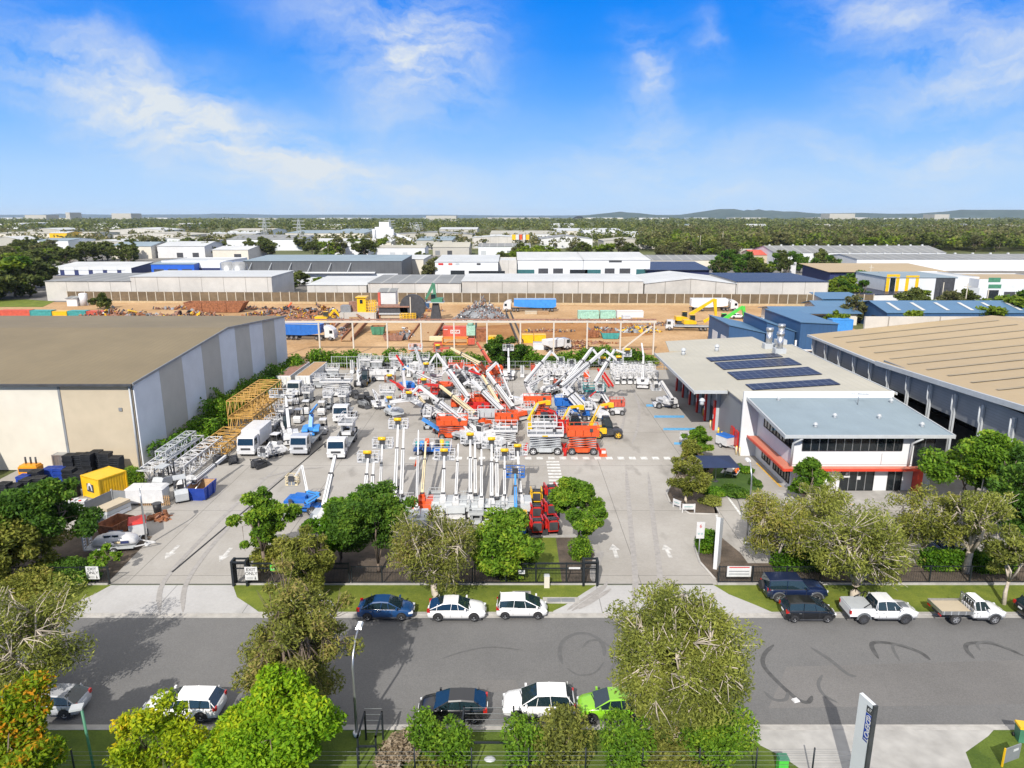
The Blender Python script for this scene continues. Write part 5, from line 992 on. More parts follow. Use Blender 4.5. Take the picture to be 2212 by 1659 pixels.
def scissor(label, loc, rz, L=3.2, w=1.75, paint='white', deck=1.75, rh=1.1, r=.4, rimm='rim', legs=False, pm=None, base='white', group='scissor lifts in the yard', yl=False, solid=False):
    t = T('scissor_lift', label, 'scissor lift', (loc[0], loc[1], 0), rz, group); b = MB(); b.bx(-L*.46, L*.46, -w*.32, w*.32, r*.7, r*1.9, base); b.bx(-L*.18, L*.18, -w*.48, w*.48, r*.8, r*1.9, base); b.obj('chassis', t)
    for sx in (-1, 1):
        for sy in (-1, 1): wheel(t, (sx*L*.34, sy*(w/2-.14), r), r, .3, rimm, side=sy)
    b = MB(); n = 5
    for k in range(n):
        z0, z1 = sm(r*1.9, deck-.1, k/n), sm(r*1.9, deck-.1, (k+1)/n)
        for sy in (-1, 1): b.beam((-L*.43, sy*w*.36, z0), (L*.43, sy*w*.36, z1), .07, .1, base); b.beam((-L*.43, sy*w*.28, z1), (L*.43, sy*w*.28, z0), .07, .1, 'greywhite')
    b.obj('scissor_stack', t); b = MB(); b.bx(-L/2, L/2, -w/2, w/2, deck-.08, deck+.06, pm or paint); b.bx(-L/2+.06, L/2-.06, -w/2+.06, w/2-.06, deck+.06, deck+.075, 'grey'); b.obj('platform', t)
    b = MB(); rail(b, -L/2, L/2, -w/2, w/2, deck+.06, deck+rh, pm or paint, .06, 4, 2)
    if solid: b.bx(-L/2, L/2, -w/2-.03, -w/2, deck+.06, deck+rh*.62, pm or paint); b.bx(-L/2, L/2, w/2, w/2+.03, deck+.06, deck+rh*.62, pm or paint)
    b.bx(L*.2, L*.3, -w/2-.14, -w/2-.03, deck+.6, deck+1, 'dark'); b.obj('guard_rail', t)
    if yl: b = MB(); b.bx(-.4, .3, -w/2-.05, -w/2-.032, deck-.05, deck+.1, 'yellow'); b.obj('sign', t)
    if legs:
        for sx in (-1, 1):
            for sy in (-1, 1): b = MB(); b.beam((sx*L*.5, sy*w*.42, 1.0), (sx*L*.56, sy*w*.55, .12), .2, .22, 'red'); b.cyl((sx*L*.56, sy*w*.55, 0), (sx*L*.56, sy*w*.55, .1), .22, 'red', 8); b.obj('outrigger', t)
    return t
def small_lift(label, loc, rz, paint='white', group=None, h=1.0):
    t = T('small_scissor_lift', label, 'scissor lift', (loc[0], loc[1], 0), rz, group); b = MB(); b.box((0, 0, .42), (1.8, .78, .5), paint, tap=.95); b.box((-.7, 0, .72), (.35, .8, .25), 'greywhite'); b.bx(-.9, -.86, -.2, .2, .3, .55, 'dark'); b.obj('chassis', t)
    for sx in (-1, 1):
        for sy in (-1, 1): b = MB(); b.cyl((sx*.66, sy*.28, .17), (sx*.66, sy*.41, .17), .17, 'dark', 10); b.obj('wheel', t)
    b = MB()
    for k in range(3): 
        for sy in (-1, 1): b.beam((-.75, sy*.26, .7+k*.13), (.75, sy*.26, .8+k*.13), .05, .07, 'greywhite')
    b.obj('scissor_stack', t); b = MB(); b.bx(-.92, .92, -.4, .4, h+.12, h+.2, paint); b.obj('platform', t)
    b = MB(); rail(b, -.9, .9, -.38, .38, h+.2, h+1.3, paint, .055, 2, 1); b.bx(-.95, -.9, -.28, .28, h+.35, h+1.0, paint); b.bx(-1.0, -.95, -.12, .12, h+.75, h+1.05, 'dark'); b.obj('guard_rail', t)
    return t
def mast_lift(label, loc, rz, paint='white', h=2.6, group=None):
    t = T('vertical_mast_lift', label, 'mast lift', (loc[0], loc[1], 0), rz, group); b = MB(); b.box((0, 0, .45), (1.5, .8, .6), paint, tap=.9); b.obj('chassis', t)
    for sx in (-1, 1): 
        for sy in (-1, 1): b = MB(); b.cyl((sx*.55, sy*.28, .17), (sx*.55, sy*.42, .17), .17, 'dark', 10); b.obj('wheel', t)
    b = MB()
    for s in (-1, 1): b.bx(.2, .42, s*.2-.07, s*.2+.07, .7, h, paint)
    b.bx(.25, .35, -.2, .2, .8, h-.1, 'grey'); b.obj('mast', t); b = MB(); b.bx(-.65, .15, -.38, .38, .95, 1.02, 'grey'); rail(b, -.65, .15, -.38, .38, 1.02, 2.1, paint, .055, 1, 1); b.obj('basket', t); return t
def telehandler(label, loc, rz, raise_pts, paint='yellow', group='yellow telehandlers with raised booms'):
    X, Y = loc; t = T('telehandler', label, 'telehandler', (X, Y, 0), 0, group); M = rotz(rz); b = MB(); b.M = M; b.prism([(-2.1, .55), (2.0, .55), (2.1, 1.0), (.6, 1.25), (-2.3, 1.35)], -.75, .75, 'dark'); b.bx(-1.4, .5, .55, 1.05, .7, 1.45, paint); b.bx(-1.6, -.2, -1.1, -.5, .8, 1.5, paint); b.box((-2.2, 0, 1.1), (.6, 1.8, .8), paint, tap=.9); b.obj('chassis', t)
    b = MB(); b.M = M; b.prism([(-.7, 1.2), (.85, 1.2), (.7, 2.1), (.3, 2.75), (-.6, 2.75), (-.75, 2.0)], .12, 1.08, 'carglass'); b.obj('cab_window', t); b = MB(); b.M = M
    for x0, z0, x1, z1 in ((-.7, 1.2, -.6, 2.75), (.85, 1.2, .3, 2.75), (-.6, 2.75, .3, 2.75), (-.7, 1.2, .85, 1.2)):
        for y in (.12, 1.1): b.beam((x0, y, z0), (x1, y, z1), .09, .09, 'black')
    b.bx(-.6, .32, .1, 1.1, 2.74, 2.84, 'black'); b.obj('cab', t)
    for sx in (-1.35, 1.4):
        for sy in (-1, 1): p = M @ Vector((sx, sy*.95, .62)); o = wheel(t, p, .62, .44, 'yellow', side=sy); o.rotation_euler = (0, 0, rz)
    P = [Vector(p)-Vector((X, Y, 0)) for p in raise_pts]
    for i in range(len(P)-1):
        b = MB(); b.beam(P[i], P[i+1], .36-.06*i, .44-.08*i, paint, .3-.06*i, .36-.08*i)
        if i == 0: b.beam(P[0]+(P[1]-P[0])*.55, P[1], .37, .3, 'white'); b.beam(P[0]*.7+P[1]*.3, P[0]*.4+P[1]*.6, .4, .1, 'dark')
        b.obj('boom' if i == 0 else 'boom_head', t)
    b = MB(); b.box(P[-1]+Vector((0, 0, -.25)), (.7, .5, .6), paint); b.bx(P[-1].x-.5, P[-1].x+.5, P[-1].y-.1, P[-1].y+.1, P[-1].z-.7, P[-1].z-.55, 'dark'); b.obj('fork_carriage', t); return t
def forklift(label, loc, rz, paint='white', group='forklifts in the yard', s=1.):
    t = T('forklift', label, 'forklift', (loc[0], loc[1], 0), rz, group, s); b = MB(); b.prism([(-1.2, .25), (.75, .25), (.75, .75), (.35, .75), (.3, .95), (-.95, 1.25), (-1.25, .9)], -.52, .52, paint); b.bx(-1.22, -1.0, -.45, .45, .35, .9, 'greywhite'); b.obj('body', t)
    b = MB()
    for sy in (-1, 1): b.beam((-.95, sy*.46, 1.2), (-.8, sy*.44, 2.1), .07, .07, 'dark'); b.beam((.5, sy*.46, .7), (.2, sy*.44, 2.1), .07, .07, 'dark')
    b.bx(-.85, .3, -.5, .5, 2.08, 2.16, paint); b.obj('overhead_guard', t); b = MB(); b.bx(-.6, -.15, -.25, .25, .95, 1.12, 'black'); b.bx(-.65, -.55, -.25, .25, 1.1, 1.55, 'black'); b.obj('seat', t)
    b = MB()
    for sy in (-1, 1): b.bx(.82, .95, sy*.32-.05, sy*.32+.05, .1, 2.3, 'dark'); b.bx(.95, 1.0, sy*.22-.05, sy*.22+.05, .1, .6, 'dark'); b.bx(.97, 1.9, sy*.22-.06, sy*.22+.06, .1, .15, 'dark')
    b.bx(.84, .92, -.3, .3, 1.9, 2.0, 'dark'); b.bx(.84, .92, -.3, .3, .9, 1.0, 'dark'); b.obj('mast', t)
    for sx in (-.75, .5):
        for sy in (-1, 1): wheel(t, (sx, sy*.45, .3), .3, .2, 'white', side=sy)
    return t
def excavator(label, loc, rz, pts, paint='yellow', s=1., wheels=False, group=None, tip='grapple', pedestal=0.):
    X, Y = loc; t = T('excavator', label, 'excavator', (X, Y, 0), 0, group); M = rotz(rz); b = MB(); b.M = M
    if pedestal: b.prism([(-1.6, 0), (1.6, 0), (.8, pedestal), (-.8, pedestal)], -1.2, 1.2, 'dark'); b.bx(-2.6, 2.6, -2.2, 2.2, pedestal, pedestal+.15, 'greywhite'); b.obj('pedestal', t)
    else:
        for sy in (-1, 1): b.prism([(-2, .25), (-1.7, 0), (1.7, 0), (2, .25), (2, .6), (1.7, .85), (-1.7, .85), (-2, .6)], sy*.9, sy*1.45, 'dark')
        b.bx(-1, 1, -.9, .9, .4, .95, 'dark'); b.obj('track', t)
    z = pedestal+.95 if not pedestal else pedestal+.15
    b = MB(); b.M = M; b.prism([(-2.1, z), (1.2, z), (1.2, z+.8), (-.4, z+1.15), (-2.2, z+1.15)], -1.35, 1.35, paint); b.box((-2.0, 0, z+.6), (.6, 2.5, 1.0), 'dark' if paint != 'yellow' else paint); b.obj('body', t)
    b = MB(); b.M = M; b.prism([(-.2, z+.8), (1.25, z+.6), (1.15, z+2.3), (-.15, z+2.3)], .35, 1.3, 'carglass'); b.bx(-.2, 1.2, .33, 1.32, z+2.3, z+2.4, paint); b.obj('cab', t)
    P = [Vector(p)-Vector((X, Y, 0)) for p in pts]
    for i in range(len(P)-1): b = MB(); b.beam(P[i], P[i+1], .55*s, .75*s, paint, .4*s, .5*s); b.obj('boom' if i == 0 else 'dipper_arm', t)
    b = MB(); b.cyl(P[0]*.8+P[1]*.2+Vector((0, 0, -.5)), P[0]*.35+P[1]*.65+Vector((0, 0, -.35)), .12, 'steel', 8); b.obj('hydraulic_ram', t)
    b = MB(); p = P[-1]
    for k in range(4): a = k*math.pi/2; b.tube([p, p+Vector((math.cos(a)*.6, math.sin(a)*.6, -.5)), p+Vector((math.cos(a)*.25, math.sin(a)*.25, -1.15))], .1, 'dark', 5, .05)
    b.obj(tip, t); return t
def truck(label, loc, rz, L=7.5, cab='white', bed='flat', bedm='grey', name='flatbed_truck', group=None, dblr=True, sleeper=False, nw=3, paint2=None):
    t = T(name, label, 'truck', (loc[0], loc[1], 0), rz, group); f = L/2; b = MB(); b.prism([(f-1.9, .55), (f, .55), (f+.03, 1.1), (f-.02, 1.55), (f-.28, 2.45), (f-.5, 2.6), (f-1.9, 2.6)], -1.08, 1.08, cab); b.bx(f-.2, f+.06, -1.1, 1.1, .45, .85, cab)
    if sleeper: b.prism([(f-2.6, .9), (f-1.88, .9), (f-1.88, 2.9), (f-.9, 3.1), (f-2.6, 3.3)], -1.06, 1.06, cab)
    b.obj('cab', t); b = MB(); b.add([(f+.025, -.98, 1.6), (f+.025, .98, 1.6), (f-.235, .94, 2.4), (f-.235, -.94, 2.4)], [(0, 1, 2, 3)], 'carglass'); b.obj('windscreen', t)
    for s in (-1, 1):
        b = MB(); b.bx(f-1.25, f-.35, s*1.085, s*1.1, 1.55, 2.35, 'carglass'); b.obj('side_window', t); b = MB(); b.bx(f-.05, f+.08, s*1.0-.14, s*1.0+.14, .9, 1.08, 'lampwhite'); b.obj('headlight', t)
        b = MB(); b.bx(f-.15, f-.05, s*1.3-.1, s*1.3+.1, 1.7, 2.2, 'dark'); b.obj('mirror', t)
    b = MB(); b.bx(f+.05, f+.09, -.6, .6, 1.0, 1.25, 'dark'); b.obj('grille', t)
    b = MB(); b.bx(-f, f-1.7, -.42, .42, .6, .95, 'dark'); b.obj('chassis', t)
    if bed == 'flat':
        b = MB(); b.bx(-f, f-2.15, -1.2, 1.2, .98, 1.14, bedm); b.bx(-f, f-2.15, -1.22, -1.18, 1.0, 1.2, 'greywhite'); b.bx(-f, f-2.15, 1.18, 1.22, 1.0, 1.2, 'greywhite'); b.obj('tray', t); b = MB(); rail(b, f-2.2, f-2.1, -1.15, 1.15, 1.14, 2.5, 'white', .07, 1, 4, toe=False); b.obj('headboard', t)
    elif bed == 'box': b = MB(); b.bx(-f, f-2.05, -1.2, 1.2, .95, 3.0, bedm); b.obj('box_body', t)
    elif bed == 'tip': b = MB(); b.prism([(-f-.2, 1.5), (-f+.6, 1.0), (f-2.3, 1.0), (f-2.1, 2.7), (-f-.2, 2.7)], -1.22, 1.22, bedm); b.obj('tipper_body', t)
    xs = [f-1.0]+([-f+1.1+i*1.15 for i in range(nw-1)])
    for x in xs:
        for s in (-1, 1): wheel(t, (x, s*.95, .48), .48, .3, 'rim', side=s)
    return t
def semi(label, loc, rz, m='lblue', L=11.5, cab='white', bonnet=False):
    """prime mover with a high sided bulk trailer"""
    t = T('semi_trailer_truck', label, 'truck', (loc[0], loc[1], 0), rz); f = L/2+4; b = MB()
    b.prism([(f-2.4, .7), (f, .7), (f+.05, 1.7), (f-.15, 2.6), (f-.6, 3.0), (f-1.4, 3.5), (f-2.4, 3.6)], -1.15, 1.15, cab); b.bx(f-.15, f+.15, -1.15, 1.15, .4, .9, 'greywhite'); b.obj('cab', t)
    b = MB(); b.add([(f+.04, -1, 1.75), (f+.04, 1, 1.75), (f-.17, .95, 2.55), (f-.17, -.95, 2.55)], [(0, 1, 2, 3)], 'carglass'); b.obj('windscreen', t)
    for s in (-1, 1): b = MB(); b.bx(f-1.15, f-.35, s*1.15-.01, s*1.15+.02*s+.01, 1.7, 2.5, 'carglass'); b.obj('side_window', t); b = MB(); b.cyl((f-2.55, s*.8, .8), (f-2.55, s*.8, 3.8), .09, 'steel', 8); b.obj('exhaust_stack', t)
    b = MB(); b.bx(-f+1.5, f-.4, -.45, .45, .75, 1.05, 'dark'); b.obj('chassis', t)
    b = MB(); b.prism([(-L/2-2.2, 1.6), (-L/2-1.2, 1.15), (-L/2+3.5, 1.15), (L/2-1., 1.45), (L/2+.6, 1.75), (L/2+.6, 3.9), (-L/2-2.2, 3.9)], -1.25, 1.25, m); b.obj('trailer_body', t)
    b = MB()
    for i in range(9): x = -L/2-1.9+i*(L+2.2)/8; b.bx(x-.05, x+.05, -1.29, -1.25, 1.7, 3.9, m); b.bx(x-.05, x+.05, 1.25, 1.29, 1.7, 3.9, m)
    b.bx(-L/2-2.2, L/2+.6, -1.3, -1.22, 3.88, 4.0, 'greywhite'); b.bx(-L/2-2.2, L/2+.6, 1.22, 1.3, 3.88, 4.0, 'greywhite'); b.obj('trailer_rib', t)
    for x in (f-1., f-3.4, f-4.6, -L/2-.9, -L/2+.35, -L/2+1.6):
        for s in (-1, 1): wheel(t, (x, s*1.0, .5), .5, .32, 'rim', side=s)
    return t
def container(label, loc, rz, L=6.1, m='rust', h=2.6, w=2.44, name='shipping_container', cat='container', group=None, z=0., doorm=None, roofm=None):
    t = T(name, label, cat, (loc[0], loc[1], z), rz, group); b = MB(); n = int(L/.3); pts = []
    for s in (-1, 1):
        for i in range(n): x = -L/2+.1+(L-.2)*i/n; b.bx(x, x+(L-.2)/n*.5, s*(w/2-.03), s*(w/2+.012), .2, h-.15, m)
    b.bx(-L/2, L/2, -w/2+.02, w/2-.02, .12, h-.08, m); b.obj('wall', t); b = MB()
    for s in (-1, 1):
        for z0, z1 in ((.02, .18), (h-.14, h)): b.bx(-L/2, L/2, s*w/2-.07, s*w/2+.03, z0, z1, m)
        for x in (-L/2+.06, L/2-.06): b.bx(x-.08, x+.08, s*w/2-.1, s*w/2+.04, 0, h+.01, m)
    for x in (-L/2+.05, L/2-.05): b.bx(x-.05, x+.06, -w/2+.1, w/2-.1, h-.16, h, m)
    b.obj('frame', t); b = MB(); b.bx(-L/2+.1, L/2-.1, -w/2+.1, w/2-.1, h-.07, h-.02, roofm or m); b.obj('roof', t)
    for s in (-1, 1): b = MB(); b.bx(L/2-.02, L/2+.03, min(s*.04, s*w*.46), max(s*.04, s*w*.46), .18, h-.2, doorm or m); b.bx(L/2+.03, L/2+.06, s*.5-.02, s*.5+.02, .2, h-.2, 'steel'); b.obj('door', t)
    return t
def skip(label, loc, rz, L=3., w=1.8, h=1.3, m='rust', inner=None, group=None, fill=True, s=1., z=0.):
    t = T('skip_bin', label, 'skip', (loc[0], loc[1], z), rz, group, s); b = MB(); k = .78; x, y = L/2, w/2
    o = [(-x*k, -y*.9, .1), (x*k, -y*.9, .1), (x*k, y*.9, .1), (-x*k, y*.9, .1), (-x, -y, h), (x, -y, h), (x, y, h), (-x, y, h)]; i_ = [(p*.95, q*.93, r+.1*(r < .5)) for p, q, r in o]
    b.add(o+i_, [(0, 3, 2, 1), (0, 1, 5, 4), (1, 2, 6, 5), (2, 3, 7, 6), (3, 0, 4, 7)], m); b.add(i_, [(0, 1, 2, 3), (0, 4, 5, 1), (1, 5, 6, 2), (2, 6, 7, 3), (3, 7, 4, 0)], inner or m); b.add(o[4:]+i_[4:], [(0, 1, 5, 4), (1, 2, 6, 5), (2, 3, 7, 6), (3, 0, 4, 7)], m)
    b.obj('body', t); b = MB()
    for sx in (-1, 1): b.bx(sx*x*.4-.05, sx*x*.4+.05, -y*1.02-.04, -y*.95, .15, h, m); b.bx(sx*x*.4-.05, sx*x*.4+.05, y*.95, y*1.02+.04, .15, h, m)
    b.bx(-x*k, x*k, -y*.6, y*.6, 0, .1, m); b.obj('rib', t); return t
def mini_loader(label, loc, rz, paint='red', group='red mini loaders in two columns'):
    t = T('mini_loader', label, 'mini loader', (loc[0], loc[1], 0), rz, group)
    for s in (-1, 1): b = MB(); b.prism([(-.8, .12), (-.65, 0), (.65, 0), (.8, .12), (.7, .42), (-.7, .42)], s*.36, s*.62, 'tyre'); b.obj('track', t)
    b = MB(); b.prism([(-.85, .35), (.45, .35), (.5, .8), (-.2, 1.05), (-.85, 1.05)], -.36, .36, paint); b.bx(-.5, .1, -.5, .5, .45, .75, paint); b.obj('body', t); b = MB(); b.bx(-.7, -.2, -.3, .3, 1.05, 1.12, 'dark'); b.bx(-.95, -.85, -.3, .3, .5, 1.0, 'dark'); b.obj('engine_cover', t)
    b = MB()
    for s in (-1, 1): b.beam((-.6, s*.42, 1.1), (.6, s*.42, .95), .1, .12, paint); b.beam((.6, s*.42, .95), (1.05, s*.4, .35), .1, .12, paint)
    b.obj('loader_arm', t); b = MB(); b.prism([(1.0, .1), (1.5, .05), (1.45, .12), (1.1, .55), (1.0, .5)], -.55, .55, 'dark'); b.obj('bucket', t); b = MB(); b.tube([(-.9, -.3, 1.1), (-1.0, -.3, 1.35), (-1.0, .3, 1.35), (-.9, .3, 1.1)], .035, 'black', 5); b.obj('handle_bar', t); return t
def lattice(label, loc, rz, L=12., w=1.8, h=1.8, m='yellow', z=0., n=8, r=.055, group='lattice mast sections stacked beside the storehouse', extra=True):
    t = T('lattice_section', label, 'lattice mast', (loc[0], loc[1], z), rz, group); b = MB(); C = [(-w/2, 0), (w/2, 0), (w/2, h), (-w/2, h)]
    for y, zz in C: b.beam((-L/2, y, zz+.1), (L/2, y, zz+.1), r*2.4, r*2.4, m)
    b.obj('chord', t); b = MB()
    for i in range(n+1):
        x = -L/2+L*i/n
        for k in range(4): (ya, za), (yb, zb) = C[k], C[(k+1) % 4]; b.beam((x, ya, za+.1), (x, yb, zb+.1), r*1.5, r*1.5, m)
        if i < n:
            x2 = x+L/n
            for k in range(4):
                (ya, za), (yb, zb) = C[k], C[(k+1) % 4]
                if i % 2: (ya, za), (yb, zb) = (yb, zb), (ya, za)
                b.beam((x, ya, za+.1), (x2, yb, zb+.1), r*1.4, r*1.4, m)
    b.obj('bracing', t); return t
def trailer_box(label, loc, rz, L, w, h, m, lid=None, name='trailer', z=.45, cat='trailer', wheels=True):
    t = T(name, label, cat, (loc[0], loc[1], 0), rz); b = MB(); b.box((0, 0, z+h/2), (L, w, h), m, tap=.98); b.obj('body', t)
    if lid: b = MB(); b.box((0, 0, z+h+.09), (L*1.04, w*1.04, .18), lid, tap=.86); b.obj('lid', t)
    if wheels:
        b = MB(); b.beam((L/2, -.3, z), (L/2+1., 0, z), .07, .08, 'greywhite'); b.beam((L/2, .3, z), (L/2+1., 0, z), .07, .08, 'greywhite'); b.cyl((L/2+.9, 0, 0), (L/2+.9, 0, z), .04, 'steel', 6); b.obj('drawbar', t)
        for s in (-1, 1): wheel(t, (0, s*(w/2+.02), .3), .3, .18, 'white', side=s)
    return t
# ------------------------------------------------------------------ the hire yard
def P3(x, y, Y): return PT(x, y, Y)
def PZ(x, y, z): X, Y = G(x, y, z); return (X, Y, z)
fl = 'straight boom lifts in the front row pointing away from the street'
def front(label, xb, yb, xt, yt, zt, bk=(2.2, .9), **k):
    p0 = PZ(xb, yb, 2.1); return lift(label, (p0[0], p0[1]), [p0, PZ(xt, yt, zt)], bk=bk, group=fl, bp='white', **k)
front('white boom lift tilted right at the left end of the front row', 700, 1094, 724, 985, 5.6, bk=None, hm='greywhite', w=.46)
f1 = front('white twin boom lift of the front row nearest the tilted one', 787, 1090, 795, 990, 5.2, w=.36, hm='greywhite')
f2 = front('white twin boom lift with the highest basket and yellow padding', 853, 1068, 860, 918, 6.2, w=.38, hm='greywhite')
front('slim white sectioned boom lift left of the orange one', 900, 1096, 904, 930, 5.2, bk=None, w=.26, hm='greywhite')
front('orange bodied lift with cream boom in the front row', 912, 1066, 920, 955, 4.6, bk=None, paint='orange', bm='cream_paint', w=.3, hm='orange')
f5 = front('white boom lift just right of the orange bodied lift', 957, 1066, 960, 985, 4.6, w=.36, hm='greywhite')
f6 = front('white boom lift with pale green covers third from the blue lift', 1016, 1066, 1016, 950, 5.2, hm='greywhite', w=.36)
f7 = front('white boom lift with long chassis second from the blue lift', 1062, 1074, 1062, 960, 4.9, L=5.0, hm='greywhite', w=.38)
f8 = front('white boom lift directly behind the blue lift', 1124, 1066, 1118, 975, 4.4, hm='greywhite', w=.36)
front('blue articulated lift with yellow engine end in the front row', 1114, 1098, 1113, 1025, 4.0, bk=None, paint='blue', bm='lblue', w=.3, hm='yellow')
for t, dx in ((f1, .55), (f2, .6), (f6, .5), (f7, .55)):
    o = [c for c in KIDS[t.name] if c.name.startswith('boom')][0]; c = o.copy(); COL.objects.link(c); c.location = (dx, .4, -.25)
b = [t for t in bpy.data.objects if t.name.startswith('boom_lift') and t.get('label', '').startswith('blue articulated')][0]
basket(b, PZ(1113, 1030, 3.6) and (Vector(PZ(1113, 1030, 3.4))-b.location), 1.9, .9, 'blue', False)
lift('small blue and white articulated lift with a round basket beside the tilted boom lift', G(658, 1105), [PZ(662, 1085, 1.5), PZ(690, 1068, 2.4), PZ(663, 1062, 2.6), PZ(652, 1006, 4.6), PZ(630, 1040, 3.0)], paint='blue', w=.34, bk=(1.2, 1.0), jib=True, hm='blue', colours=['lblue', 'lblue', 'wall_white', 'wall_white'], pad=False, bp='cream_paint', tel=False)
for lab, a, b_, c, d, z, kw in (('white boom lift with narrow mast between the first two twin booms', 820, 1080, 826, 960, 5.2, {}), ('white boom lift with bare mast tip left of the green covered one', 985, 1070, 990, 960, 5., dict(bk=None)), ('pale boom lift squeezed between the green covered and long chassis ones', 1040, 1074, 1040, 972, 4.6, dict(bk=None)), ('white boom lift with low basket left of the blue lift', 1090, 1070, 1090, 985, 4.3, {})):
    front(lab, a, b_, c, d, z, w=.3, hm='greywhite', **kw)
for k, (x, y) in enumerate(((780, 1112), (845, 1098), (880, 1112), (940, 1100), (1000, 1108), (1075, 1118), (1095, 1132), (1030, 1128))): scissor(f'pale compact base machine under the front row booms, {nth(k) if k < 3 else rk([780, 845, 880, 940, 1000, 1075, 1095, 1030], k)} from left', G(x, y), math.pi/2, 2.2, 1.4, 'greywhite', 1.3, .7, .34, base='greywhite')
# parked booms of the centre block
ce = 'boom lifts crowded in the centre block'
def block(label, base, pts, **k):
    k['w'] = k.get('w', .42)*.82
    return lift(label, G(*base), [P3(*p) for p in pts], group=ce, **k)
block('long white boom lift slanting left across the front of the centre block', (1030, 962), [(1024, 926, 92), (905, 833, 96), (884, 858, 95)], w=.6, hm='white')
block('thick white boom with rounded end over the blue plate in the centre block', (968, 935), [(962, 902, 97), (888, 862, 99), (842, 868, 99)], paint='orange', bm='white', w=.95, hm='orange', bk=(1.6, .8))
block('tall white boom lift with folded jib at the middle of the centre block', (990, 920), [(989, 893, 99), (1011, 858, 99), (943, 763, 104), (921, 795, 104)], w=.62, hm='white')
block('white boom lift with red jib at the left edge of the centre block', (955, 846), [(942, 826, 113), (872, 791, 114), (856, 767, 115)], w=.5, colours=['white', 'red'], bk=None, paint='orange')
block('short dark red boom lift at the lower left of the centre block', (890, 862), [(884, 850, 105), (858, 829, 106), (842, 820, 106)], paint='red', w=.55, bk=(1.6, .8), bp='rust')
block('cream boom lift with orange jib at the back of the centre block', (1052, 816), [(1036, 785, 119), (973, 751, 121), (946, 754, 121)], paint='orange', colours=['cream_paint', 'salmon'], w=.55, bk=(1.5, .8), bp='salmon')
block('white and red boom lift raised highest at the back of the centre block', (1066, 806), [(1060, 785, 121), (1030, 739, 124)], paint='orange', colours=['salmon', 'red'], w=.5, bk=None)
block('white boom lift with bent jib at the right edge of the centre block', (1112, 905), [(1107, 880, 100), (1051, 804, 105), (1073, 783, 106)], w=.7, hm='orange', bk=None)
block('white dotted boom lift left of the bent jib one', (1092, 918), [(1085, 887, 97), (1018, 820, 101), (1001, 830, 101)], w=.7, hm='orange', bk=None)
block('pale pink boom lift between the two white dotted booms', (1082, 898), [(1076, 871, 100), (1041, 810, 104), (1012, 800, 104)], paint='orange', colours=['cream_paint', 'red'], w=.52, bk=None)
block('cream boom lift with flat red jib across the centre block', (1036, 925), [(1026, 894, 96), (950, 833, 101), (916, 829, 101)], paint='orange', colours=['cream_paint', 'red'], w=.6, bk=(1.8, .9), bp='salmon')
block('thin white boom lift behind the right edge of the centre block', (1108, 880), [(1104, 858, 105), (1074, 784, 108), (1058, 796, 108)], w=.32, hm='white', bk=None)
block('white boom lift lying low at the foot of the centre block', (1060, 970), [(1050, 945, 89), (1010, 930, 91), (990, 900, 92)], w=.5, bk=None)
for lab, x, y, w_, m, rz in (('white basket lift with vertical mast behind the centre block', 933, 832, 1.6, 'white', 0),): pass
ri = 'boom lifts in the right block beside the telehandlers'
def rblock(label, base, pts, **k):
    k['w'] = k.get('w', .42)*.82
    return lift(label, G(*base), [P3(*p) for p in pts], group=ri, **k)
rblock('white boom lift leaning right at the left end of the right block', (1150, 872), [(1135, 826, 108), (1191, 758, 111), (1211, 781, 111)], w=.6, bk=(1.2, 1.1), hm='white', pad=False)
rblock('thin white boom lift below the leaning one in the right block', (1160, 884), [(1140, 834, 107), (1221, 788, 110), (1235, 786, 110)], w=.4, bk=(1.2, 1.1), hm='white', pad=False)
rblock('white dotted boom lift with thick lower arm in the right block', (1262, 892), [(1264, 876, 101), (1221, 830, 101), (1279, 752, 107), (1302, 782, 107)], w=.75, bk=(1.2, 1.1), hm='white')
rblock('longest white boom lift of the right block with a basket beside the blue beam', (1250, 905), [(1258, 885, 99), (1213, 835, 100), (1306, 756, 106), (1336, 780, 106)], w=.8, bk=(1.5, 1.2), hm='blue', paint='white')
rblock('white kinked boom lift reaching right over the yellow telehandler', (1318, 890), [(1313, 868, 104), (1286, 826, 104), (1328, 755, 107), (1355, 764, 107)], w=.62, bk=(1.3, 1.1), hm='orange', paint='white')
tg = 'yellow telehandlers with raised booms'
telehandler('yellow telehandler with open wheels at the right end of its row', G(1311, 944), R(0), [P3(1273, 925, 92.5), P3(1297, 876, 93), P3(1320, 871, 93)])
telehandler('yellow telehandler in the middle behind the orange scissor lift', G(1243, 940), R(0), [P3(1207, 928, 93), P3(1231, 880, 94), P3(1256, 876, 94)])
telehandler('yellow telehandler at the left behind the white scissor lift', G(1178, 936), R(0), [P3(1142, 908, 95), P3(1162, 871, 96), P3(1184, 866, 96)])
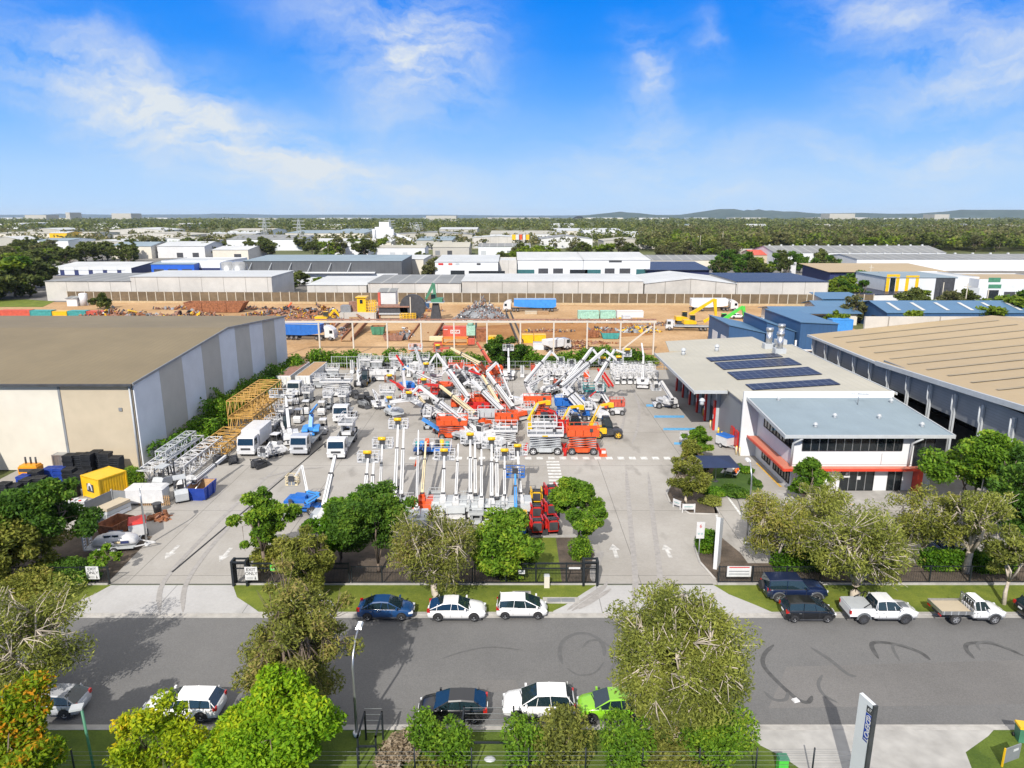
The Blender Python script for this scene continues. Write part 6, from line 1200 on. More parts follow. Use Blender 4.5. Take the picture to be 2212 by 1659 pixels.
# scissor lifts
sc_ = [('large white rough terrain scissor lift with yellow plate beside the orange one', 1177, 978, 4.6, 2.1, 'white', 2.6, dict(legs=True, base='greywhite', yl=True, r=.5, rimm='white', rh=1.25)),
       ('large orange rough terrain scissor lift at the end of the row', 1257, 978, 4.1, 2.1, 'orange', 2.6, dict(legs=True, base='orange', solid=True, r=.48, rh=1.25)),
       ('orange scissor lift behind the leftmost yellow boom', 1160, 898, 4.2, 2.1, 'orange', 2.2, dict(base='orange', solid=True)), ('blue scissor lift behind the middle yellow boom', 1229, 902, 4.4, 2.1, 'blue', 2.2, dict(base='blue', solid=True)),
       ('white scissor platform behind the large white scissor lift', 1175, 952, 3.4, 1.9, 'white', 2.3, dict()), ('red generator backed scissor lift between the telehandlers', 1212, 945, 1.9, 1.5, 'red', 1.7, dict(solid=True, base='red')),
       ('teal scissor lift behind the thick armed boom', 1283, 868, 3.6, 1.9, 'teal', 2.0, dict()), ('small red boom truck scissor at the right of the blue scissor', 1332, 895, 2.2, 1.6, 'salmon', 1.5, dict(solid=True)),
       ('orange scissor lift in the front of the centre block', 978, 945, 4.2, 2.1, 'orange', 2.1, dict(solid=True, base='orange')), ('orange scissor lift at the right of the centre block', 1094, 936, 3.2, 1.9, 'orange', 2.1, dict(solid=True, base='orange')),
       ('red scissor lift half buried in the centre block', 1030, 912, 3.8, 2., 'red', 2.2, dict(solid=True, base='red')), ('orange scissor lift behind the red one', 1050, 893, 3.6, 2., 'orange', 2.2, dict(solid=True, base='orange')), ('orange scissor lift at the middle of the centre block', 1000, 900, 3.4, 1.9, 'orange', 1.9, dict(solid=True)),
       ('white scissor lift at the lower right corner of the centre block', 1092, 962, 3.2, 1.8, 'white', 2.2, dict()), ('pale grey scissor lift in the heart of the centre block', 1062, 925, 4.0, 2.1, 'greywhite', 2.0, dict(solid=True)),
       ('red scissor lift at the back of the centre block', 985, 815, 2.8, 1.8, 'salmon', 2.0, dict(solid=True)), ('orange scissor lift at the back beside the cream boom', 1020, 822, 2.6, 1.7, 'orange', 2.2, dict(solid=True)), ('orange scissor lift with raised deck near the white mesh fence', 898, 790, 2.2, 1.5, 'orange', 3.4, dict()),
       ('large white scissor lift with green load by the site containers', 729, 856, 5.2, 2.2, 'white', 2.7, dict(r=.5, rimm='white')), ('low white scissor lift beside the white loader', 828, 822, 4.6, 2.0, 'white', 1.3, dict(solid=True)),
       ('white scissor lift left of the mast lift at the back fence', 856, 800, 2.4, 1.6, 'white', 2.4, dict()), ('white scissor lift on the second row behind the containers', 790, 800, 2.4, 1.5, 'white', 2.2, dict()), ('white basket scissor lift in front of the tall folded jib', 944, 838, 2.2, 1.5, 'white', 2.4, dict()),
       ('white scissor lift behind the orange one at the left of centre', 915, 803, 2.4, 1.6, 'white', 2.6, dict()), ('white scissor lift with narrow deck inside the centre block', 1030, 862, 1.8, 1.3, 'white', 2.2, dict())]
for lab, x, y, L_, w_, p_, dk, kw in sc_: scissor(lab, G(x, y), 0, L_, w_, p_, dk, **kw)
# rows of small white scissor lifts, all built alike
sg = 'small white scissor lifts packed along the back fence'
sl0 = small_lift('small white scissor lift in the packed rows beside the workshop awning', (0, 0), -math.pi/2, group=sg); first = True; rng = random.Random(7)
rows = [(125.6-i*2.35+(0 if i < 4 else 1.2), 1322+j*13.6+(i % 2)*4+i*2.5) for i in range(5) for j in range(7)]
for k, (Y, x) in enumerate(rows):
    lab = f'small white scissor lift, {nth(k % 7)} from left in {nth(k//7)} packed row beside the awning'
    X = XA(x, Y+6.5); loc = (X, Y+6.5, 0); rz = -math.pi/2+rng.uniform(-.08, .08)
    if first: sl0.location = loc; sl0.rotation_euler = (0, 0, rz); sl0['label'] = lab; first = False
    else: dup(sl0, lab, loc, rz, (1, 1, rng.uniform(.92, 1.12)))
for k in range(18):
    i, j = k//9, k % 9; Y = 131.5-i*4.6; x = 1160+j*12.5+i*5; dup(sl0, f'small white scissor lift, {nth(j)} from left in the {"rear" if i == 0 else "nearer"} row below the hedge', (XA(x, Y), Y, 0), -math.pi/2+rng.uniform(-.1, .1), (1, 1, rng.uniform(.95, 1.15)))
for k, (x, y) in enumerate(((1128, 815), (762, 806), (776, 806), (870, 812), (884, 814), (960, 800), (974, 798), (1000, 806))): 
    X, Y = G(x, y); mast_lift(f'white mast lift with narrow basket, {rk([1128, 762, 776, 870, 884, 960, 974, 1000], k)} from left along the back of the yard', (X, Y), -math.pi/2, h=2.4+.3*(k % 3), group='white mast lifts along the back of the yard')
small_lift('red small lift beside the white mast lift at the back', G(1151, 812), -math.pi/2, 'salmon'); small_lift('orange topped small lift left of the red ladder lift', G(1266, 828), -math.pi/2, 'orange')
def ladder_lift():
    X, Y = G(1306, 836); t = T('loading_conveyor', 'tilted red ladder conveyor beside the packed white lifts', 'conveyor', (X, Y, 0)); b = MB(); p, q = Vector((1.0, -1.6, .5)), Vector((-.8, 1.6, 3.0))
    for s in (-.35, .35): b.beam(p+Vector((s, 0, 0)), q+Vector((s, 0, 0)), .12, .4, 'red')
    for i in range(12): r_ = p+(q-p)*(i+.5)/12; b.beam(r_+Vector((-.35, 0, 0)), r_+Vector((.35, 0, 0)), .1, .06, 'red')
    b.obj('frame', t); b = MB(); b.beam((.6, -1.0, .9), (.6, -.4, 0), .1, .1, 'dark'); b.beam((-.4, .8, 2.2), (-.2, 1.4, 0), .1, .1, 'dark'); b.obj('leg', t)
ladder_lift()
lift('tall white vertical boom lift with basket above the back hedge', G(1099, 818), [PZ(1099, 806, 1.8), P3(1098, 752, 128)], w=.42, bk=(2.0, .9), hm='white', pad=False, head=math.pi/2)
lift('white boom lift with raised wide basket behind the cream boom', G(897, 800), [PZ(910, 790, 1.8), P3(897, 750, 132)], w=.4, bk=(2.6, 1.0), hm='white', pad=False)
lift('white crane boom standing up beside the workshop awning corner', G(1388, 836), [PZ(1388, 822, 1.6), P3(1390, 770, 126), P3(1386, 742, 129)], w=.5, bk=None, hm='white')
lift('white articulated lift parked at the workshop apron edge', G(1437, 879), [PZ(1452, 862, 2.0), P3(1428, 824, 108), P3(1418, 838, 108)], w=.42, bk=(1.5, 1.0), hm='white', pad=False, head=0, L=3.4)
lift('low white lift behind the shrub tree at the apron', G(1492, 958), [PZ(1510, 945, 1.2), PZ(1480, 946, 1.5)], w=.26, bk=(1.0, .9), hm='white', pad=False, L=1.8, wid=1.2, r=.25)
# left side of the yard
truck('white crew truck with box body parked beside the lattice sections', (XA(549, 87, 1), 87.3), -math.pi/2, 6.6, 'white', 'box', 'white', name='box_truck', nw=2)
tf = truck('silver cab flatbed truck carrying a small blue lift', (XA(664, 88.2, .5), 88.2), -math.pi/2, 7.8, 'p_silver', nw=2)
tw = truck('white cab flatbed truck loaded with a white scissor platform', (XA(742, 87.6, .5), 87.6), -math.pi/2+.04, 9.6, 'white', nw=3, dblr=True)
sc1 = scissor('white scissor lift loaded on the bed of the white flatbed truck', (tw.location.x+.1, 90.3), math.pi/2, 3.0, 1.9, 'white', 1.7, r=.35); sc1.location.z = 1.15
lift('blue lift riding on the silver flatbed truck', (tf.location.x, 90.2), [(tf.location.x, 91, 2.6), (tf.location.x+.3, 89.3, 3.2), (tf.location.x+.8, 91.2, 3.9)], paint='lblue', w=.3, bk=None, hm='lblue', L=1.9, wid=1.3, r=.28, tel=False).location.z = 1.15
lift('tall white mast lift with wide platform beside the yellow lattice stack', G(627, 955), [PZ(624, 925, 1.9), P3(617, 856, 93.5), P3(607, 852, 94.5)], w=.4, bk=(3.2, 1.2), hm='white', pad=False, L=3.6)
telehandler('white telehandler parked nose down beside the white mast lift', G(612, 938), R(-70), [P3(604, 905, 95), P3(612, 926, 92.5), P3(614, 940, 91.8)], paint='white', group='white telehandlers on the left of the yard')
forklift('white forklift nearest the lattice stack', G(663, 893), R(95)); forklift('white forklift second from the lattice stack', G(697, 895), R(95)); forklift('white forklift behind the first pair near the containers', G(640, 872), R(100)); forklift('grey forklift beside the white site box', G(392, 1078), R(120), 'greywhite', s=1.25)
telehandler('white wheel loader with cab beside the back fence', G(783, 832), R(-90), [P3(775, 800, 124), P3(772, 806, 121.5), P3(775, 826, 120)], paint='white', group='white telehandlers on the left of the yard')
ml = [(780, 868, 'black'), (792, 862, 'dark'), (768, 858, 'dark'), (800, 872, 'black'), (786, 880, 'grey')]
for k, (x, y, m) in enumerate(ml): mini_loader(f'dark compact trencher, {rk([e[0] for e in ml], k)} from left in the cluster behind the flatbed trucks', G(x, y), R(-80+k*9), m, 'dark compact trenchers clustered in the yard')
lift('small white articulated lift right of the dark trenchers', G(818, 880), [PZ(815, 868, 1.6), P3(805, 842, 111), P3(826, 862, 110)], w=.34, bk=(1.2, .9), hm='white', pad=False, L=2.2, wid=1.5, r=.32)
lift('blue grey lift by the left edge of the centre block', G(878, 845), [PZ(874, 838, 1.6), P3(870, 800, 115), P3(882, 790, 115)], paint='lblue', w=.45, bk=None, hm='blue', colours=['white', 'lblue'])
for k, (x, y, m) in enumerate(((1158, 1085, 'yellow'), (1158, 1118, 'red'), (1158, 1150, 'red'), (1188, 1075, 'red'), (1188, 1112, 'red'), (1190, 1148, 'red'), (1216, 1082, 'red'))):
    mini_loader(('yellow' if m == 'yellow' else 'red')+f' mini loader, {("at the back", "in the middle", "at the front", "at the back", "in the middle", "at the front", "half behind the round tree")[k]} of the {"left" if k < 3 else "right"} column', G(x, y), math.pi/2+.03*k, m).scale = (1.35, 1.35, 1.5)
container('weathered white site container with ladder against its front', (XA(632, 124), 125.2), math.pi/2+math.pi, 12, 'white_worn', doorm='white_worn', roofm='brownsteel', group='site containers at the hedge'); container('weathered white site container with clutter on its roof', (XA(672, 124), 125.2), math.pi/2+math.pi, 12, 'white_worn', doorm='white_worn', roofm='wood', group='site containers at the hedge')
def ladder():
    X, Y = G(622, 848); t = T('ladder', 'cream ladder leaning at the site containers', 'ladder', (X, Y, 0)); b = MB()
    for s in (0, .5): b.beam((s, 0, 0), (s, .5, 2.7), .06, .06, 'cream_paint')
    for i in range(8): b.beam((0, .5*i/8, .2+.3*i), (.5, .5*i/8, .2+.3*i), .04, .04, 'cream_paint')
    b.obj('frame', t)
ladder()
# lattice sections
lx = [('upper yellow lattice section of the two high stack', 545, 872, 2.35, 13, 2.3, 2.1, 'yellow'), ('lower yellow lattice section of the two high stack', 545, 872, .1, 13, 2.3, 2.1, 'yellow')]
Xl = -37.6
for lab, z, Y0, L_, w_, h_, m, X0 in (('lower yellow lattice section of the two high stack', .1, 93, 13, 3.4, 2.3, 'cream_yellow', -37.9), ('upper yellow lattice section of the two high stack', 2.6, 93, 13, 3.4, 2.3, 'cream_yellow', -37.9), ('low yellow lattice section in front of the high stack', .1, 83.5, 8.8, 3.2, 1.3, 'cream_yellow', -38.4),
        ('white lattice section nearest the storehouse corner', .1, 73.6, 13, 2.0, 1.9, 'white', -41.3), ('white lattice section between the corner one and the boom trailer', .1, 76, 11, 1.7, 1.6, 'white', -38.9), ('small white lattice section lying on top of the corner one', 2.1, 77, 8, 1.2, 1.0, 'greywhite', -41.1)):
    if m == 'cream_yellow' and m not in MATS: mat('cream_yellow', (.48, .28, .075), .55, var=.2)
    lattice(lab, (X0, Y0+L_/2), math.pi/2, L_, w_, h_, m, z, n=int(L_/1.3))
lift('white trailer mounted boom lift parked along the lattice sections', G(420, 1050), [PZ(420, 1040, 1.7), PZ(488, 985, 2.2)], w=.4, bk=None, hm='white', L=3.0, wid=1.4, r=.3, head=math.pi/2-.2)
forklift('old grey boom carrier wedged between the lattice sections', G(360, 1050), R(80), 'greywhite', s=1.2)
mini_loader('dark folded machine with black frame beside the box truck', G(478, 1000), R(60), 'dark', 'odd machines beside the box truck')
lift('white basket lift parked against the box truck', G(588, 985), [PZ(590, 972, 1.2), PZ(584, 955, 2.3), PZ(568, 978, 1.6)], w=.32, bk=(1.2, .9), hm='white', pad=False, L=2.0, wid=1.4, r=.3, tel=False)
skip('blue skip bin with brown inside beside the grey forklift', G(436, 1072), R(88), 3.1, 2.2, 1.5, 'plastic_blue', 'wood'); skip('rusty skip bin with scrap beside the red topped trailer', G(252, 1150), R(75), 2.8, 2.0, 1.3, 'rust', 'rust')
trailer_box('white site box with split lid behind the upright pallets', G(322, 1086), R(2), 3.9, 1.7, 1.5, 'white', 'white', name='site_box', z=.3, cat='site box', wheels=False); 
trailer_box('white trailer with bright red lid near the exit driveway', G(300, 1158), R(-62), 1.9, 1.5, 1.15, 'white', 'red'); trailer_box('white trailer with blue lid beside the workshop doors', G(1565, 965), R(-62), 2.0, 1.4, 1.1, 'white', 'blue')
def pallet_wall():
    X, Y = G(345, 1092); t = T('upright_pallet', 'row of upright timber pallet boards in front of the white site box', 'pallet', (X-.6, Y, 0)); b = MB()
    for i in range(17): b.bx(-1.6+i*.2, -1.5+i*.2, -.03, .03, 0, 1.15, 'wood')
    b.obj('slat', t); b = MB(); b.bx(-1.65, 1.75, .035, .1, .2, .3, 'wood'); b.bx(-1.65, 1.75, .035, .1, .85, .95, 'wood'); b.obj('rail', t)
pallet_wall()
X, Y = G(341, 1106); t = T('rubbish_bin', 'round black rubbish bin beside the upright pallet', 'bin', (X, Y, 0)); b = MB(); b.cyl((0, 0, 0), (0, 0, .95), .36, 'black', 14, .44); b.obj('body', t); b = MB(); b.cyl((0, 0, .95), (0, 0, 1.0), .47, 'dark', 14); b.obj('rim', t)
def heap(label, loc, w, d, h, n, cols, size, seed, name='scrap_heap', cat='scrap heap', kind='stuff'):
    rng = np.random.default_rng(seed); b = MB(); X, Y = loc[:2]
    for i in range(n):
        a = rng.random()*6.283; r = math.sqrt(rng.random()); x, y = math.cos(a)*r*w/2, math.sin(a)*r*d/2; top = h*max(.04, (1-r**1.5))*(.8+.4*math.sin(x*1.3+seed)*math.cos(y*1.7)); z = top*(.35+.65*rng.random()**.5); s = size*(.4+1.1*rng.random()**2)
        v = rng.normal(size=3); v /= np.linalg.norm(v); u = np.cross(v, rng.normal(size=3)); u /= np.linalg.norm(u); l = s*(.7+1.5*rng.random()**2)
        c = np.array([x, y, z]); p, q = c-v*l/2, c+v*l/2; b.beam(p.tolist(), q.tolist(), s*.5, s*(.08+.25*rng.random()), cols[int(rng.integers(len(cols)))], s*(.2+.5*rng.random()), up=u.tolist())
    b.dome((0, 0, -.2), 1, cols[0], 14, 5, rad=(w*.42, d*.42, h*.62)); o = b.obj(name); o.location = (X, Y, loc[2] if len(loc) > 2 else 0); tag(o, label, cat, kind=kind); return o
heap('small heap of rusty steel offcuts in front of the black rubbish bin', G(345, 1120), 2.4, 1.6, .5, 60, ['rust', 'brownsteel', 'rust'], .7, 5, kind=None)
# storage corner: crate stacks
cr = MB(); cr.bx(-.58, .58, -.58, .58, 0, .04, 'plastic_black')
for u in (-.54, .54): cr.bx(u-.04, u+.04, -.58, .58, .04, .24, 'plastic_black'); cr.bx(-.5, .5, u-.04, u+.04, .04, .1, 'plastic_black'); cr.bx(-.5, .5, u-.04, u+.04, .18, .25, 'plastic_black')
for i in range(5): u = -.4+i*.2; cr.bx(u-.06, u+.06, -.5, .5, .19, .235, 'plastic_black')
cm = cr.mesh('crate'); cb2 = cm.copy(); cb2.materials.clear(); cb2.materials.append(MATS['plastic_blue'])
stk = [(150, 1034, 7, 0, 'back row'), (170, 1032, 7, 0, 'back row'), (190, 1036, 8, 0, 'back row'), (208, 1030, 8, 0, 'back row'), (228, 1034, 8, 0, 'back row'), (251, 1044, 8, 0, 'back row'),
       (105, 1040, 4, 1, 'middle row'), (126, 1040, 4, 1, 'middle row'), (148, 1052, 6, 0, 'middle row'), (170, 1056, 5, 0, 'middle row'), (48, 1058, 4, 1, 'front rows'), (74, 1052, 5, 0, 'front rows'), (56, 1076, 6, 0, 'front rows'), (82, 1072, 6, 0, 'front rows'),
       (108, 1074, 5, 0, 'front rows'), (150, 1078, 6, 0, 'front rows'), (6, 1086, 6, 0, 'front rows'), (30, 1084, 5, 0, 'front rows'), (52, 1096, 3, 1, 'front rows'), (20, 1104, 4, 0, 'front rows')]
for k, (x, y, n, cl, where) in enumerate(stk):
    n += 4 if k < 6 else 2
    X, Y = G(x, y); rr = random.Random(k)
    for i in range(n):
        o = bpy.data.objects.new('crate', cb2 if cl else cm); COL.objects.link(o); o.location = (X+rr.uniform(-.04, .04), Y+.6+rr.uniform(-.04, .04), .01+i*.252); o.rotation_euler = (0, 0, rr.uniform(-.05, .05))
        tag(o, f'{"blue" if cl else "black"} plastic crate, {"topmost" if i == n-1 else nth(i)+" up"} of {rk([e[0] for e in stk if e[4] == where], [e[0] for e in stk if e[4] == where].index(x))} stack from left, {where} of storage corner', 'crate', 'plastic crates stacked in the storage corner')
def yellow_box():
    X, Y = G(208, 1078); t = container('bright yellow site box with an arch emblem in the storage corner', (X+.3, Y+1.4), R(62), 3.2, 'yellow', 2.5, 3.0, 'site_box', 'site box'); b = MB(); b.bx(-1.66, -1.63, -.6, .55, .85, 1.75, 'dark'); b.prism([(math.cos(a)*.3*r_, 1.05+math.sin(a)*.6*r_) for r_, aa in ((1.4, np.linspace(0, math.pi, 9)), (.9, np.linspace(math.pi, 0, 9))) for a in aa], -1.69, -1.66, 'white', ax='x'); b.obj('emblem', t)
yellow_box()
container('small grey steel store shed behind the crates', G(152, 1012)+(0,), 0, 2.6, 'steel', 2.1, 2.0, 'store_shed', 'shed')
def genset(label, x, y, m, rz):
    X, Y = G(x, y); t = T('generator', label, 'generator', (X, Y, 0), rz); b = MB(); b.bx(-1.1, 1.1, -.6, .6, .25, 1.5, m); b.box((0, 0, 1.6), (2.1, 1.1, .22), m, tap=.9); b.obj('body', t); b = MB(); b.bx(-1., 1., -.62, -.6, .95, 1.35, 'dark'); b.bx(-1.1, 1.1, -.5, .5, 0, .25, 'dark'); b.obj('grille', t)
    for u in (-.6, 0, .6): b = MB(); b.cyl((u, .2, 1.7), (u, .2, 2.5), .1, 'dark', 8); b.obj('exhaust', t)
mat('gen_orange', (.7, .27, .01), .4); genset('orange generator set with three black stacks by the cream wall', 70, 1032, 'gen_orange', 0)
for k, (x, y) in enumerate(((137, 1078), (158, 1102), (176, 1104))):
    X, Y = G(x, y); t = T('liquid_tank', f'white caged liquid tank, {["behind", "left of", "right of"][k]} the other tanks near the big leafy tree', 'tank', (X, Y, 0), .2, 'white caged liquid tanks'); b = MB(); b.box((0, 0, .65), (1.1, 1.0, 1.0), 'white', tap=.97); b.cyl((0, 0, 1.15), (0, 0, 1.22), .15, 'red', 8); b.obj('tank', t)
    b = MB(); rail(b, -.56, .56, -.51, .51, .02, 1.2, 'greywhite', .03, 6, 5, rows=5, toe=False); b.bx(-.56, .56, -.5, .5, 0, .12, 'grey'); b.obj('cage', t)
def sheets():
    X, Y = G(248, 1112); t = T('sheet_stack', 'neat stack of pale building sheets beside the low wall', 'sheet stack', (X, Y, 0), R(70)); 
    for i, (z0, z1, m) in enumerate(((.12, .5, 'wall_bluegrey'), (.56, .95, 'greywhite'), (1.0, 1.3, 'wall_tan'))): b = MB(); b.bx(-1.4, 1.4, -.75, .75, z0, z1, m); b.obj('sheet', t)
    b = MB()
    for u in (-1, 0, 1): b.bx(u-.06, u+.06, -.75, .75, 0, .12, 'wood'); b.bx(u-.05, u+.05, -.74, .74, .5, .56, 'wood')
    b.obj('bearer', t)
sheets()
def lowwall(label, p, q, h):
    (xa, ya), (xb, yb) = G(*p), G(*q); t = T('low_fence', label, 'fence', ((xa+xb)/2, (ya+yb)/2, 0)); d = Vector((xb-xa, yb-ya, 0)); b = MB(); b.beam(-d/2+Vector((0, 0, h/2)), d/2+Vector((0, 0, h/2)), .06, h, 'grey'); b.obj('panel', t); n = max(1, int(d.length/2))
    for i in range(n+1): b = MB(); p_ = -d/2+d*i/n; b.bx(p_.x-.05, p_.x+.05, p_.y-.06, p_.y+.06, 0, h+.1, 'greywhite'); b.obj('post', t)
lowwall('low grey panel fence running beside the sheet stack', (184, 1107), (243, 1080), 1.1); lowwall('low grey panel fence behind the sheet stack', (243, 1079), (292, 1082), 1.1); lowwall('short weathered paling fence beside the rusty skip', (190, 1140), (235, 1142), 1.4)
def car_trailer():
    X, Y = G(248, 1187); t = T('car_trailer', 'tandem trailer with raised ramps carrying an old white car', 'trailer', (X, Y, 0), R(8)); b = MB(); b.bx(-2.2, 2.0, -.95, .95, .45, .55, 'greywhite'); b.beam((2.0, -.7, .5), (3.6, 0, .5), .08, .1, 'white'); b.beam((2.0, .7, .5), (3.6, 0, .5), .08, .1, 'white'); b.obj('deck', t)
    for x in (-.45, .35):
        for s in (-1, 1): wheel(t, (x, s*1.05, .32), .32, .2, 'white', side=s)
    for s in (-.55, .55):
        b = MB()
        for u in (-.25, .25): b.bx(-2.3, -2.2, s+u-.04, s+u+.04, .5, 2.4, 'white')
        for k in range(7): b.bx(-2.29, -2.22, s-.25, s+.25, .6+k*.28, .66+k*.28, 'white')
        b.obj('ramp', t)
    c = T('old_car', 'old rounded white car with purple flank stripe on the tandem trailer', 'car', (X+.2, Y, .55), R(8)); b = MB(); vs = []; fs = []; st = [(-1.9, .25, .55), (-1.7, .62, .68), (-1.2, .8, .74), (-.5, .85, .76), (.5, .85, .76), (1.2, .8, .72), (1.7, .6, .62), (1.9, .3, .5)]
    for x, zt, w in st: vs += [(x, p*w, .12+q*(zt-.0)) for p, q in ((-.8, 0), (-1, .35), (-.95, .8), (-.6, 1), (.6, 1), (.95, .8), (1, .35), (.8, 0))]
    for i in range(len(st)-1):
        for j in range(8): fs.append((i*8+j, i*8+(j+1) % 8, (i+1)*8+(j+1) % 8, (i+1)*8+j))
    b.add(vs, fs+[tuple(range(8)), tuple(range(56, 64))], 'white', True); b.dome((-.1, 0, .8), 1, 'white', 12, 4, rad=(1.05, .62, .42)); b.obj('body', c)
    for s in (-1, 1):
        b = MB(); b.bx(-.75, -.15, s*.52-.03, s*.52+.05, .92, 1.1, 'carglass'); b.bx(-.05, .5, s*.52-.03, s*.52+.05, .92, 1.1, 'carglass'); b.obj('side_window', c); b = MB(); b.bx(.0, 1.4, s*.745-.01, s*.745+.02, .35, .6, 'wall_navy'); b.bx(.2, .7, s*.77-.01, s*.77+.012, .4, .58, 'cream_paint'); b.obj('stripe', c)
car_trailer()
def light_tower(label, x, y):
    X, Y = G(x, y); t = T('light_tower', label, 'light tower', (X, Y, 0), R(200)); b = MB(); b.box((0, 0, .95), (2.0, 1.2, 1.0), 'white', tap=.88); b.bx(-1.6, 1.2, -.4, .4, .35, .45, 'greywhite'); b.obj('body', t); b = MB(); b.cyl((.3, 0, 1.4), (.3, 0, 2.1), .07, 'steel', 6); b.beam((-.8, 0, 1.55), (1., 0, 1.7), .12, .12, 'steel'); b.obj('mast', t)
    for k in (-.35, .35): b = MB(); b.box((-.8, k, 1.72), (.35, .4, .3), 'dark'); b.obj('lamp', t)
    for s in (-1, 1): wheel(t, (.2, s*.68, .32), .32, .2, 'white', side=s)
light_tower('white trailer light tower behind the ragged leafy tree', 612, 1122)
for k, (x, y) in enumerate(((899, 1006), (790, 1092), (607, 1040))):
    if k < 2:
        X, Y = G(x, y); t = T('traffic_cone', ['orange traffic cone standing at the left end of the crossing', 'orange traffic cone beside the twin boom lift'][k], 'cone', (X, Y, 0)); b = MB(); b.cyl((0, 0, .04), (0, 0, .75), .2, 'orange', 12, .04); b.obj('cone', t); b = MB(); b.bx(-.24, .24, -.24, .24, 0, .05, 'orange'); b.obj('base', t)
X, Y = G(1303, 985); t = T('barrier', 'red and white safety barrier block beside the orange scissor lift', 'barrier', (X, Y, 0)); b = MB(); b.prism([(-.5, 0), (.5, 0), (.35, .35), (.3, .9), (-.3, .9), (-.35, .35)], -.35, .35, 'orange'); b.obj('body', t); b = MB(); b.bx(-.26, .26, -.37, -.35, .45, .85, 'white'); b.obj('panel', t)
X, Y = G(935, 978); t = T('equipment_trailer', 'blue equipment trailer loaded with coloured drums and parts in front of the centre block', 'trailer', (X, Y, 0)); b = MB(); b.bx(-2.4, 2.4, -1., 1., .5, .75, 'blue'); rail(b, -2.4, 2.4, -1, 1, .75, 1.6, 'white', .06, 4, 2, toe=False); b.obj('deck', t)
for s in (-1, 1):
    for x in (-1.5, 1.5): wheel(t, (x, s*.95, .4), .4, .25, 'rim', side=s)
for k in range(7): b = MB(); u = -2+k*.65; b.cyl((u, .2*(-1)**k, .76), (u, .2*(-1)**k, 1.45+.2*(k % 3)), .27, ['teal', 'lblue', 'orange', 'white', 'dark', 'yellow', 'teal'][k], 10); o = b.obj('drum'); o.location = t.location; tag(o, f'{["teal","light blue","orange","white","dark","yellow","second teal"][k]} drum standing on the blue equipment trailer', 'drum', 'drums on the blue equipment trailer')
b = MB(); b.beam((-1.3, 0, 1.6), (1.0, 0, .1), 1.4, .12, 'lblue'); o = b.obj('ramp_plate'); o.location = G(934, 948)+(1.3,); tag(o, 'bright blue sloping ramp plate at the left of the centre block', 'ramp')
# bollards, white mesh fence
for k, (x, y) in enumerate(((1541, 917), (1534, 925), (1590, 982), (1597, 984), (1551, 941), (1558, 950), (1519, 898))):
    X, Y = G(x, y); b = MB(); b.cyl((0, 0, 0), (0, 0, 1.1), .12, 'cream_paint' if k < 4 else 'yellow', 8); b.dome((0, 0, 1.1), .12, 'yellow', 8, 2); o = b.obj('bollard'); o.location = (X, Y, 0); tag(o, f'yellow bollard, {rk([1541, 1534, 1590, 1597, 1551, 1558, 1519], k)} from left in the line at the workshop bays', 'bollard', 'yellow bollards at the workshop bays')
def meshfence(label, x0, x1, Y, h, m='greywhite', step=3.0):
    X0, X1 = XA(x0, Y, 1), XA(x1, Y, 1); t = T('mesh_fence', label, 'fence', ((X0+X1)/2, Y, 0)); a = (X1-X0)/2; b = MB(); n = int(2*a/.5)
    for z in (.1, h*.5, h): b.bx(-a, a, -.03, .03, z-.04, z+.04, m)
    for i in range(n): u = -a+2*a*i/n; b.bx(u-.012, u+.012, -.012, .012, .1, h, m)
    b.obj('mesh', t)
    for i in range(int(2*a/step)+1): u = -a+i*step; b = MB(); b.bx(u-.06, u+.06, -.06, .06, 0, h+.1, m); b.obj('post', t)
meshfence('white steel mesh fence along the back of the yard in front of the hedge', 717, 1015, 136.2, 2.6); meshfence('grey panel fence behind the packed white lifts at the back', 1016, 1440, 136.6, 1.6, 'grey')
# hedges of single bushes: four bush shapes, copied and resized
hm_ = []
for k in range(4):
    t = bush(f'bush prototype {k}', (0, 0, 0), 80+k, 4.2, 3.4, ['leaf_hedge', 'leaf_green', 'leaf_hedge', 'leaf_deep'][k], n=1500, size=.26, group='hedge bushes around the yard'); hm_.append([t, False])
def hb(label, x, y, w, h, k):
    t, used = hm_[k]; sc = (w/4.2, w/4.2, h/3.4)
    if used: t = dup(t, label, (x, y, 0), random.Random(label).random()*6, sc)
    else: t['label'] = label; t.location = (x, y, 0); t.scale = sc; hm_[k][1] = True
    return t
rr = random.Random(3)
for i in range(16): hb(f'{nth(i)} hedge bush from the street end along the grey side of the storehouse', -42.9+rr.uniform(-.3, .4)+(.8 if i > 12 else 0), 84+i*3.25, rr.uniform(3.6, 4.8), rr.uniform(2.4, 4.0)+(1 if i in (4, 5, 12, 14) else 0), i % 4)
for i in range(36):
    X = -41+i*1.98+rr.uniform(-.5, .5); big = i in (20, 21, 22, 28, 29, 30, 31, 33); hb(f'{nth(i)} hedge bush from the left along the back fence of the yard', X, 140+rr.uniform(-.8, 1.2), rr.uniform(3., 4.4)+(1. if big else 0), rr.uniform(2.0, 3.2)+(1.3 if big else 0), (i*7) % 4)
tree('round crowned dark green tree behind the tall vertical boom lift', (XA(1086, 138), 138, 0), 71, 6.2, 7, leaf='leaf_deep', nclump=44, nleaf=130, size=.3, base=.3)
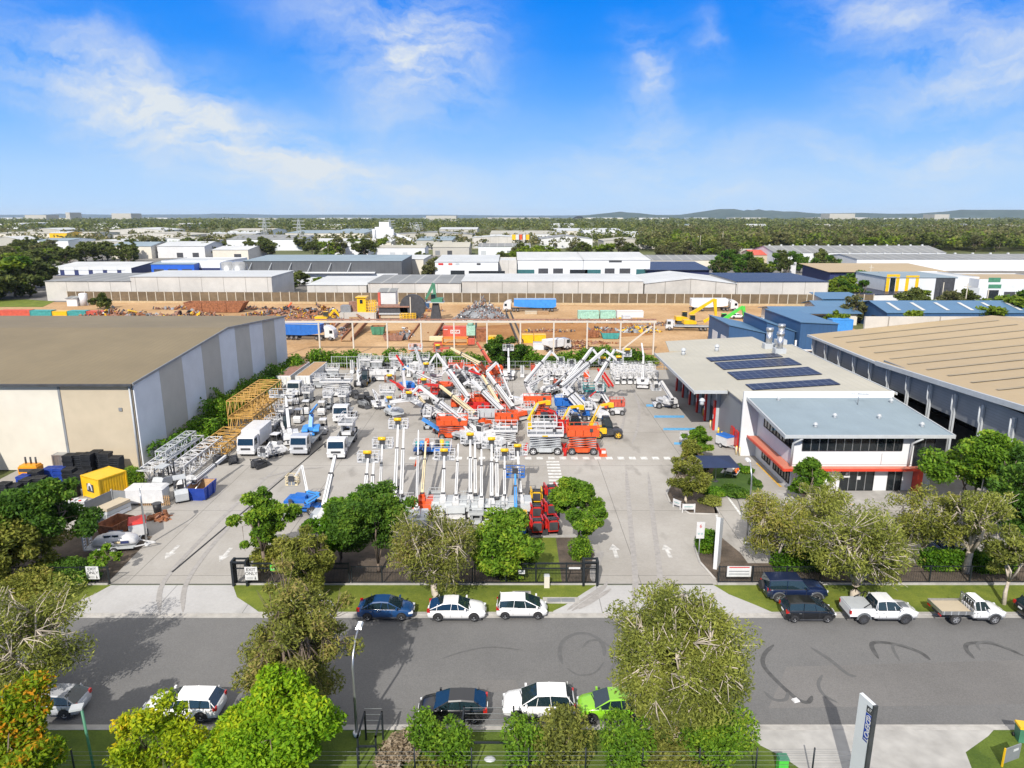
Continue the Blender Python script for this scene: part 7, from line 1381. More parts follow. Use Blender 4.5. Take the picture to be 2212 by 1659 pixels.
# picnic corner
def umbrella():
    X, Y = G(1545, 1040); t = T('shade_umbrella', 'large square navy shade umbrella over the picnic table', 'umbrella', (X, Y, 0)); b = MB(); b.cyl((0, 0, 0), (0, 0, 2.9), .05, 'steel', 8); b.obj('pole', t); b = MB(); s = 2.1; z0, z1 = 2.45, 3.0; v = [(-s, -s, z0), (s, -s, z0), (s, s, z0), (-s, s, z0), (0, 0, z1)]; b.add(v+[(x*.97, y*.97, z-.03) for x, y, z in v], [(0, 1, 4), (1, 2, 4), (2, 3, 4), (3, 0, 4), (6, 5, 9), (7, 6, 9), (8, 7, 9), (5, 8, 9), (0, 5, 6, 1), (1, 6, 7, 2), (2, 7, 8, 3), (3, 8, 5, 0)], 'shade_navy'); b.obj('canopy', t)
    b = MB()
    for sx in (-1, 1):
        for sy in (-1, 1): b.beam((0, 0, 2.7), (sx*s*.94, sy*s*.94, z0-.02), .03, .03, 'steel')
    b.obj('rib', t); b = MB(); b.cyl((0, 0, 0), (0, 0, .1), .35, 'dark', 12); b.obj('base', t)
umbrella()
TX, TY = G(1577, 1026)
t = T('picnic_table', 'white topped picnic table with attached benches on the lawn', 'picnic table', (TX, TY, 0), R(60)); b = MB(); b.bx(-1, 1, -.38, .38, .72, .77, 'wall_white'); b.obj('tabletop', t)
for s in (-1, 1): b = MB(); b.bx(-1, 1, s*.78-.14, s*.78+.14, .42, .46, 'wall_white'); b.obj('bench', t)
for u in (-.7, .7): b = MB(); b.beam((u, -.8, .4), (u, .8, .4), .06, .08, 'steel'); b.beam((u, -.5, 0), (u, -.25, .72), .06, .06, 'steel'); b.beam((u, .5, 0), (u, .25, .72), .06, .06, 'steel'); b.obj('leg_frame', t)
def person_mesh():
    """seated figure facing +x: one skinned body, hips on a 0.46 m bench, forearms toward the table"""
    J = {'pel': (0, 0, .56, .15), 'belly': (.02, 0, .74, .135), 'chest': (.05, 0, .95, .15), 'neck': (.08, 0, 1.1, .06), 'head': (.11, 0, 1.2, .085), 'top': (.12, 0, 1.3, .08)}
    for s, n in ((1, 'l'), (-1, 'r')): J.update({'hip'+n: (.02, s*.1, .53, .1), 'knee'+n: (.42, s*.14, .52, .075), 'ank'+n: (.44, s*.14, .1, .05), 'toe'+n: (.6, s*.15, .05, .045), 'sh'+n: (.06, s*.19, 1.02, .07), 'el'+n: (.16, s*.26, .79, .05), 'wr'+n: (.38, s*.17, .81, .036), 'ha'+n: (.46, s*.15, .81, .04)})
    E_ = [('pel', 'belly'), ('belly', 'chest'), ('chest', 'neck'), ('neck', 'head'), ('head', 'top')]
    for n in 'lr': E_ += [('pel', 'hip'+n), ('hip'+n, 'knee'+n), ('knee'+n, 'ank'+n), ('ank'+n, 'toe'+n), ('chest', 'sh'+n), ('sh'+n, 'el'+n), ('el'+n, 'wr'+n), ('wr'+n, 'ha'+n)]
    K_ = list(J); me = bpy.data.meshes.new('skeleton'); me.from_pydata([J[k][:3] for k in K_], [(K_.index(a), K_.index(c)) for a, c in E_], []); o = bpy.data.objects.new('skeleton', me); COL.objects.link(o)
    m = o.modifiers.new('skin', 'SKIN'); 
    for i, k in enumerate(K_): me.skin_vertices[0].data[i].radius = (J[k][3],)*2
    me.skin_vertices[0].data[0].use_root = True; o.modifiers.new('sub', 'SUBSURF').levels = 1
    r_ = bpy.data.meshes.new_from_object(o.evaluated_get(bpy.context.evaluated_depsgraph_get())); bpy.data.objects.remove(o); r_.name = 'body'; r_.materials.clear()
    for n in ('cloth_navy', 'hivis', 'skin', 'black'): r_.materials.append(MATS[n])
    for p in r_.polygons: c = p.center; p.material_index = 2 if c.z > 1.08 or (c.x > .26 and c.z > .72) else (1 if c.z > .62 else (3 if c.z < .13 else 0)); p.use_smooth = True
    return r_
PM = person_mesh(); hr = MB(); hr.dome((.1, 0, 1.27), 1, 'hair', 10, 4, rad=(.1, .09, .1)); hr.box((.2, 0, 1.22), (.03, .03, .04), 'skin'); HM = hr.mesh('hair')
for lab, s, u, dz in (('person in an orange work shirt seated at the near right corner of the picnic table', -1, -.5, 0), ('person in an orange work shirt seated at the far right of the picnic table', -1, .45, .1), ('person in an orange work shirt seated on the left bench of the picnic table', 1, .4, -.1)):
    a = R(60); x, y = u, s*.82; X, Y = TX+x*math.cos(a)-y*math.sin(a), TY+x*math.sin(a)+y*math.cos(a); t = T('person', lab, 'person', (X, Y, .0), a-s*math.pi/2+dz, 'people sitting at the picnic table'); link('body', PM, t); link('hair', HM, t)
for lab, x, y in (('black stand lamp left of the picnic table', 1510, 1015), ('black ashtray stand in front of the picnic table', 1515, 1048)):
    X, Y = G(x, y); t = T('ash_stand', lab, 'ash stand', (X, Y, 0)); b = MB(); b.cyl((0, 0, 0), (0, 0, .12), .25, 'black', 10); b.obj('base', t); b = MB(); b.cyl((0, 0, .12), (0, 0, .9), .05, 'black', 8); b.cyl((0, 0, .9), (0, 0, 1.05), .14, 'black', 10); b.obj('column', t)
# more machines filling the centre and the left of the yard
TL = (((1000, 868), [(998, 850, 108), (962, 800, 111), (952, 812, 111)], .34, 'white', None), ((1062, 856), [(1058, 838, 110), (1022, 792, 113), (1008, 800, 113)], .36, 'white', None), ((930, 900), [(926, 882, 102), (893, 842, 104), (880, 850, 104)], .36, 'white', ['cream_paint', 'white']), ((1000, 950), [(996, 932, 93), (940, 888, 96), (926, 905, 96)], .36, 'white', None),
        ((1088, 880), [(1084, 862, 105), (1060, 822, 108)], .3, 'orange', ['cream_paint']), ((1020, 840), [(1016, 826, 114), (985, 786, 117), (975, 796, 117)], .34, 'white', None), ((1070, 950), [(1066, 930, 92), (1090, 905, 94), (1086, 940, 93)], .36, 'white', None), ((905, 838), [(908, 826, 116), (922, 786, 119), (930, 800, 119)], .3, 'white', ['red', 'white']),
        ((1192, 850), [(1192, 838, 112), (1240, 790, 115), (1252, 800, 115)], .32, 'white', None), ((1222, 868), [(1220, 850, 108), (1262, 800, 112), (1275, 815, 112)], .34, 'white', None), ((1290, 905), [(1290, 885, 101), (1272, 858, 103), (1296, 838, 103)], .3, 'white', ['white', 'red']), ((850, 900), [(846, 888, 103), (832, 862, 105), (842, 880, 104)], .32, 'white', ['lblue', 'white']))
for k, ((bx_, by_), pts, w, m, ms) in enumerate(TL):
    block(f'thin {"cream armed " if ms and ms[0] == "cream_paint" else ""}boom lift squeezed among the crowded machines, {rk([q[0][0] for q in TL], k)} from left', (bx_, by_), pts, w=w, paint=m, colours=ms, bk=(1.2, .9) if k % 3 else None, L=2.4, wid=1.7, r=.38, pad=False, hm='greywhite' if k % 2 else None)
rr = random.Random(9)
for k in range(26):
    WL = [(965, 858), (985, 880), (1012, 885), (1040, 850), (1060, 880), (940, 872), (918, 870), (950, 905), (1020, 930), (1045, 940), (1078, 850), (1090, 860), (1000, 830), (975, 835), (1140, 905), (1198, 925), (1150, 850), (1180, 845), (1205, 838), (1235, 845), (1260, 850), (1185, 910), (1222, 925), (1270, 905), (1085, 905), (925, 925)]; x, y = WL[k]; ms3 = [q[0]+q[1]/999 for j, q in enumerate(WL) if (j % 3 == 0) == (k % 3 == 0)]; o_ = rk(ms3, ms3.index(x+y/999))
    m = ['dark', 'white', 'orange', 'greywhite', 'dark', 'red', 'white', 'black'][k % 8]
    if k % 3 == 0: mini_loader(f'{m.replace("greywhite", "pale grey")} compact machine wedged between the boom lifts, {o_} from left', G(x, y), rr.uniform(0, 6.28), m, 'compact machines wedged between the boom lifts').scale = (1.3, 1.3, 1.6)
    else: scissor(f'{m.replace("greywhite", "pale grey")} narrow scissor lift hidden among the crowded booms, {o_} from left', G(x, y), rr.uniform(-.2, .2)+(math.pi/2 if k % 2 else 0), 2.0, 1.1, m if m not in ('dark', 'black') else 'white', rr.uniform(1.5, 2.1), r=.3, base='greywhite')
LL = ((700, 935, 'f', 1.7), (648, 912, 'f', 1.5), (628, 892, 'f', 1.7), (742, 905, 't', -1.5), (668, 868, 's', 1.5), (712, 882, 's', 1.6), (610, 905, 's', 1.6), (592, 940, 's', 1.5), (645, 850, 't', -1.6), (690, 838, 's', .1), (838, 868, 's', 0), (745, 880, 's', 1.5), (560, 1010, 'm', 1), (505, 1000, 'm', 2), (745, 840, 'm', 0), (720, 815, 's', 0), (815, 800, 's', 0), (838, 795, 'm', 0), (905, 820, 's', .2), (880, 795, 's', 0), (600, 968, 'f', 1.4))
for k, (x, y, kind, rz) in enumerate(LL):
    q_ = [e[0]+e[1]/999 for e in LL if e[2] == kind]; lab = f'parked on the left of the yard, {rk(q_, q_.index(x+y/999))} from left'
    if kind == 'f': forklift('white forklift '+lab, G(x, y), rz)
    elif kind == 't': truck('small white tray truck '+lab, G(x, y), rz, 5.2, 'white', nw=2)
    elif kind == 's': scissor('white compact scissor lift '+lab, G(x, y), rz, 2.4, 1.3, 'white', 1.5+.3*(k % 3), r=.32, base='greywhite')
    else: mini_loader('dark compact machine '+lab, G(x, y), rz, 'dark', 'dark compact trenchers clustered in the yard')
# ------------------------------------------------------------------ scrap yard behind the hire yard
def gantry():
    Y = 152.; z = HZ(695, Y); X0, X1 = XA(612, Y, z), XA(1418, Y, z); t = T('pipe_gantry', 'long rusty cream gantry frame with a top beam across the scrap yard', 'gantry', (0, Y, 0)); b = MB(); b.beam((X0, 0, z), (X1, 0, z), .36, .42, 'cream_rust'); b.beam((X0, .3, z+.45), (X1, .3, z+.45), .3, .3, 'brownsteel'); b.obj('beam', t)
    for x in (614, 690, 763, 837, 910, 981, 1052, 1124, 1196, 1268, 1340, 1412): X = XA(x, Y, z/2); b = MB(); b.bx(X-.16, X+.16, -.16, .16, -.2, z-.22, 'cream_rust'); b.obj('post', t)
    b = MB(); xa, xb = XA(1345, Y, 2), XA(1408, Y, 6); b.beam((xa, -.1, 1.2), (xb, -.1, z-1), .25, .3, 'cream_rust'); b.beam((xa, -.1, 1.2), (xb, -.1, 1.2), .2, .2, 'brownsteel'); b.obj('brace', t)
mat('cream_rust', (.58, .55, .49), .8, var=.12, scale=.8, col2=(.5, .44, .36)); gantry()
def noise_wall():
    xa, ya, xb, yb = -159., 249., 124., 238.5; t = T('noise_wall', 'long brown panelled noise wall with pale posts behind the scrap yard', 'wall', ((xa+xb)/2, (ya+yb)/2, 0), math.atan2(yb-ya, xb-xa)); L_ = math.hypot(xb-xa, yb-ya); b = MB(); b.bx(-L_/2, L_/2, -.1, .1, -.4, 3.7, 'noise_panel'); b.obj('panel', t); b = MB(); b.bx(-L_/2, L_/2, -.9, -.3, -.4, .5, 'sand'); b.obj('plinth', t)
    n = 88
    for i in range(n+1): x = -L_/2+L_*i/n; b = MB(); b.bx(x-.12, x+.12, -.22, .0, -.4, 3.95, 'noise_post'); b.obj('post', t)
noise_wall()
def at_(x, y): return G(x, y, -.2)+(-.2,)
def ty(o, rz=None): return o
semi('blue bulk trailer truck with white cab standing along the noise wall', at_(1150, 673)[:2], math.pi, 'lblue', 10.8)
semi('blue tipper trailer truck with white cab behind the left end of the gantry', at_(662, 734)[:2], R(-8), 'blue', 7.5)
semi('white tipper truck and trailer by the noise wall at right', at_(1535, 672)[:2], 0, 'wall_bright', 9.)
truck('white flatbed truck with long empty tray in front of the yellow excavators', at_(1484, 714)[:2], math.pi-.12, 11.5, 'white', nw=3)
truck('white tipper truck seen from behind above the back hedge', at_(1203, 758)[:2], R(35), 6.5, 'white', 'tip', 'wall_bright', nw=2)
def ex(label, base, yb, pts, Y, **k): g = at_(base, yb); return excavator(label, g[:2], k.pop('rz', 0), [P3(x, y, Y) for x, y in pts], **k)
ex('yellow wheeled material handler with tall boom near the noise wall', 1475, 700, [(1489, 680), (1544, 646), (1546, 680)], 197, s=1.3, group='excavators in the scrap yard')
ex('bright green excavator with folded boom behind the blue shed', 1560, 705, [(1560, 692), (1605, 662), (1608, 684)], 190, paint='green_paint', s=1.3, group='excavators in the scrap yard')
ex('yellow excavator with low boom beside the flatbed truck', 1492, 708, [(1520, 695), (1543, 682), (1556, 688)], 190, s=1.1, group='excavators in the scrap yard')
ex('dark green material handler on a steel pedestal beside the shredder', 942, 692, [(940, 648), (937, 612), (920, 646)], 204, paint='dgreen', s=1.3, pedestal=5.2, rz=math.pi, group='excavators in the scrap yard')
ex('yellow excavator bucket arm poking up behind the storehouse roof', 700, 700, [(708, 688), (722, 668), (735, 684)], 204, s=1.0, group='excavators in the scrap yard')
def shredder():
    g = at_(812, 693); t = T('shredder_plant', 'rusty scrap shredder plant with yellow cabin and dark drum', 'shredder', (g[0], g[1], -.2)); k = 1/7.15
    def X(x): return (x-812)*k
    def Z(y): return (692.5-y)*k
    b = MB(); b.bx(X(739), X(815), -2, 6, 0, Z(674), 'concrete_wall'); b.bx(X(760), X(790), -2.4, -2.02, 0, Z(682), 'wood'); b.obj('base_wall', t)
    b = MB(); b.bx(X(774), X(792), 0, 3.5, Z(674), Z(644), 'yellow'); b.box((X(783), 1.7, Z(643)), (3.2, 4.2, .3), 'yellow'); b.obj('cabin', t); b = MB(); b.bx(X(780), X(786), -.06, -.005, Z(656), Z(648), 'carglass'); b.obj('window', t)
    b = MB(); rail(b, X(793), X(812), -.5, 2, Z(673), Z(650), 'yellow', .12, 4, 2, rows=4, toe=False); b.bx(X(793), X(812), -.5, 2, Z(673)-.15, Z(673), 'yellow'); b.obj('stair_tower', t)
    b = MB(); b.bx(X(817), X(822), 1, 1.8, 0, Z(634), 'salmon'); b.obj('stack', t)
    b = MB(); b.bx(X(819), X(880), 0, 4, Z(677), Z(664), 'dark'); b.bx(X(817), X(884), -.4, 4.4, Z(664), Z(661), 'brownsteel'); b.bx(X(819), X(880), -.2, 0, Z(679), Z(676), 'greywhite'); b.bx(X(822), X(872), .3, 3, Z(687), Z(678), 'wall_tan'); b.obj('drum_housing', t)
    for x in (820, 840, 860, 879): b = MB(); b.bx(X(x)-.2, X(x)+.2, .4, .9, 0, Z(677), 'rust'); b.obj('leg', t)
    b = MB(); b.cyl((X(890), 0, Z(664)), (X(890), 1.6, Z(664)), Z(664)-.2, 'dark', 20); b.bx(X(882), X(899), .2, 1.4, 0, Z(646), 'grey'); b.bx(X(885), X(887), -.1, .0, 0, Z(642), 'cream_rust'); b.obj('flywheel', t)
    b = MB(); rail(b, X(866), X(898), -2.5, -.8, Z(688), Z(675), 'yellow', .12, 5, 1, rows=3, toe=False); b.bx(X(866), X(898), -2.5, -.8, Z(688)-.1, Z(688), 'yellow'); b.obj('walkway', t)
    b = MB(); b.beam((X(800), -2.6, .2), (X(776), -2.6, Z(676)), .9, .3, 'brownsteel'); b.obj('stair', t); b = MB(); b.box((X(750), 1, Z(668)), (3, 3, 2.2), 'grey'); b.box((X(762), 2, Z(664)), (2.2, 2, 3), 'brownsteel', rz=.3); b.obj('feed_hopper', t)
shredder()
shed('white lined site building behind the shredder plant', at_(822, 682)[0], at_(857, 682)[0], 214, 218, 7.2, roof='my', rise=.6, wm='wall_white', rm='roof_grey', name='site_building', cat='building')
S_ = ['grey', 'steel', 'grey', 'brownsteel', 'greywhite', 'dark', 'grey', 'rust']; B_ = ['rust', 'brownsteel', 'dark', 'rust', 'grey', 'brownsteel', 'dark', 'wood', 'steel', 'rust', 'brownsteel', 'dark', 'yellow']
for lab, x, y, w, d, h, n, c, s, sd_ in (('tall heap of silver shredded metal right of the pedestal handler', 1040, 690, 17, 11, 6.2, 3200, S_, .5, 1), ('dark heap of crushed scrap left of the shredder', 690, 690, 21, 9, 4.6, 1200, B_, .8, 2), ('brown scrap heap with orange machine parts at the left', 628, 684, 12, 8, 3.8, 450, B_+['orange'], 1.1, 3),
        ('long heap of crushed car bodies behind the storehouse roof', 262, 692, 34, 9, 3.6, 900, B_, 1.1, 4), ('dark low scrap heap near the rusty steel wall', 415, 690, 26, 8, 2.6, 500, B_, 1.1, 6), ('silver scrap pile in the open bay left of the brown ramp', 1-1+872, 731, 9, 6, 2.6, 420, S_, .55, 7), ('silver scrap pile at the foot of the tall heap', 960, 712, 10, 6, 1.6, 330, S_, .5, 8),
        ('small scrap pile against the conveyor ramp', 748, 722, 6, 5, 1.8, 220, B_+S_, .7, 9), ('mixed yellow and silver scrap pile at the right end of the gantry', 1380, 716, 12, 6, 2.0, 380, S_+['yellow', 'yellow'], .8, 10), ('rusty scrap strip in the middle of the dirt yard', 1255, 742, 18, 3, .8, 260, ['rust', 'brownsteel', 'wood'], .7, 11), ('brown scrap pile behind the grey skip', 1300, 716, 7, 4, 1.6, 160, B_, .8, 12), ('dark mixed scrap heap behind the orange machine parts', 590, 690, 22, 9, 3.2, 700, B_, .9, 21), ('brown scrap heap with yellow parts right of the left truck', 728, 700, 9, 6, 2.2, 260, B_, .8, 22), ('low rusty scrap heap right of the purple brown bin', 925, 728, 8, 5, 1.4, 200, B_, .7, 23), ('long low scrap strip along the foot of the noise wall', 470, 668, 44, 4, 1.4, 500, B_, .9, 24), ('low scrap strip along the noise wall left of the blue trailer truck', 880, 672, 26, 4, 2., 320, B_+S_, .9, 25), ('low brown rubble strip in front of the mint containers', 1240, 696, 22, 4, .9, 260, B_, .7, 26), ('scattered scrap between the flatbed truck and gantry', 1428, 702, 9, 4, .8, 160, B_+S_, .6, 27), ('rusty scrap lying right of the yellow hook bins', 1232, 752, 12, 3, .9, 200, B_, .6, 28), ('rubble strip in the middle of the brown soil', 1180, 716, 16, 4, .7, 180, B_, .6, 29), ('rusty scrap beside the shredder flywheel', 912, 696, 6, 4, 2.4, 160, B_, .9, 13), ('scrap strip lying under the gantry beam at right', 1330, 697, 24, 3, 1.0, 240, S_+B_, .9, 14)):
    heap(lab, at_(x, y), w, d, h, n, c, s, sd_)
def box(label, x0, x1, yb, h, dep, m, name='steel_bin', cat='bin', rz=0., group=None, open_=False, **k):
    Y = GY(yb, -.2); X0, X1 = XA(x0, Y, 1), XA(x1, Y, 1)
    if open_: o = skip(label, ((X0+X1)/2, Y+dep/2), rz, X1-X0, dep, h, m, 'rust', z=-.2); return o
    return container(label, ((X0+X1)/2, Y+dep/2), rz, X1-X0, m, h, dep, name, cat, group, z=-.2, **k)
c_ = box('large red container with a white name panel behind the gantry', 957, 1008, 731, 2.9, 2.5, 'salmon', 'shipping_container', 'container')
b = MB(); b.bx(-1.1, 1.3, -1.29, -1.275, 1.25, 2.2, 'white'); b.bx(-2.8, -1.8, -1.29, -1.275, 2.2, 2.35, 'wall_white'); b.obj('name_panel', c_); text('HIAM', .85, 'salmon', c_, (.1, -1.3, 1.72), (math.pi/2, 0, 0), bold=.02)
def silo():
    g = at_(1017, 732); t = T('silo', 'pale green steel silo beside the red container', 'silo', (g[0], g[1]+1.5, -.2)); b = MB(); b.bx(-1.1, 1.1, -1.1, 1.1, .8, 3.2, 'mint'); b.cyl((-.1, 0, 3.2), (-.1, 0, 4.6), .8, 'mint', 12); b.obj('body', t); b = MB(); b.bx(1.1, 1.5, -.6, .6, 0, 4.4, 'dark'); b.obj('hoist', t)
    for sx in (-1, 1):
        for sy in (-1, 1): b = MB(); b.bx(sx*.95-.1, sx*.95+.1, sy*.95-.1, sy*.95+.1, 0, .8, 'rust'); b.obj('leg', t)
silo()
def oframe():
    g = at_(978, 748); t = T('crusher_frame', 'orange mobile crusher frame in front of the red container', 'crusher', (g[0], g[1]+1, -.2)); b = MB()
    for z in (.5, 1.9): b.bx(-2.4, 3.6, -1, -.8, z-.12, z+.12, 'orange_pale'); b.bx(-2.4, 3.6, .8, 1, z-.12, z+.12, 'orange_pale')
    for x in (-2.4, .4, 3.5): b.bx(x-.12, x+.12, -1, 1, .4, 2, 'orange_pale')
    b.beam((-2.4, -.95, .5), (.4, -.95, 1.9), .15, .15, 'orange_pale'); b.obj('frame', t); b = MB(); b.bx(-5.6, -2.4, -.7, .7, 1.3, 2.2, 'cream_paint'); b.bx(-4.5, -2.4, -.9, .9, .3, .8, 'salmon'); b.obj('conveyor', t); b = MB(); b.bx(3.6, 5.2, -.8, .8, .4, 1.7, 'salmon'); b.obj('engine', t)
mat('orange_pale', (.6, .22, .04), .5); oframe()
for lab, x0, x1, yb, h, dep, m in (('left yellow hook bin on the dirt behind the hedge', 1127, 1152, 741, 2.0, 2.2, 'yellow'), ('right yellow hook bin on the dirt behind the hedge', 1154, 1179, 741, 2.0, 2.2, 'yellow'), ('pale blue container behind the hedge below the yellow bins', 1152, 1179, 756, 1.6, 2.4, 'wall_bluegrey'), ('orange bin with pale lid beside the brown steel box', 1055, 1073, 739, 1.4, 2.2, 'yellow'), ('brown steel box standing next to the silo', 1029, 1050, 738, 3.2, 2.4, 'rust'),
        ('mint green container at the left of the pair near the gantry', 1249, 1294, 689, 2.4, 2.4, 'mint'), ('mint green container at the right of the pair near the gantry', 1297, 1330, 689, 2.4, 2.4, 'mint'), ('long white trailer body beside the mint containers', 1333, 1390, 686, 2.0, 2.4, 'wall_white'), ('tan box under the blue bulk trailer', 1134, 1160, 679, .9, 2, 'wall_tan'), ('orange tan box under the blue bulk trailer', 1161, 1185, 679, .9, 2, 'wood'),
        ('faded red container at the left edge behind the storehouse', 0, 65, 692, 3.0, 2.4, 'salmon'), ('teal container next to the faded red one', 66, 112, 692, 2.9, 2.4, 'teal'), ('yellow container frame between the two teal ones', 114, 145, 692, 2.7, 2.4, 'yellow'), ('second teal container beside the orange one', 147, 186, 692, 2.8, 2.4, 'teal'), ('orange red container at the end of the row behind the storehouse', 188, 225, 692, 2.7, 2.4, 'salmon'), ('blue portable shed between shredder and pedestal handler', 900, 926, 670, 2.4, 2.4, 'wall_blue'), ('white cab body lying beside the mint containers', 1345, 1362, 694, 1.6, 2, 'white')):
    box(lab, x0, x1, yb, h, dep, m, 'shipping_container', 'container')
for lab, x0, x1, yb, h, dep, m in (('long rusty open bin wall near the noise wall', 396, 528, 676, 3.3, 5, 'rust'), ('grey green open skip on the dirt at the right', 1299, 1340, 733, 1.6, 3, 'teal'), ('brown open skip beside the grey green one', 1268, 1296, 730, 1.5, 3, 'rust'), ('purple brown open bin under the silver pile', 826, 872, 737, 1.5, 3, 'brownsteel'), ('dark green open bin full of scrap by the ramp', 800, 830, 724, 2.2, 3, 'dgreen')):
    box(lab, x0, x1, yb, h, dep, m, open_=True)
def ramp(label, p, q, h, m, w=2.4):
    a, c = at_(*p), at_(*q); t = T('loading_ramp', label, 'ramp', ((a[0]+c[0])/2, (a[1]+c[1])/2, -.2)); d = Vector((c[0]-a[0], c[1]-a[1], 0)); b = MB(); s = Vector((-d.y, d.x, 0)).normalized()*w/2
    for sg in (-1, 1): b.beam(-d/2+s*sg+Vector((0, 0, .5)), d/2+s*sg+Vector((0, 0, h)), .25, .9, m)
    b.obj('side', t); b = MB(); b.beam(-d/2+Vector((0, 0, .3)), d/2+Vector((0, 0, h-.2)), w, .2, 'wood'); b.obj('deck', t)
ramp('rusty loading ramp rising left of the brown bays', (748, 738), (790, 708), 2.4, 'rust'); ramp('short rusty ramp beside the left truck', (722, 722), (752, 702), 1.6, 'brownsteel'); ramp('dark conveyor arm propped behind the yellow bin', (1124, 742), (1098, 716), 5., 'dark', 1.2); ramp('folded brown steel plate ramp right of the silver bay pile', (908, 738), (935, 716), 2.6, 'rust', 6)
def tank(label, x, yb, r, h, m):
    g = at_(x, yb); t = T('storage_tank', label, 'tank', (g[0], g[1], -.2)); b = MB(); b.cyl((0, 0, 0), (0, 0, h), r, m, 20); b.dome((0, 0, h), r, m, 20, 3, rad=(r, r, r*.3)); b.obj('shell', t); b = MB(); b.bx(r, r+.3, -.25, .25, 0, h, 'steel'); b.obj('ladder', t)
tank('round white tank in front of the noise wall at left', 182, 660, 1.3, 4.0, 'white'); shed('small white site hut beside the round tank', XA(152, 240, 1), XA(174, 240, 1), 238, 241, 2.4, roof='my', rise=.4, wm='wall_white', rm='roof_grey', name='site_hut', cat='hut')
tree('rounded green shrub tree beside the white tank', at_(216, 668)[:2]+(-.2,), 201, 4.5, 7.5, leaf='leaf_far', nclump=26, nleaf=90, size=.5, base=.1); sheet('berm', [G(*p) for p in [(-40, 662), (92, 662), (118, 650), (60, 646), (-40, 646)]], -.15, 'g_grass')
# blue sheds behind the workshop
def saw(label, X0, X1, y0, y1, zl, zr_, door=True):
    t = T('blue_shed', label, 'shed', ((X0+X1)/2, (y0+y1)/2, 0)); a, c = (X1-X0)/2, (y1-y0)/2; b = MB(); b.prism([(-a, -.3), (a, -.3), (a, zr_), (-a, zl)], -c, c, 'wall_blue'); b.obj('wall', t); b = MB(); q = [(-a-.2, -c-.3, zl+.03), (a+.2, -c-.3, zr_+.03), (a+.2, c+.2, zr_+.03), (-a-.2, c+.2, zl+.03)]; b.add([(x, y, z+d) for d in (0, .15) for x, y, z in q], _boxf, 'roof_blue'); b.obj('roof', t)
    if door:
        for u in (-c*.55, c*.3): b = MB(); b.bx(-a-.06, -a+.05, u-2, u+2, 0, 3.6, 'wall_bluegrey'); b.obj('roller_door', t)
    return t
saw('nearest blue shed with sloping roof behind the workshop', 48, 56, 152, 168, 6.5, 4.7); saw('second blue sloping shed right of the nearest one', 56.3, 62.6, 152, 168, 7.2, 5.0, False); saw('tall blue box shed right of the sloping sheds', 62.9, 71, 150, 172, 7.4, 7.0, False)
t = T('duct', 'white pipe duct bent along the blue shed wall', 'duct', (66, 149.6, 0)); b = MB(); b.tube([(-4, 0, 3.6), (-4, 0, 1.8), (-3.6, 0, 1.4), (6, 0, 1.2)], .22, 'white', 8); b.obj('pipe', t)
for lab, x0, x1, y0, y1, h, ro, ri, rm in (('long low blue roofed site office by the scrap yard', 75, 98, 196, 208, 3.2, 'gx', 1., 'roof_blue'), ('blue roofed office wing right of the long one', 92, 112, 208, 218, 3.4, 'gx', 1.2, 'roof_blue'), ('small raised blue roofed office above the wing', 96, 107, 214, 222, 5.2, 'my', .8, 'roof_blue')):
    shed(lab, x0, x1, y0, y1, h, ro, ri, 'wall_cream', rm, .9, op=[('f', -6, 6, 1.3, 2.5, 'glass')], name='site_office', cat='office')
shed('blue shed with skylight strips behind the tan roof', 101, 142, 186, 206, 4.6, 'gx', 2.0, 'wall_blue', 'roof_blue', .3, op=[('l', -6, -2, 0, 3, 'interior', 'doorway')], name='blue_shed', cat='shed')
t = [o for o in bpy.data.objects if o.get('label', '').startswith('blue shed with skylight')][0]
for i in range(6): b = MB(); x = -17+i*6.6; b.add([(x, -8.5, 5.15), (x+1., -8.5, 5.15), (x+1., -2, 6.46), (x, -2, 6.46)], [(0, 1, 2, 3)], 'roof_white'); b.obj('skylight', t)
box('bright blue tarpaulin covered bin beside the tall blue shed', 1797, 1842, 716, 3.2, 3, 'lblue', 'covered_bin', 'bin')
carat('white car parked behind the green excavator', 'hatch', 'p_white', 1585, 1605, 688); carat('red fronted white car beside the site office', 'suv', 'p_white', 1640, 1668, 700); carat('white car passing on the street beyond the noise wall', 'suv', 'p_white', 2002, 2032, 661)
# ------------------------------------------------------------------ warehouses beyond the noise wall
W1 = [('grey roofed pale shed at the left end of the row behind the noise wall', 100, 284, 608, 640, 34, 592, dict(wm='concrete_pale', rm='roof_grey', roof='my')), ('tall blank concrete warehouse behind the noise wall', 284, 588, 598, 642, 26, 590, dict(wm='concrete_pale', rm='roof_pale', roof='my', vents=0)),
      ('low concrete warehouse with white roof behind the noise wall', 664, 792, 616, 643, 30, 597, dict(wm='concrete_pale', rm='roof_white', roof='my')), ('brown grey roofed concrete warehouse behind the pedestal handler', 796, 996, 612, 645, 32, 594, dict(wm='concrete_pale', rm='roof_grey', roof='my')),
      ('long stained concrete warehouse in the middle of the row', 998, 1389, 608, 647, 30, 593, dict(wm='concrete_wall', rm='roof_white', roof='my')), ('gabled concrete warehouse right of the long stained one', 1392, 1588, 613, 647, 34, None, dict(wm='concrete_wall', rm='roof_white', roof='gy', rise=1.8)), ('concrete warehouse with solar panels on its roof', 1590, 1788, 609, 647, 36, 597, dict(wm='concrete_pale', rm='solar', roof='my'))]
for lab, xa, xb, ye, yb, dp, yt, k in W1: shedpx(lab, xa, xb, ye, yb, dp, yt, Y=254 if xa < 700 else 248, **k)
shed('low solar roofed carport at the right end of the noise wall', 117, 142, 246, 268, 2.6, 'mx', .5, 'wall_white', 'solar', name='carport', cat='carport')
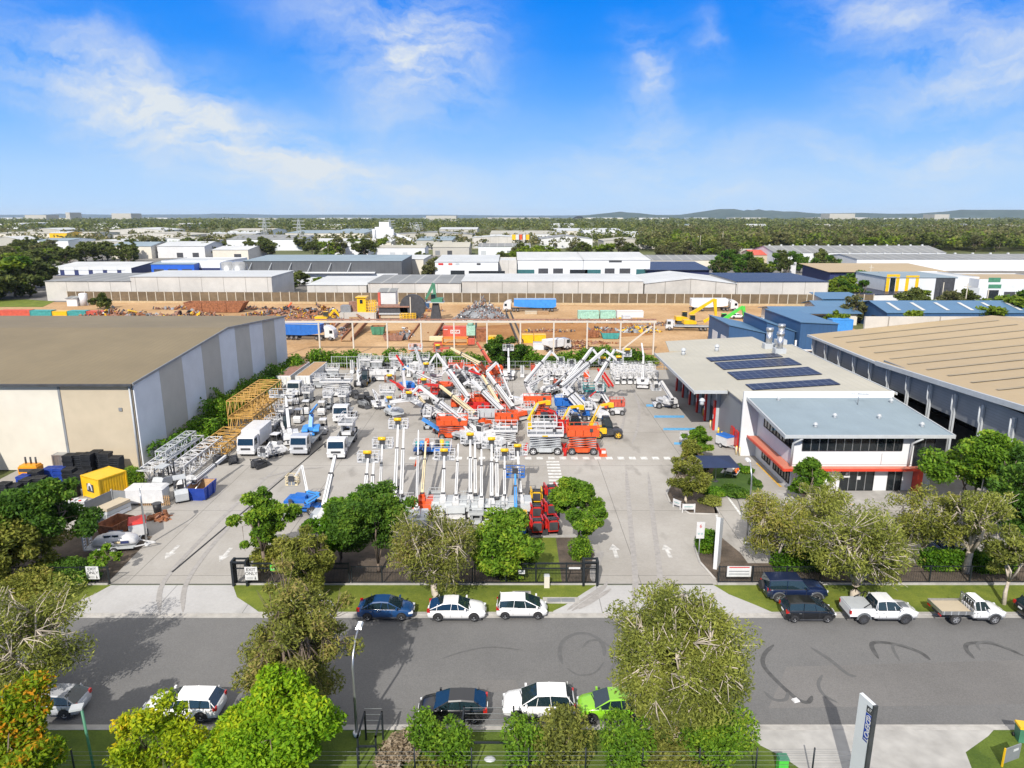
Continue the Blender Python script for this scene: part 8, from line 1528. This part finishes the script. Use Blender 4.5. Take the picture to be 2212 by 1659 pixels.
gd = lambda n, w, z, m='dark', a=0: [('f', -w/2+w*(i+.15)/n+a, -w/2+w*(i+.85)/n+a, .1, z, m) for i in range(n)]
W2 = [('white roofed row of navy walled units at left', 92, 270, 583, 594, 30, 566, dict(wm='wall_navy', rm='roof_white', roof='my', op=gd(7, 52, 4, 'wall_bluegrey'))), ('small bright blue building with dark openings', 327, 420, 571, 594, 16, 562, dict(wm='wall_royal', rm='roof_bluegrey', roof='my', op=gd(3, 22, 3))), ('white box building behind the bright blue one', 350, 490, 563, 592, 30, None, dict(wm='wall_bright', rm='roof_white', roof='flat', op=[('f', 2, 18, .3, 3.2, 'wall_navy', 'doorway')])),
      ('long dark grey logistics warehouse with canopy', 528, 868, 564, 612, 34, 551, dict(wm='wall_dark', rm='roof_bluegrey', roof='my')), ('plain beige warehouse right of the long dark one', 873, 915, 560, 597, 34, 551, dict(wm='wall_cream', rm='roof_white', roof='my')), ('white showroom with small square logo boards', 940, 1076, 566, 600, 40, 551, dict(wm='wall_bright', rm='roof_pale', roof='my', op=[('f', -8, -1, .1, 3.6, 'glass'), ('f', 1, 19, .1, 3.4, 'glass'), ('f', -14, -11.5, 6.2, 7.2, 'red', 'logo_board'), ('f', -9, -7, 6.2, 7.2, 'salmon', 'logo_board'), ('f', -5.5, -3.5, 6.2, 7.2, 'greywhite', 'logo_board'), ('f', 5, 7, 6.2, 7.2, 'dark', 'logo_board')])),
      ('bare concrete warehouse between the white showrooms', 1079, 1116, 562, 598, 26, None, dict(wm='concrete_pale', rm='roof_white', roof='flat')), ('white unit block with teal windows at its left half', 1118, 1259, 562, 597, 34, 545, dict(wm='wall_bright', rm='roof_white', roof='my', op=[('f', -17, -8, .2, 3.4, 'glass_teal'), ('f', -6, -1, .1, 4, 'dark'), ('f', 1.5, 6.5, .1, 4, 'dark', 'roller_door'), ('f', 10, 19, .1, 3.4, 'glass')])), ('white unit block with teal windows at its right half', 1260, 1404, 562, 597, 34, 545, dict(wm='wall_bright', rm='roof_white', roof='my', op=[('f', -16, -8, .2, 3.4, 'glass_teal'), ('f', -6, -1, .1, 4, 'dark'), ('f', 1.5, 7, .1, 4, 'dark', 'roller_door'), ('f', 10, 20, .2, 3.6, 'glass_teal'), ('f', -4, 2.5, 7, 8, 'dark', 'name_board')])),
      ('blue solar roofed showroom right of the white units', 1400, 1532, 583, 598, 34, 566, dict(wm='wall_navy', rm='solar', roof='my', over=1.5)), ('long grey roof behind the white unit blocks', 1290, 1570, 562, 575, 40, 551, dict(wm='wall_cream', rm='roof_grey', roof='gx')),
      ('long white warehouse with ribbed grey roof at right', 1672, 2042, 546, 575, 40, 531, dict(wm='wall_bright', rm='roof_grey', roof='gx', vents=14)), ('longest white warehouse with solar strips at the right edge', 1850, 2330, 560, 584, 42, 549, dict(wm='wall_bright', rm='roof_grey', roof='gx', vents=12)), ('tan flat roofed dark walled showroom at right', 1792, 2036, 587, 616, 30, 570, dict(wm='wall_navy', rm='roof_tan', roof='my', over=1.5, op=[('f', -2, 3, 2, 6, 'glass_teal')])),
      ('grey unit block with orange window frames', 1915, 2064, 600, 648, 24, 588, dict(wm='wall_bluegrey', rm='roof_bluegrey', roof='my', op=[('f', 5, 12, .2, 8, 'dark', 'doorway'), ('f', -13, -11.8, 2, 8.5, 'yellow', 'frame'), ('f', -9.5, -8.3, 2, 8.5, 'yellow', 'frame'), ('f', -13, -8.3, 8.51, 9.3, 'yellow', 'frame'), ('f', -6, -4.8, .2, 8, 'yellow', 'frame'), ('f', -2.4, -1.2, .2, 8, 'yellow', 'frame'), ('f', -6, -1.2, 8.01, 8.9, 'yellow', 'frame'), ('f', -11.6, -9.7, 2, 8, 'glass')])),
      ('plain white warehouse wall beside the orange framed block', 2064, 2112, 598, 648, 26, None, dict(wm='wall_bright', rm='roof_white', roof='flat')), ('pale showroom with two green sign boards at the right edge', 2112, 2300, 603, 652, 26, None, dict(wm='wall_bluegrey', rm='roof_tan', roof='flat', op=[('f', -12.3, -8.0, 7., 8.6, 'dgreen', 'sign_board'), ('f', -12, -7.4, 4.8, 6.2, 'dgreen', 'sign_board'), ('f', -12, -8, .6, 4.2, 'glass'), ('f', -6, -2, .1, 3.6, 'dark', 'doorway'), ('f', -19, -15, .1, 5, 'greywhite', 'roller_door')])),
      ('orange brick house block among the right trees', 1625, 1672, 551, 572, 24, 540, dict(wm='wall_tan', rm='salmon', roof='gx')), ('cream flat roofed shop under the palms at right', 1600, 1680, 546, 560, 20, 538, dict(wm='wall_cream', rm='roof_cream', roof='my'))]
for lab, xa, xb, ye, yb, dp, yt, k in W2: shedpx(lab, xa, xb, ye, yb, dp, yt, **k)
tl = [o for o in bpy.data.objects if o.get('label', '').startswith('long dark grey logistics')][0]; d_ = KIDS[tl.name][0].dimensions
b = MB(); b.bx(-34, 24, -19.5, -17.05, 4.7, 5.2, 'wall_bright'); b.obj('canopy', tl); b = MB(); b.bx(-34, 34, -17.15, -17.06, .1, 4.4, 'wall_bluegrey'); b.obj('lower_wall', tl); b = MB()
for i in range(6): b.beam((-32+i*9, -17.2, 9.2), (-33.5+i*9, -19.3, 5.2), .25, .25, 'greywhite')
b.obj('stay', tl)
for k, x in enumerate((497, 520)): tank(f'tall silver tank, {["left","right"][k]} of the pair at the end of the dark warehouse', x, 613, 3.6, 9.2, 'steel')
def batch_plant():
    g = G(831, 532); t = T('batching_plant', 'white concrete batching plant with silos and a sloping conveyor', 'plant', (g[0], g[1], 0)); b = MB(); b.bx(-8, 8, -6, 6, 4, 19, 'wall_bright'); b.obj('silo_block', t); b = MB(); b.bx(-4, 6, -4, 4, 19, 24, 'wall_white'); b.obj('headhouse', t)
    for x in (-7, 7): b = MB(); b.bx(x-.6, x+.6, -5, -3.8, 0, 4, 'grey'); b.obj('leg', t)
    b = MB(); b.beam((8, 0, 13), (42, 0, 1), 2.4, 2.4, 'wall_bright'); b.obj('conveyor', t)
    for x in (-9, 9.5): b = MB(); b.cyl((x, -7, 1), (x, -7, 17), 1.6, 'white', 10); b.obj('silo', t)
batch_plant()
def transmission(label, x, yt, yb, w):
    Y = GY(yb); X = XA(x, Y, 15); h = HZ(yt, Y); t = T('transmission_tower', label, 'pylon', (X, Y, 0), 0, 'lattice transmission towers on the horizon'); b = MB(); r = .28
    for sx in (-1, 1):
        for sy in (-1, 1): b.beam((sx*w, sy*w, 0), (sx*.6, sy*.6, h), r, r, 'greywhite')
    n = 7
    for i in range(n):
        a, c = i/n, (i+1)/n; wa, wc = sm(w, .6, a), sm(w, .6, c)
        for sy in (-1, 1): b.beam((-wa, sy*wa, a*h), (wc, sy*wc, c*h), r*.7, r*.7, 'greywhite'); b.beam((wa, sy*wa, a*h), (-wc, sy*wc, c*h), r*.7, r*.7, 'greywhite')
    b.obj('frame', t); b = MB()
    for z in (.66, .8, .94): b.beam((-w*1.7, 0, z*h), (w*1.7, 0, z*h), r*1.4, r*1.6, 'greywhite')
    b.obj('crossarm', t)
for lab, x, yt, yb, w in (('lattice transmission tower left of the other on the horizon', 572, 471, 522, 4.2), ('lattice transmission tower with stepped arms further right', 646, 474, 526, 4.0), ('small lattice tower above the batching plant', 842, 474, 515, 4.5), ('faint lattice tower right of the batching plant', 903, 484, 515, 4)): transmission(lab, x, yt, yb, w)
def pole(label, x, yt, yb, m='noise_post', arm=True):
    Y = GY(yb); X = XA(x, Y, 5); h = HZ(yt, Y); t = T('power_pole', label, 'pole', (X, Y, 0), 0, 'power poles and street poles beyond the noise wall'); b = MB(); b.cyl((0, 0, -.3), (0, 0, h), .2, m, 6, .13); b.obj('pole', t)
    if arm: b = MB(); b.bx(-1.1, 1.1, -.08, .08, h-1.1, h-.9, m); b.obj('crossarm', t)
PL = ((1757, 624, 678, 0), (1879, 572, 628, 1), (1783, 560, 592, 1), (1705, 560, 590, 1), (2087, 612, 674, 1), (2038, 610, 650, 0), (2135, 625, 664, 0), (1600, 536, 572, 1), (1512, 508, 546, 0), (1408, 498, 530, 0), (1560, 500, 545, 0), (1325, 500, 528, 0), (2004, 498, 520, 0), (1960, 500, 518, 0), (101, 554, 572, 0), (1665, 576, 600, 0), (1690, 580, 600, 0))
for k, (x, yt, yb, a) in enumerate(PL):
    pole(f'pale street or power pole, {rk([e[0] for e in PL], k)} from left beyond the noise wall', x, yt, yb, arm=bool(a))
g = G(1712, 592); t = T('totem_sign', 'white totem sign standing among the street trees at right', 'sign', (g[0], g[1], 0)); b = MB(); b.bx(-1.4, 1.4, -.3, .3, 0, 6.2, 'white'); b.obj('slab', t); b = MB(); b.bx(-1., 1., -.34, -.31, 4.6, 5.6, 'grey'); b.obj('panel', t)
# street at the far right
sheet('street', [G(*p) for p in [(1870, 640), (2010, 660), (2212, 700), (2340, 730), (2340, 690), (2150, 650), (1960, 628), (1880, 628)]], -.2, 'g_asphalt_far')
CL = ((2085, 645, 'p_blue', 'hatch'), (2072, 652, 'p_white', 'suv'), (2094, 658, 'p_white', 'hatch'), (2118, 655, 'p_black', 'suv'), (2140, 660, 'p_grey', 'hatch'), (2112, 685, 'p_white', 'wagon'), (2160, 690, 'p_silver', 'suv'), (2190, 692, 'p_silver', 'hatch'), (1840, 596, 'p_red', 'hatch'), (1855, 592, 'p_white', 'suv'), (1866, 600, 'p_grey', 'hatch'), (1636, 585, 'p_white', 'hatch'), (1650, 588, 'p_silver', 'suv'))
for k, (x, y, p, kd) in enumerate(CL):
    car(f'{p[2:]} car parked along the far right street, {rk([e[0] for e in CL], k)} from left', kd, p, *G(x, y), .2*k, group='cars along the far right street')
# ------------------------------------------------------------------ trees beyond, copied from a few grown shapes
protos = []
for k, (lf, st, h, w, nc, nl, s) in enumerate((('leaf_far', 'leafy', 9, 9, 30, 60, .62), ('leaf_far', 'leafy', 11, 9, 34, 60, .62), ('leaf_far_olive', 'euc', 12, 10, 44, 42, .62), ('leaf_far_olive', 'leafy', 9, 10, 34, 60, .6), ('leaf_far_bright', 'leafy', 8, 9, 32, 60, .6), ('leaf_far_bright', 'leafy', 6, 7, 26, 60, .52), ('leaf_deep', 'leafy', 10, 10, 36, 60, .62))):
    t = tree(f'tree shape {k}', (0, 0, 0), 300+k, h, w, group='trees among the far warehouses', style=st, leaf=lf, nclump=nc, nleaf=nl, size=s, base=.15, tr=.25); protos.append([t, False, h])
def ft(label, X, Y, h, k, wide=1.):
    t, used, h0 = protos[k]; s = h/h0; sc = (s*wide, s*wide, s)
    if used: return dup(t, label, (X, Y, -.3), random.Random(label).random()*6.28, sc)
    t['label'] = label; t.location = (X, Y, -.3); t.scale = sc; protos[k][1] = True; return t
rr = random.Random(12); cnt = {}
TN = ['dark round', 'dark tall', 'olive open', 'olive broad', 'bright green', 'small bright', 'deep green']
def clump(where, x0, x1, yb0, yb1, n, h0, h1, kinds, wide=1.1):
    P = sorted((rr.uniform(x0, x1), rr.uniform(yb0, yb1)) for _ in range(n))
    for i, (x, y) in enumerate(P):
        k = rr.choice(kinds); Y = GY(y); lab = f'{TN[k]} tree, {nth(i)} from left {where}'; ft(lab, XA(x, Y, 4), Y, rr.uniform(h0, h1), k, wide*rr.uniform(.9, 1.25))
clump('in the grove left of the noise wall', -40, 108, 618, 652, 14, 9, 15, [0, 1, 6, 4, 0]); clump('above the navy walled units at left', 95, 290, 560, 583, 13, 9, 13, [0, 4, 1, 0]); clump('left of the navy walled units', -30, 95, 555, 590, 11, 9, 13, [2, 3, 0, 4])
clump('behind the left warehouses', 40, 560, 540, 556, 22, 8, 13, [2, 3, 0, 1, 4]); clump('beside the batching plant', 560, 830, 536, 556, 18, 9, 14, [2, 3, 0, 1, 4]); clump('in front of the batching plant', 700, 920, 560, 574, 9, 5, 8, [4, 5, 0]); clump('between the white showrooms', 1080, 1210, 556, 575, 9, 8, 12, [0, 4, 5, 2])
clump('behind the white unit blocks', 1230, 1600, 548, 566, 24, 8, 13, [2, 3, 0, 4, 2]); clump('by the beige warehouse', 900, 945, 580, 600, 5, 6, 8, [0, 3]); clump('along the street right of the solar showroom', 1535, 1800, 575, 602, 30, 7, 11, [0, 4, 6, 6, 5, 1]); clump('on the verge at the end of the noise wall', 1800, 2080, 622, 650, 20, 5, 8.5, [4, 5, 0, 6, 5])
clump('in the car park strip at the far right', 1950, 2100, 660, 682, 10, 4, 7, [0, 5, 3]); clump('at the right edge beside the street', 2140, 2240, 680, 712, 8, 6, 9, [0, 6, 4]); clump('behind the long stained warehouse', 540, 690, 612, 628, 4, 5, 7, [0, 4]); clump('beyond the ribbed white warehouses', 1560, 2230, 532, 546, 32, 9, 16, [2, 3, 2, 4, 0, 3])
ft('feathery green tree in front of the blue skylight shed', XA(1985, 178, 3), 178, 7, 4); ft('palm like olive tree beside the blue office wing', XA(1838, 200, 3), 200, 7.5, 3); ft('shaggy shrub tree left of the blue skylight shed', XA(1812, 190, 2), 190, 5, 5)
# far sheds, low and pale, and the horizon band of big white roofs
rr = random.Random(5); FM = ['wall_white', 'wall_cream', 'wall_bright', 'wall_beigegrey', 'concrete_pale']; FR = ['roof_white', 'roof_white', 'roof_grey', 'roof_pale', 'roof_cream', 'roof_bluegrey']; rn = {'roof_white': 'white', 'roof_grey': 'grey', 'roof_pale': 'pale', 'roof_cream': 'cream', 'roof_bluegrey': 'blue grey'}
def far_row(where, y, x0, x1, wmin, wmax, dep, hmin, hmax, gap):
    x = x0; i = 0; Y = GY(y)
    while x < x1:
        w = rr.uniform(wmin, wmax); rm = rr.choice(FR); Yj = Y*rr.uniform(.97, 1.03); X0, X1 = XA(x, Yj, 4), XA(x+w, Yj, 4); nd_ = max(2, int((X1-X0)/9))
        op = [('f', -(X1-X0)/2+(X1-X0)*(j+.2)/nd_, -(X1-X0)/2+(X1-X0)*(j+.6)/nd_, .1, 3.6, rr.choice(['grey', 'dark', 'greywhite', 'wall_navy'])) for j in range(nd_) if rr.random() < .55] if Y < 700 else []
        shed(f'{rn[rm]} roofed shed, {nth(i)} from left in {where}', X0, X1, Yj, Yj+dep*rr.uniform(.7, 1.2), rr.uniform(hmin, hmax), rr.choice(['gx', 'gx', 'gy', 'my']), rr.uniform(1.2, 3.2), rr.choice(FM), rm, .4, op, group='far industrial sheds', vents=rr.choice([0, 0, 5])); x += w+rr.uniform(*gap); i += 1
far_row('row just behind the navy and blue units', 557, 240, 520, 50, 110, 34, 6, 9, (8, 22)); far_row('row behind the dark logistics warehouse', 553, 700, 1080, 50, 120, 30, 6, 8, (10, 30)); far_row('row level with the batching plant', 541, -20, 800, 60, 170, 40, 6, 10, (15, 60)); far_row('row right of the batching plant', 537, 900, 1560, 60, 150, 45, 6, 10, (20, 60))
far_row('broad white row before the forest at left', 524, -10, 1130, 70, 210, 60, 7, 11, (30, 90)); far_row('pale row before the forest at centre', 522, 1150, 1440, 60, 130, 60, 7, 10, (20, 50)); far_row('thin row in front of the dark woods', 510, 60, 1250, 60, 150, 80, 7, 11, (60, 190))
far_row('thin row nearer the horizon', 494, 0, 1400, 25, 90, 110, 8, 13, (90, 300)); far_row('horizon strip of white roofs', 474, -20, 2230, 40, 150, 300, 9, 15, (20, 120)); far_row('first gap in the right woods', 512, 1500, 2230, 14, 40, 30, 4, 7, (60, 180)); far_row('second gap in the right woods', 499, 1480, 2230, 14, 50, 60, 8, 12, (50, 160)); far_row('upper horizon strip of white roofs', 470.5, -20, 2230, 20, 70, 500, 14, 24, (40, 160))
for lab, xa, xb, yt, Y in (('pale hospital like block standing on the left horizon', 240, 282, 461, 4200), ('wide low cream block on the right horizon', 1793, 1848, 461.5, 4200), ('small white tower pair on the left horizon', 141, 150, 459, 4400), ('white cluster on the right horizon below the hill', 2020, 2052, 463, 4300), ('white apartment cluster right of centre on the horizon', 920, 985, 466, 4300), ('long pale roof on the far left horizon', 52, 98, 464.5, 4300)):
    h = HZ(yt, Y); shed(lab, XA(xa, Y, 50), XA(xb, Y, 50), Y, Y+120, h, 'flat', 1, 'wall_beigegrey', 'roof_grey', 0, name='tower_block', cat='building')
shed('yellow walled shed on the left edge of the broad white row', XA(108, 800, 4), XA(146, 800, 4), 800, 830, 11, 'gx', 1.5, 'yellow', 'roof_white'); 
for k, (x, m) in enumerate(((1110, 'yellow'), (1118, 'white'), (1125, 'orange'), (1132, 'white'), (1139, 'yellow'))): Y = 640; b = MB(); b.bx(-1.7, 1.7, -3, 3, 0, 4.5, m); o = b.obj('stacked_container'); o.location = (XA(x, Y, 6), Y, 9); tag(o, f'{m} container, {nth(k)} in the colourful row on a far white roof', 'container', 'colourful containers far away')
sheet('field', [G(*p) for p in [(1040, 556), (1250, 556), (1230, 546), (1060, 546)]], -.2, 'g_grass')
# forest canopies: uncountable, built as leafy masses
def forest(name, label, regions, seed, m, qs, hh):
    rng = np.random.default_rng(seed); P = []
    for (x0, x1, ya, yb, n, cr_, k) in regions:
        y = rng.uniform(ya, yb, n); a = np.array([GY(v) for v in (ya, yb)]); t_ = rng.random(n); Y = 1/(t_/a[0]+(1-t_)/a[1]); x = rng.uniform(x0, x1, n); X = (x-1106)/1500*(Y*CP+25*SP); c = np.stack([X, Y, np.full(n, 0.)], 1); sc = np.maximum(cr_, Y/170.); H = hh*(.6+.8*rng.random(n))
        q = sph(rng, n*k).reshape(n, k, 3); q[:, :, 2] = np.abs(q[:, :, 2]); q *= (.7+.4*rng.random((n, k)))[:, :, None]
        p = c[:, None, :]+q*np.stack([sc*.5, sc*.5, H*.5], 1)[:, None, :]; p[:, :, 2] += (H*.45)[:, None]; P.append((p.reshape(-1, 3), np.repeat(sc, k)))
    pts = np.concatenate([p for p, _ in P]); sz = np.concatenate([s for _, s in P]); me = leaves(pts, qs, rng, m, name, .6, .6); co = np.empty(len(pts)*12); me.vertices.foreach_get('co', co); co = co.reshape(-1, 4, 3); cen = co.mean(1, keepdims=True); co = cen+(co-cen)*(sz/9.)[:, None, None]; me.vertices.foreach_set('co', co.ravel()); me.update()
    o = link(name, me); tag(o, label, 'woodland', kind='stuff')
forest('woodland', 'mixed green woodland stretching behind the right warehouses', [(1380, 2300, 503, 543, 2600, 9, 30), (1250, 1600, 500, 530, 500, 9, 26)], 1, 'leaf_far', 1.5, 11)
forest('woodland', 'olive woodland patches scattered through the right woods', [(1380, 2300, 500, 540, 1200, 10, 30)], 2, 'leaf_far_olive', 1.6, 13)
forest('woodland', 'brighter green crowns scattered through the right woods', [(1450, 2300, 510, 543, 420, 9, 30)], 5, 'leaf_far_bright', 1.5, 12)
forest('woodland', 'dark woodland belt below the horizon', [(-40, 2260, 481, 503, 3600, 10, 14), (-40, 2260, 475, 482, 1500, 14, 10)], 3, 'leaf_far', 2.2, 14)
forest('woodland', 'scattered woodland between the far left sheds', [(-40, 1250, 500, 540, 900, 9, 24)], 4, 'leaf_far_olive', 1.6, 10)
# air: thin haze over the whole scene
def haze():
    m = bpy.data.materials.new('haze_air'); m.use_nodes = True; nt = m.node_tree; nt.nodes.clear(); v = nt.nodes.new('ShaderNodeVolumePrincipled'); o = nt.nodes.new('ShaderNodeOutputMaterial'); v.inputs['Color'].default_value = (.80, .90, 1, 1); v.inputs['Density'].default_value = .000035; v.inputs['Anisotropy'].default_value = .1; nt.links.new(v.outputs[0], o.inputs['Volume']); 
    MATS['haze_air'] = m; b = MB(); b.bx(-14500, 14500, -400, 16500, -4, 135, 'haze_air'); h = b.obj('haze'); tag(h, 'thin blue air haze over the distant land', 'haze', kind='stuff')
haze()
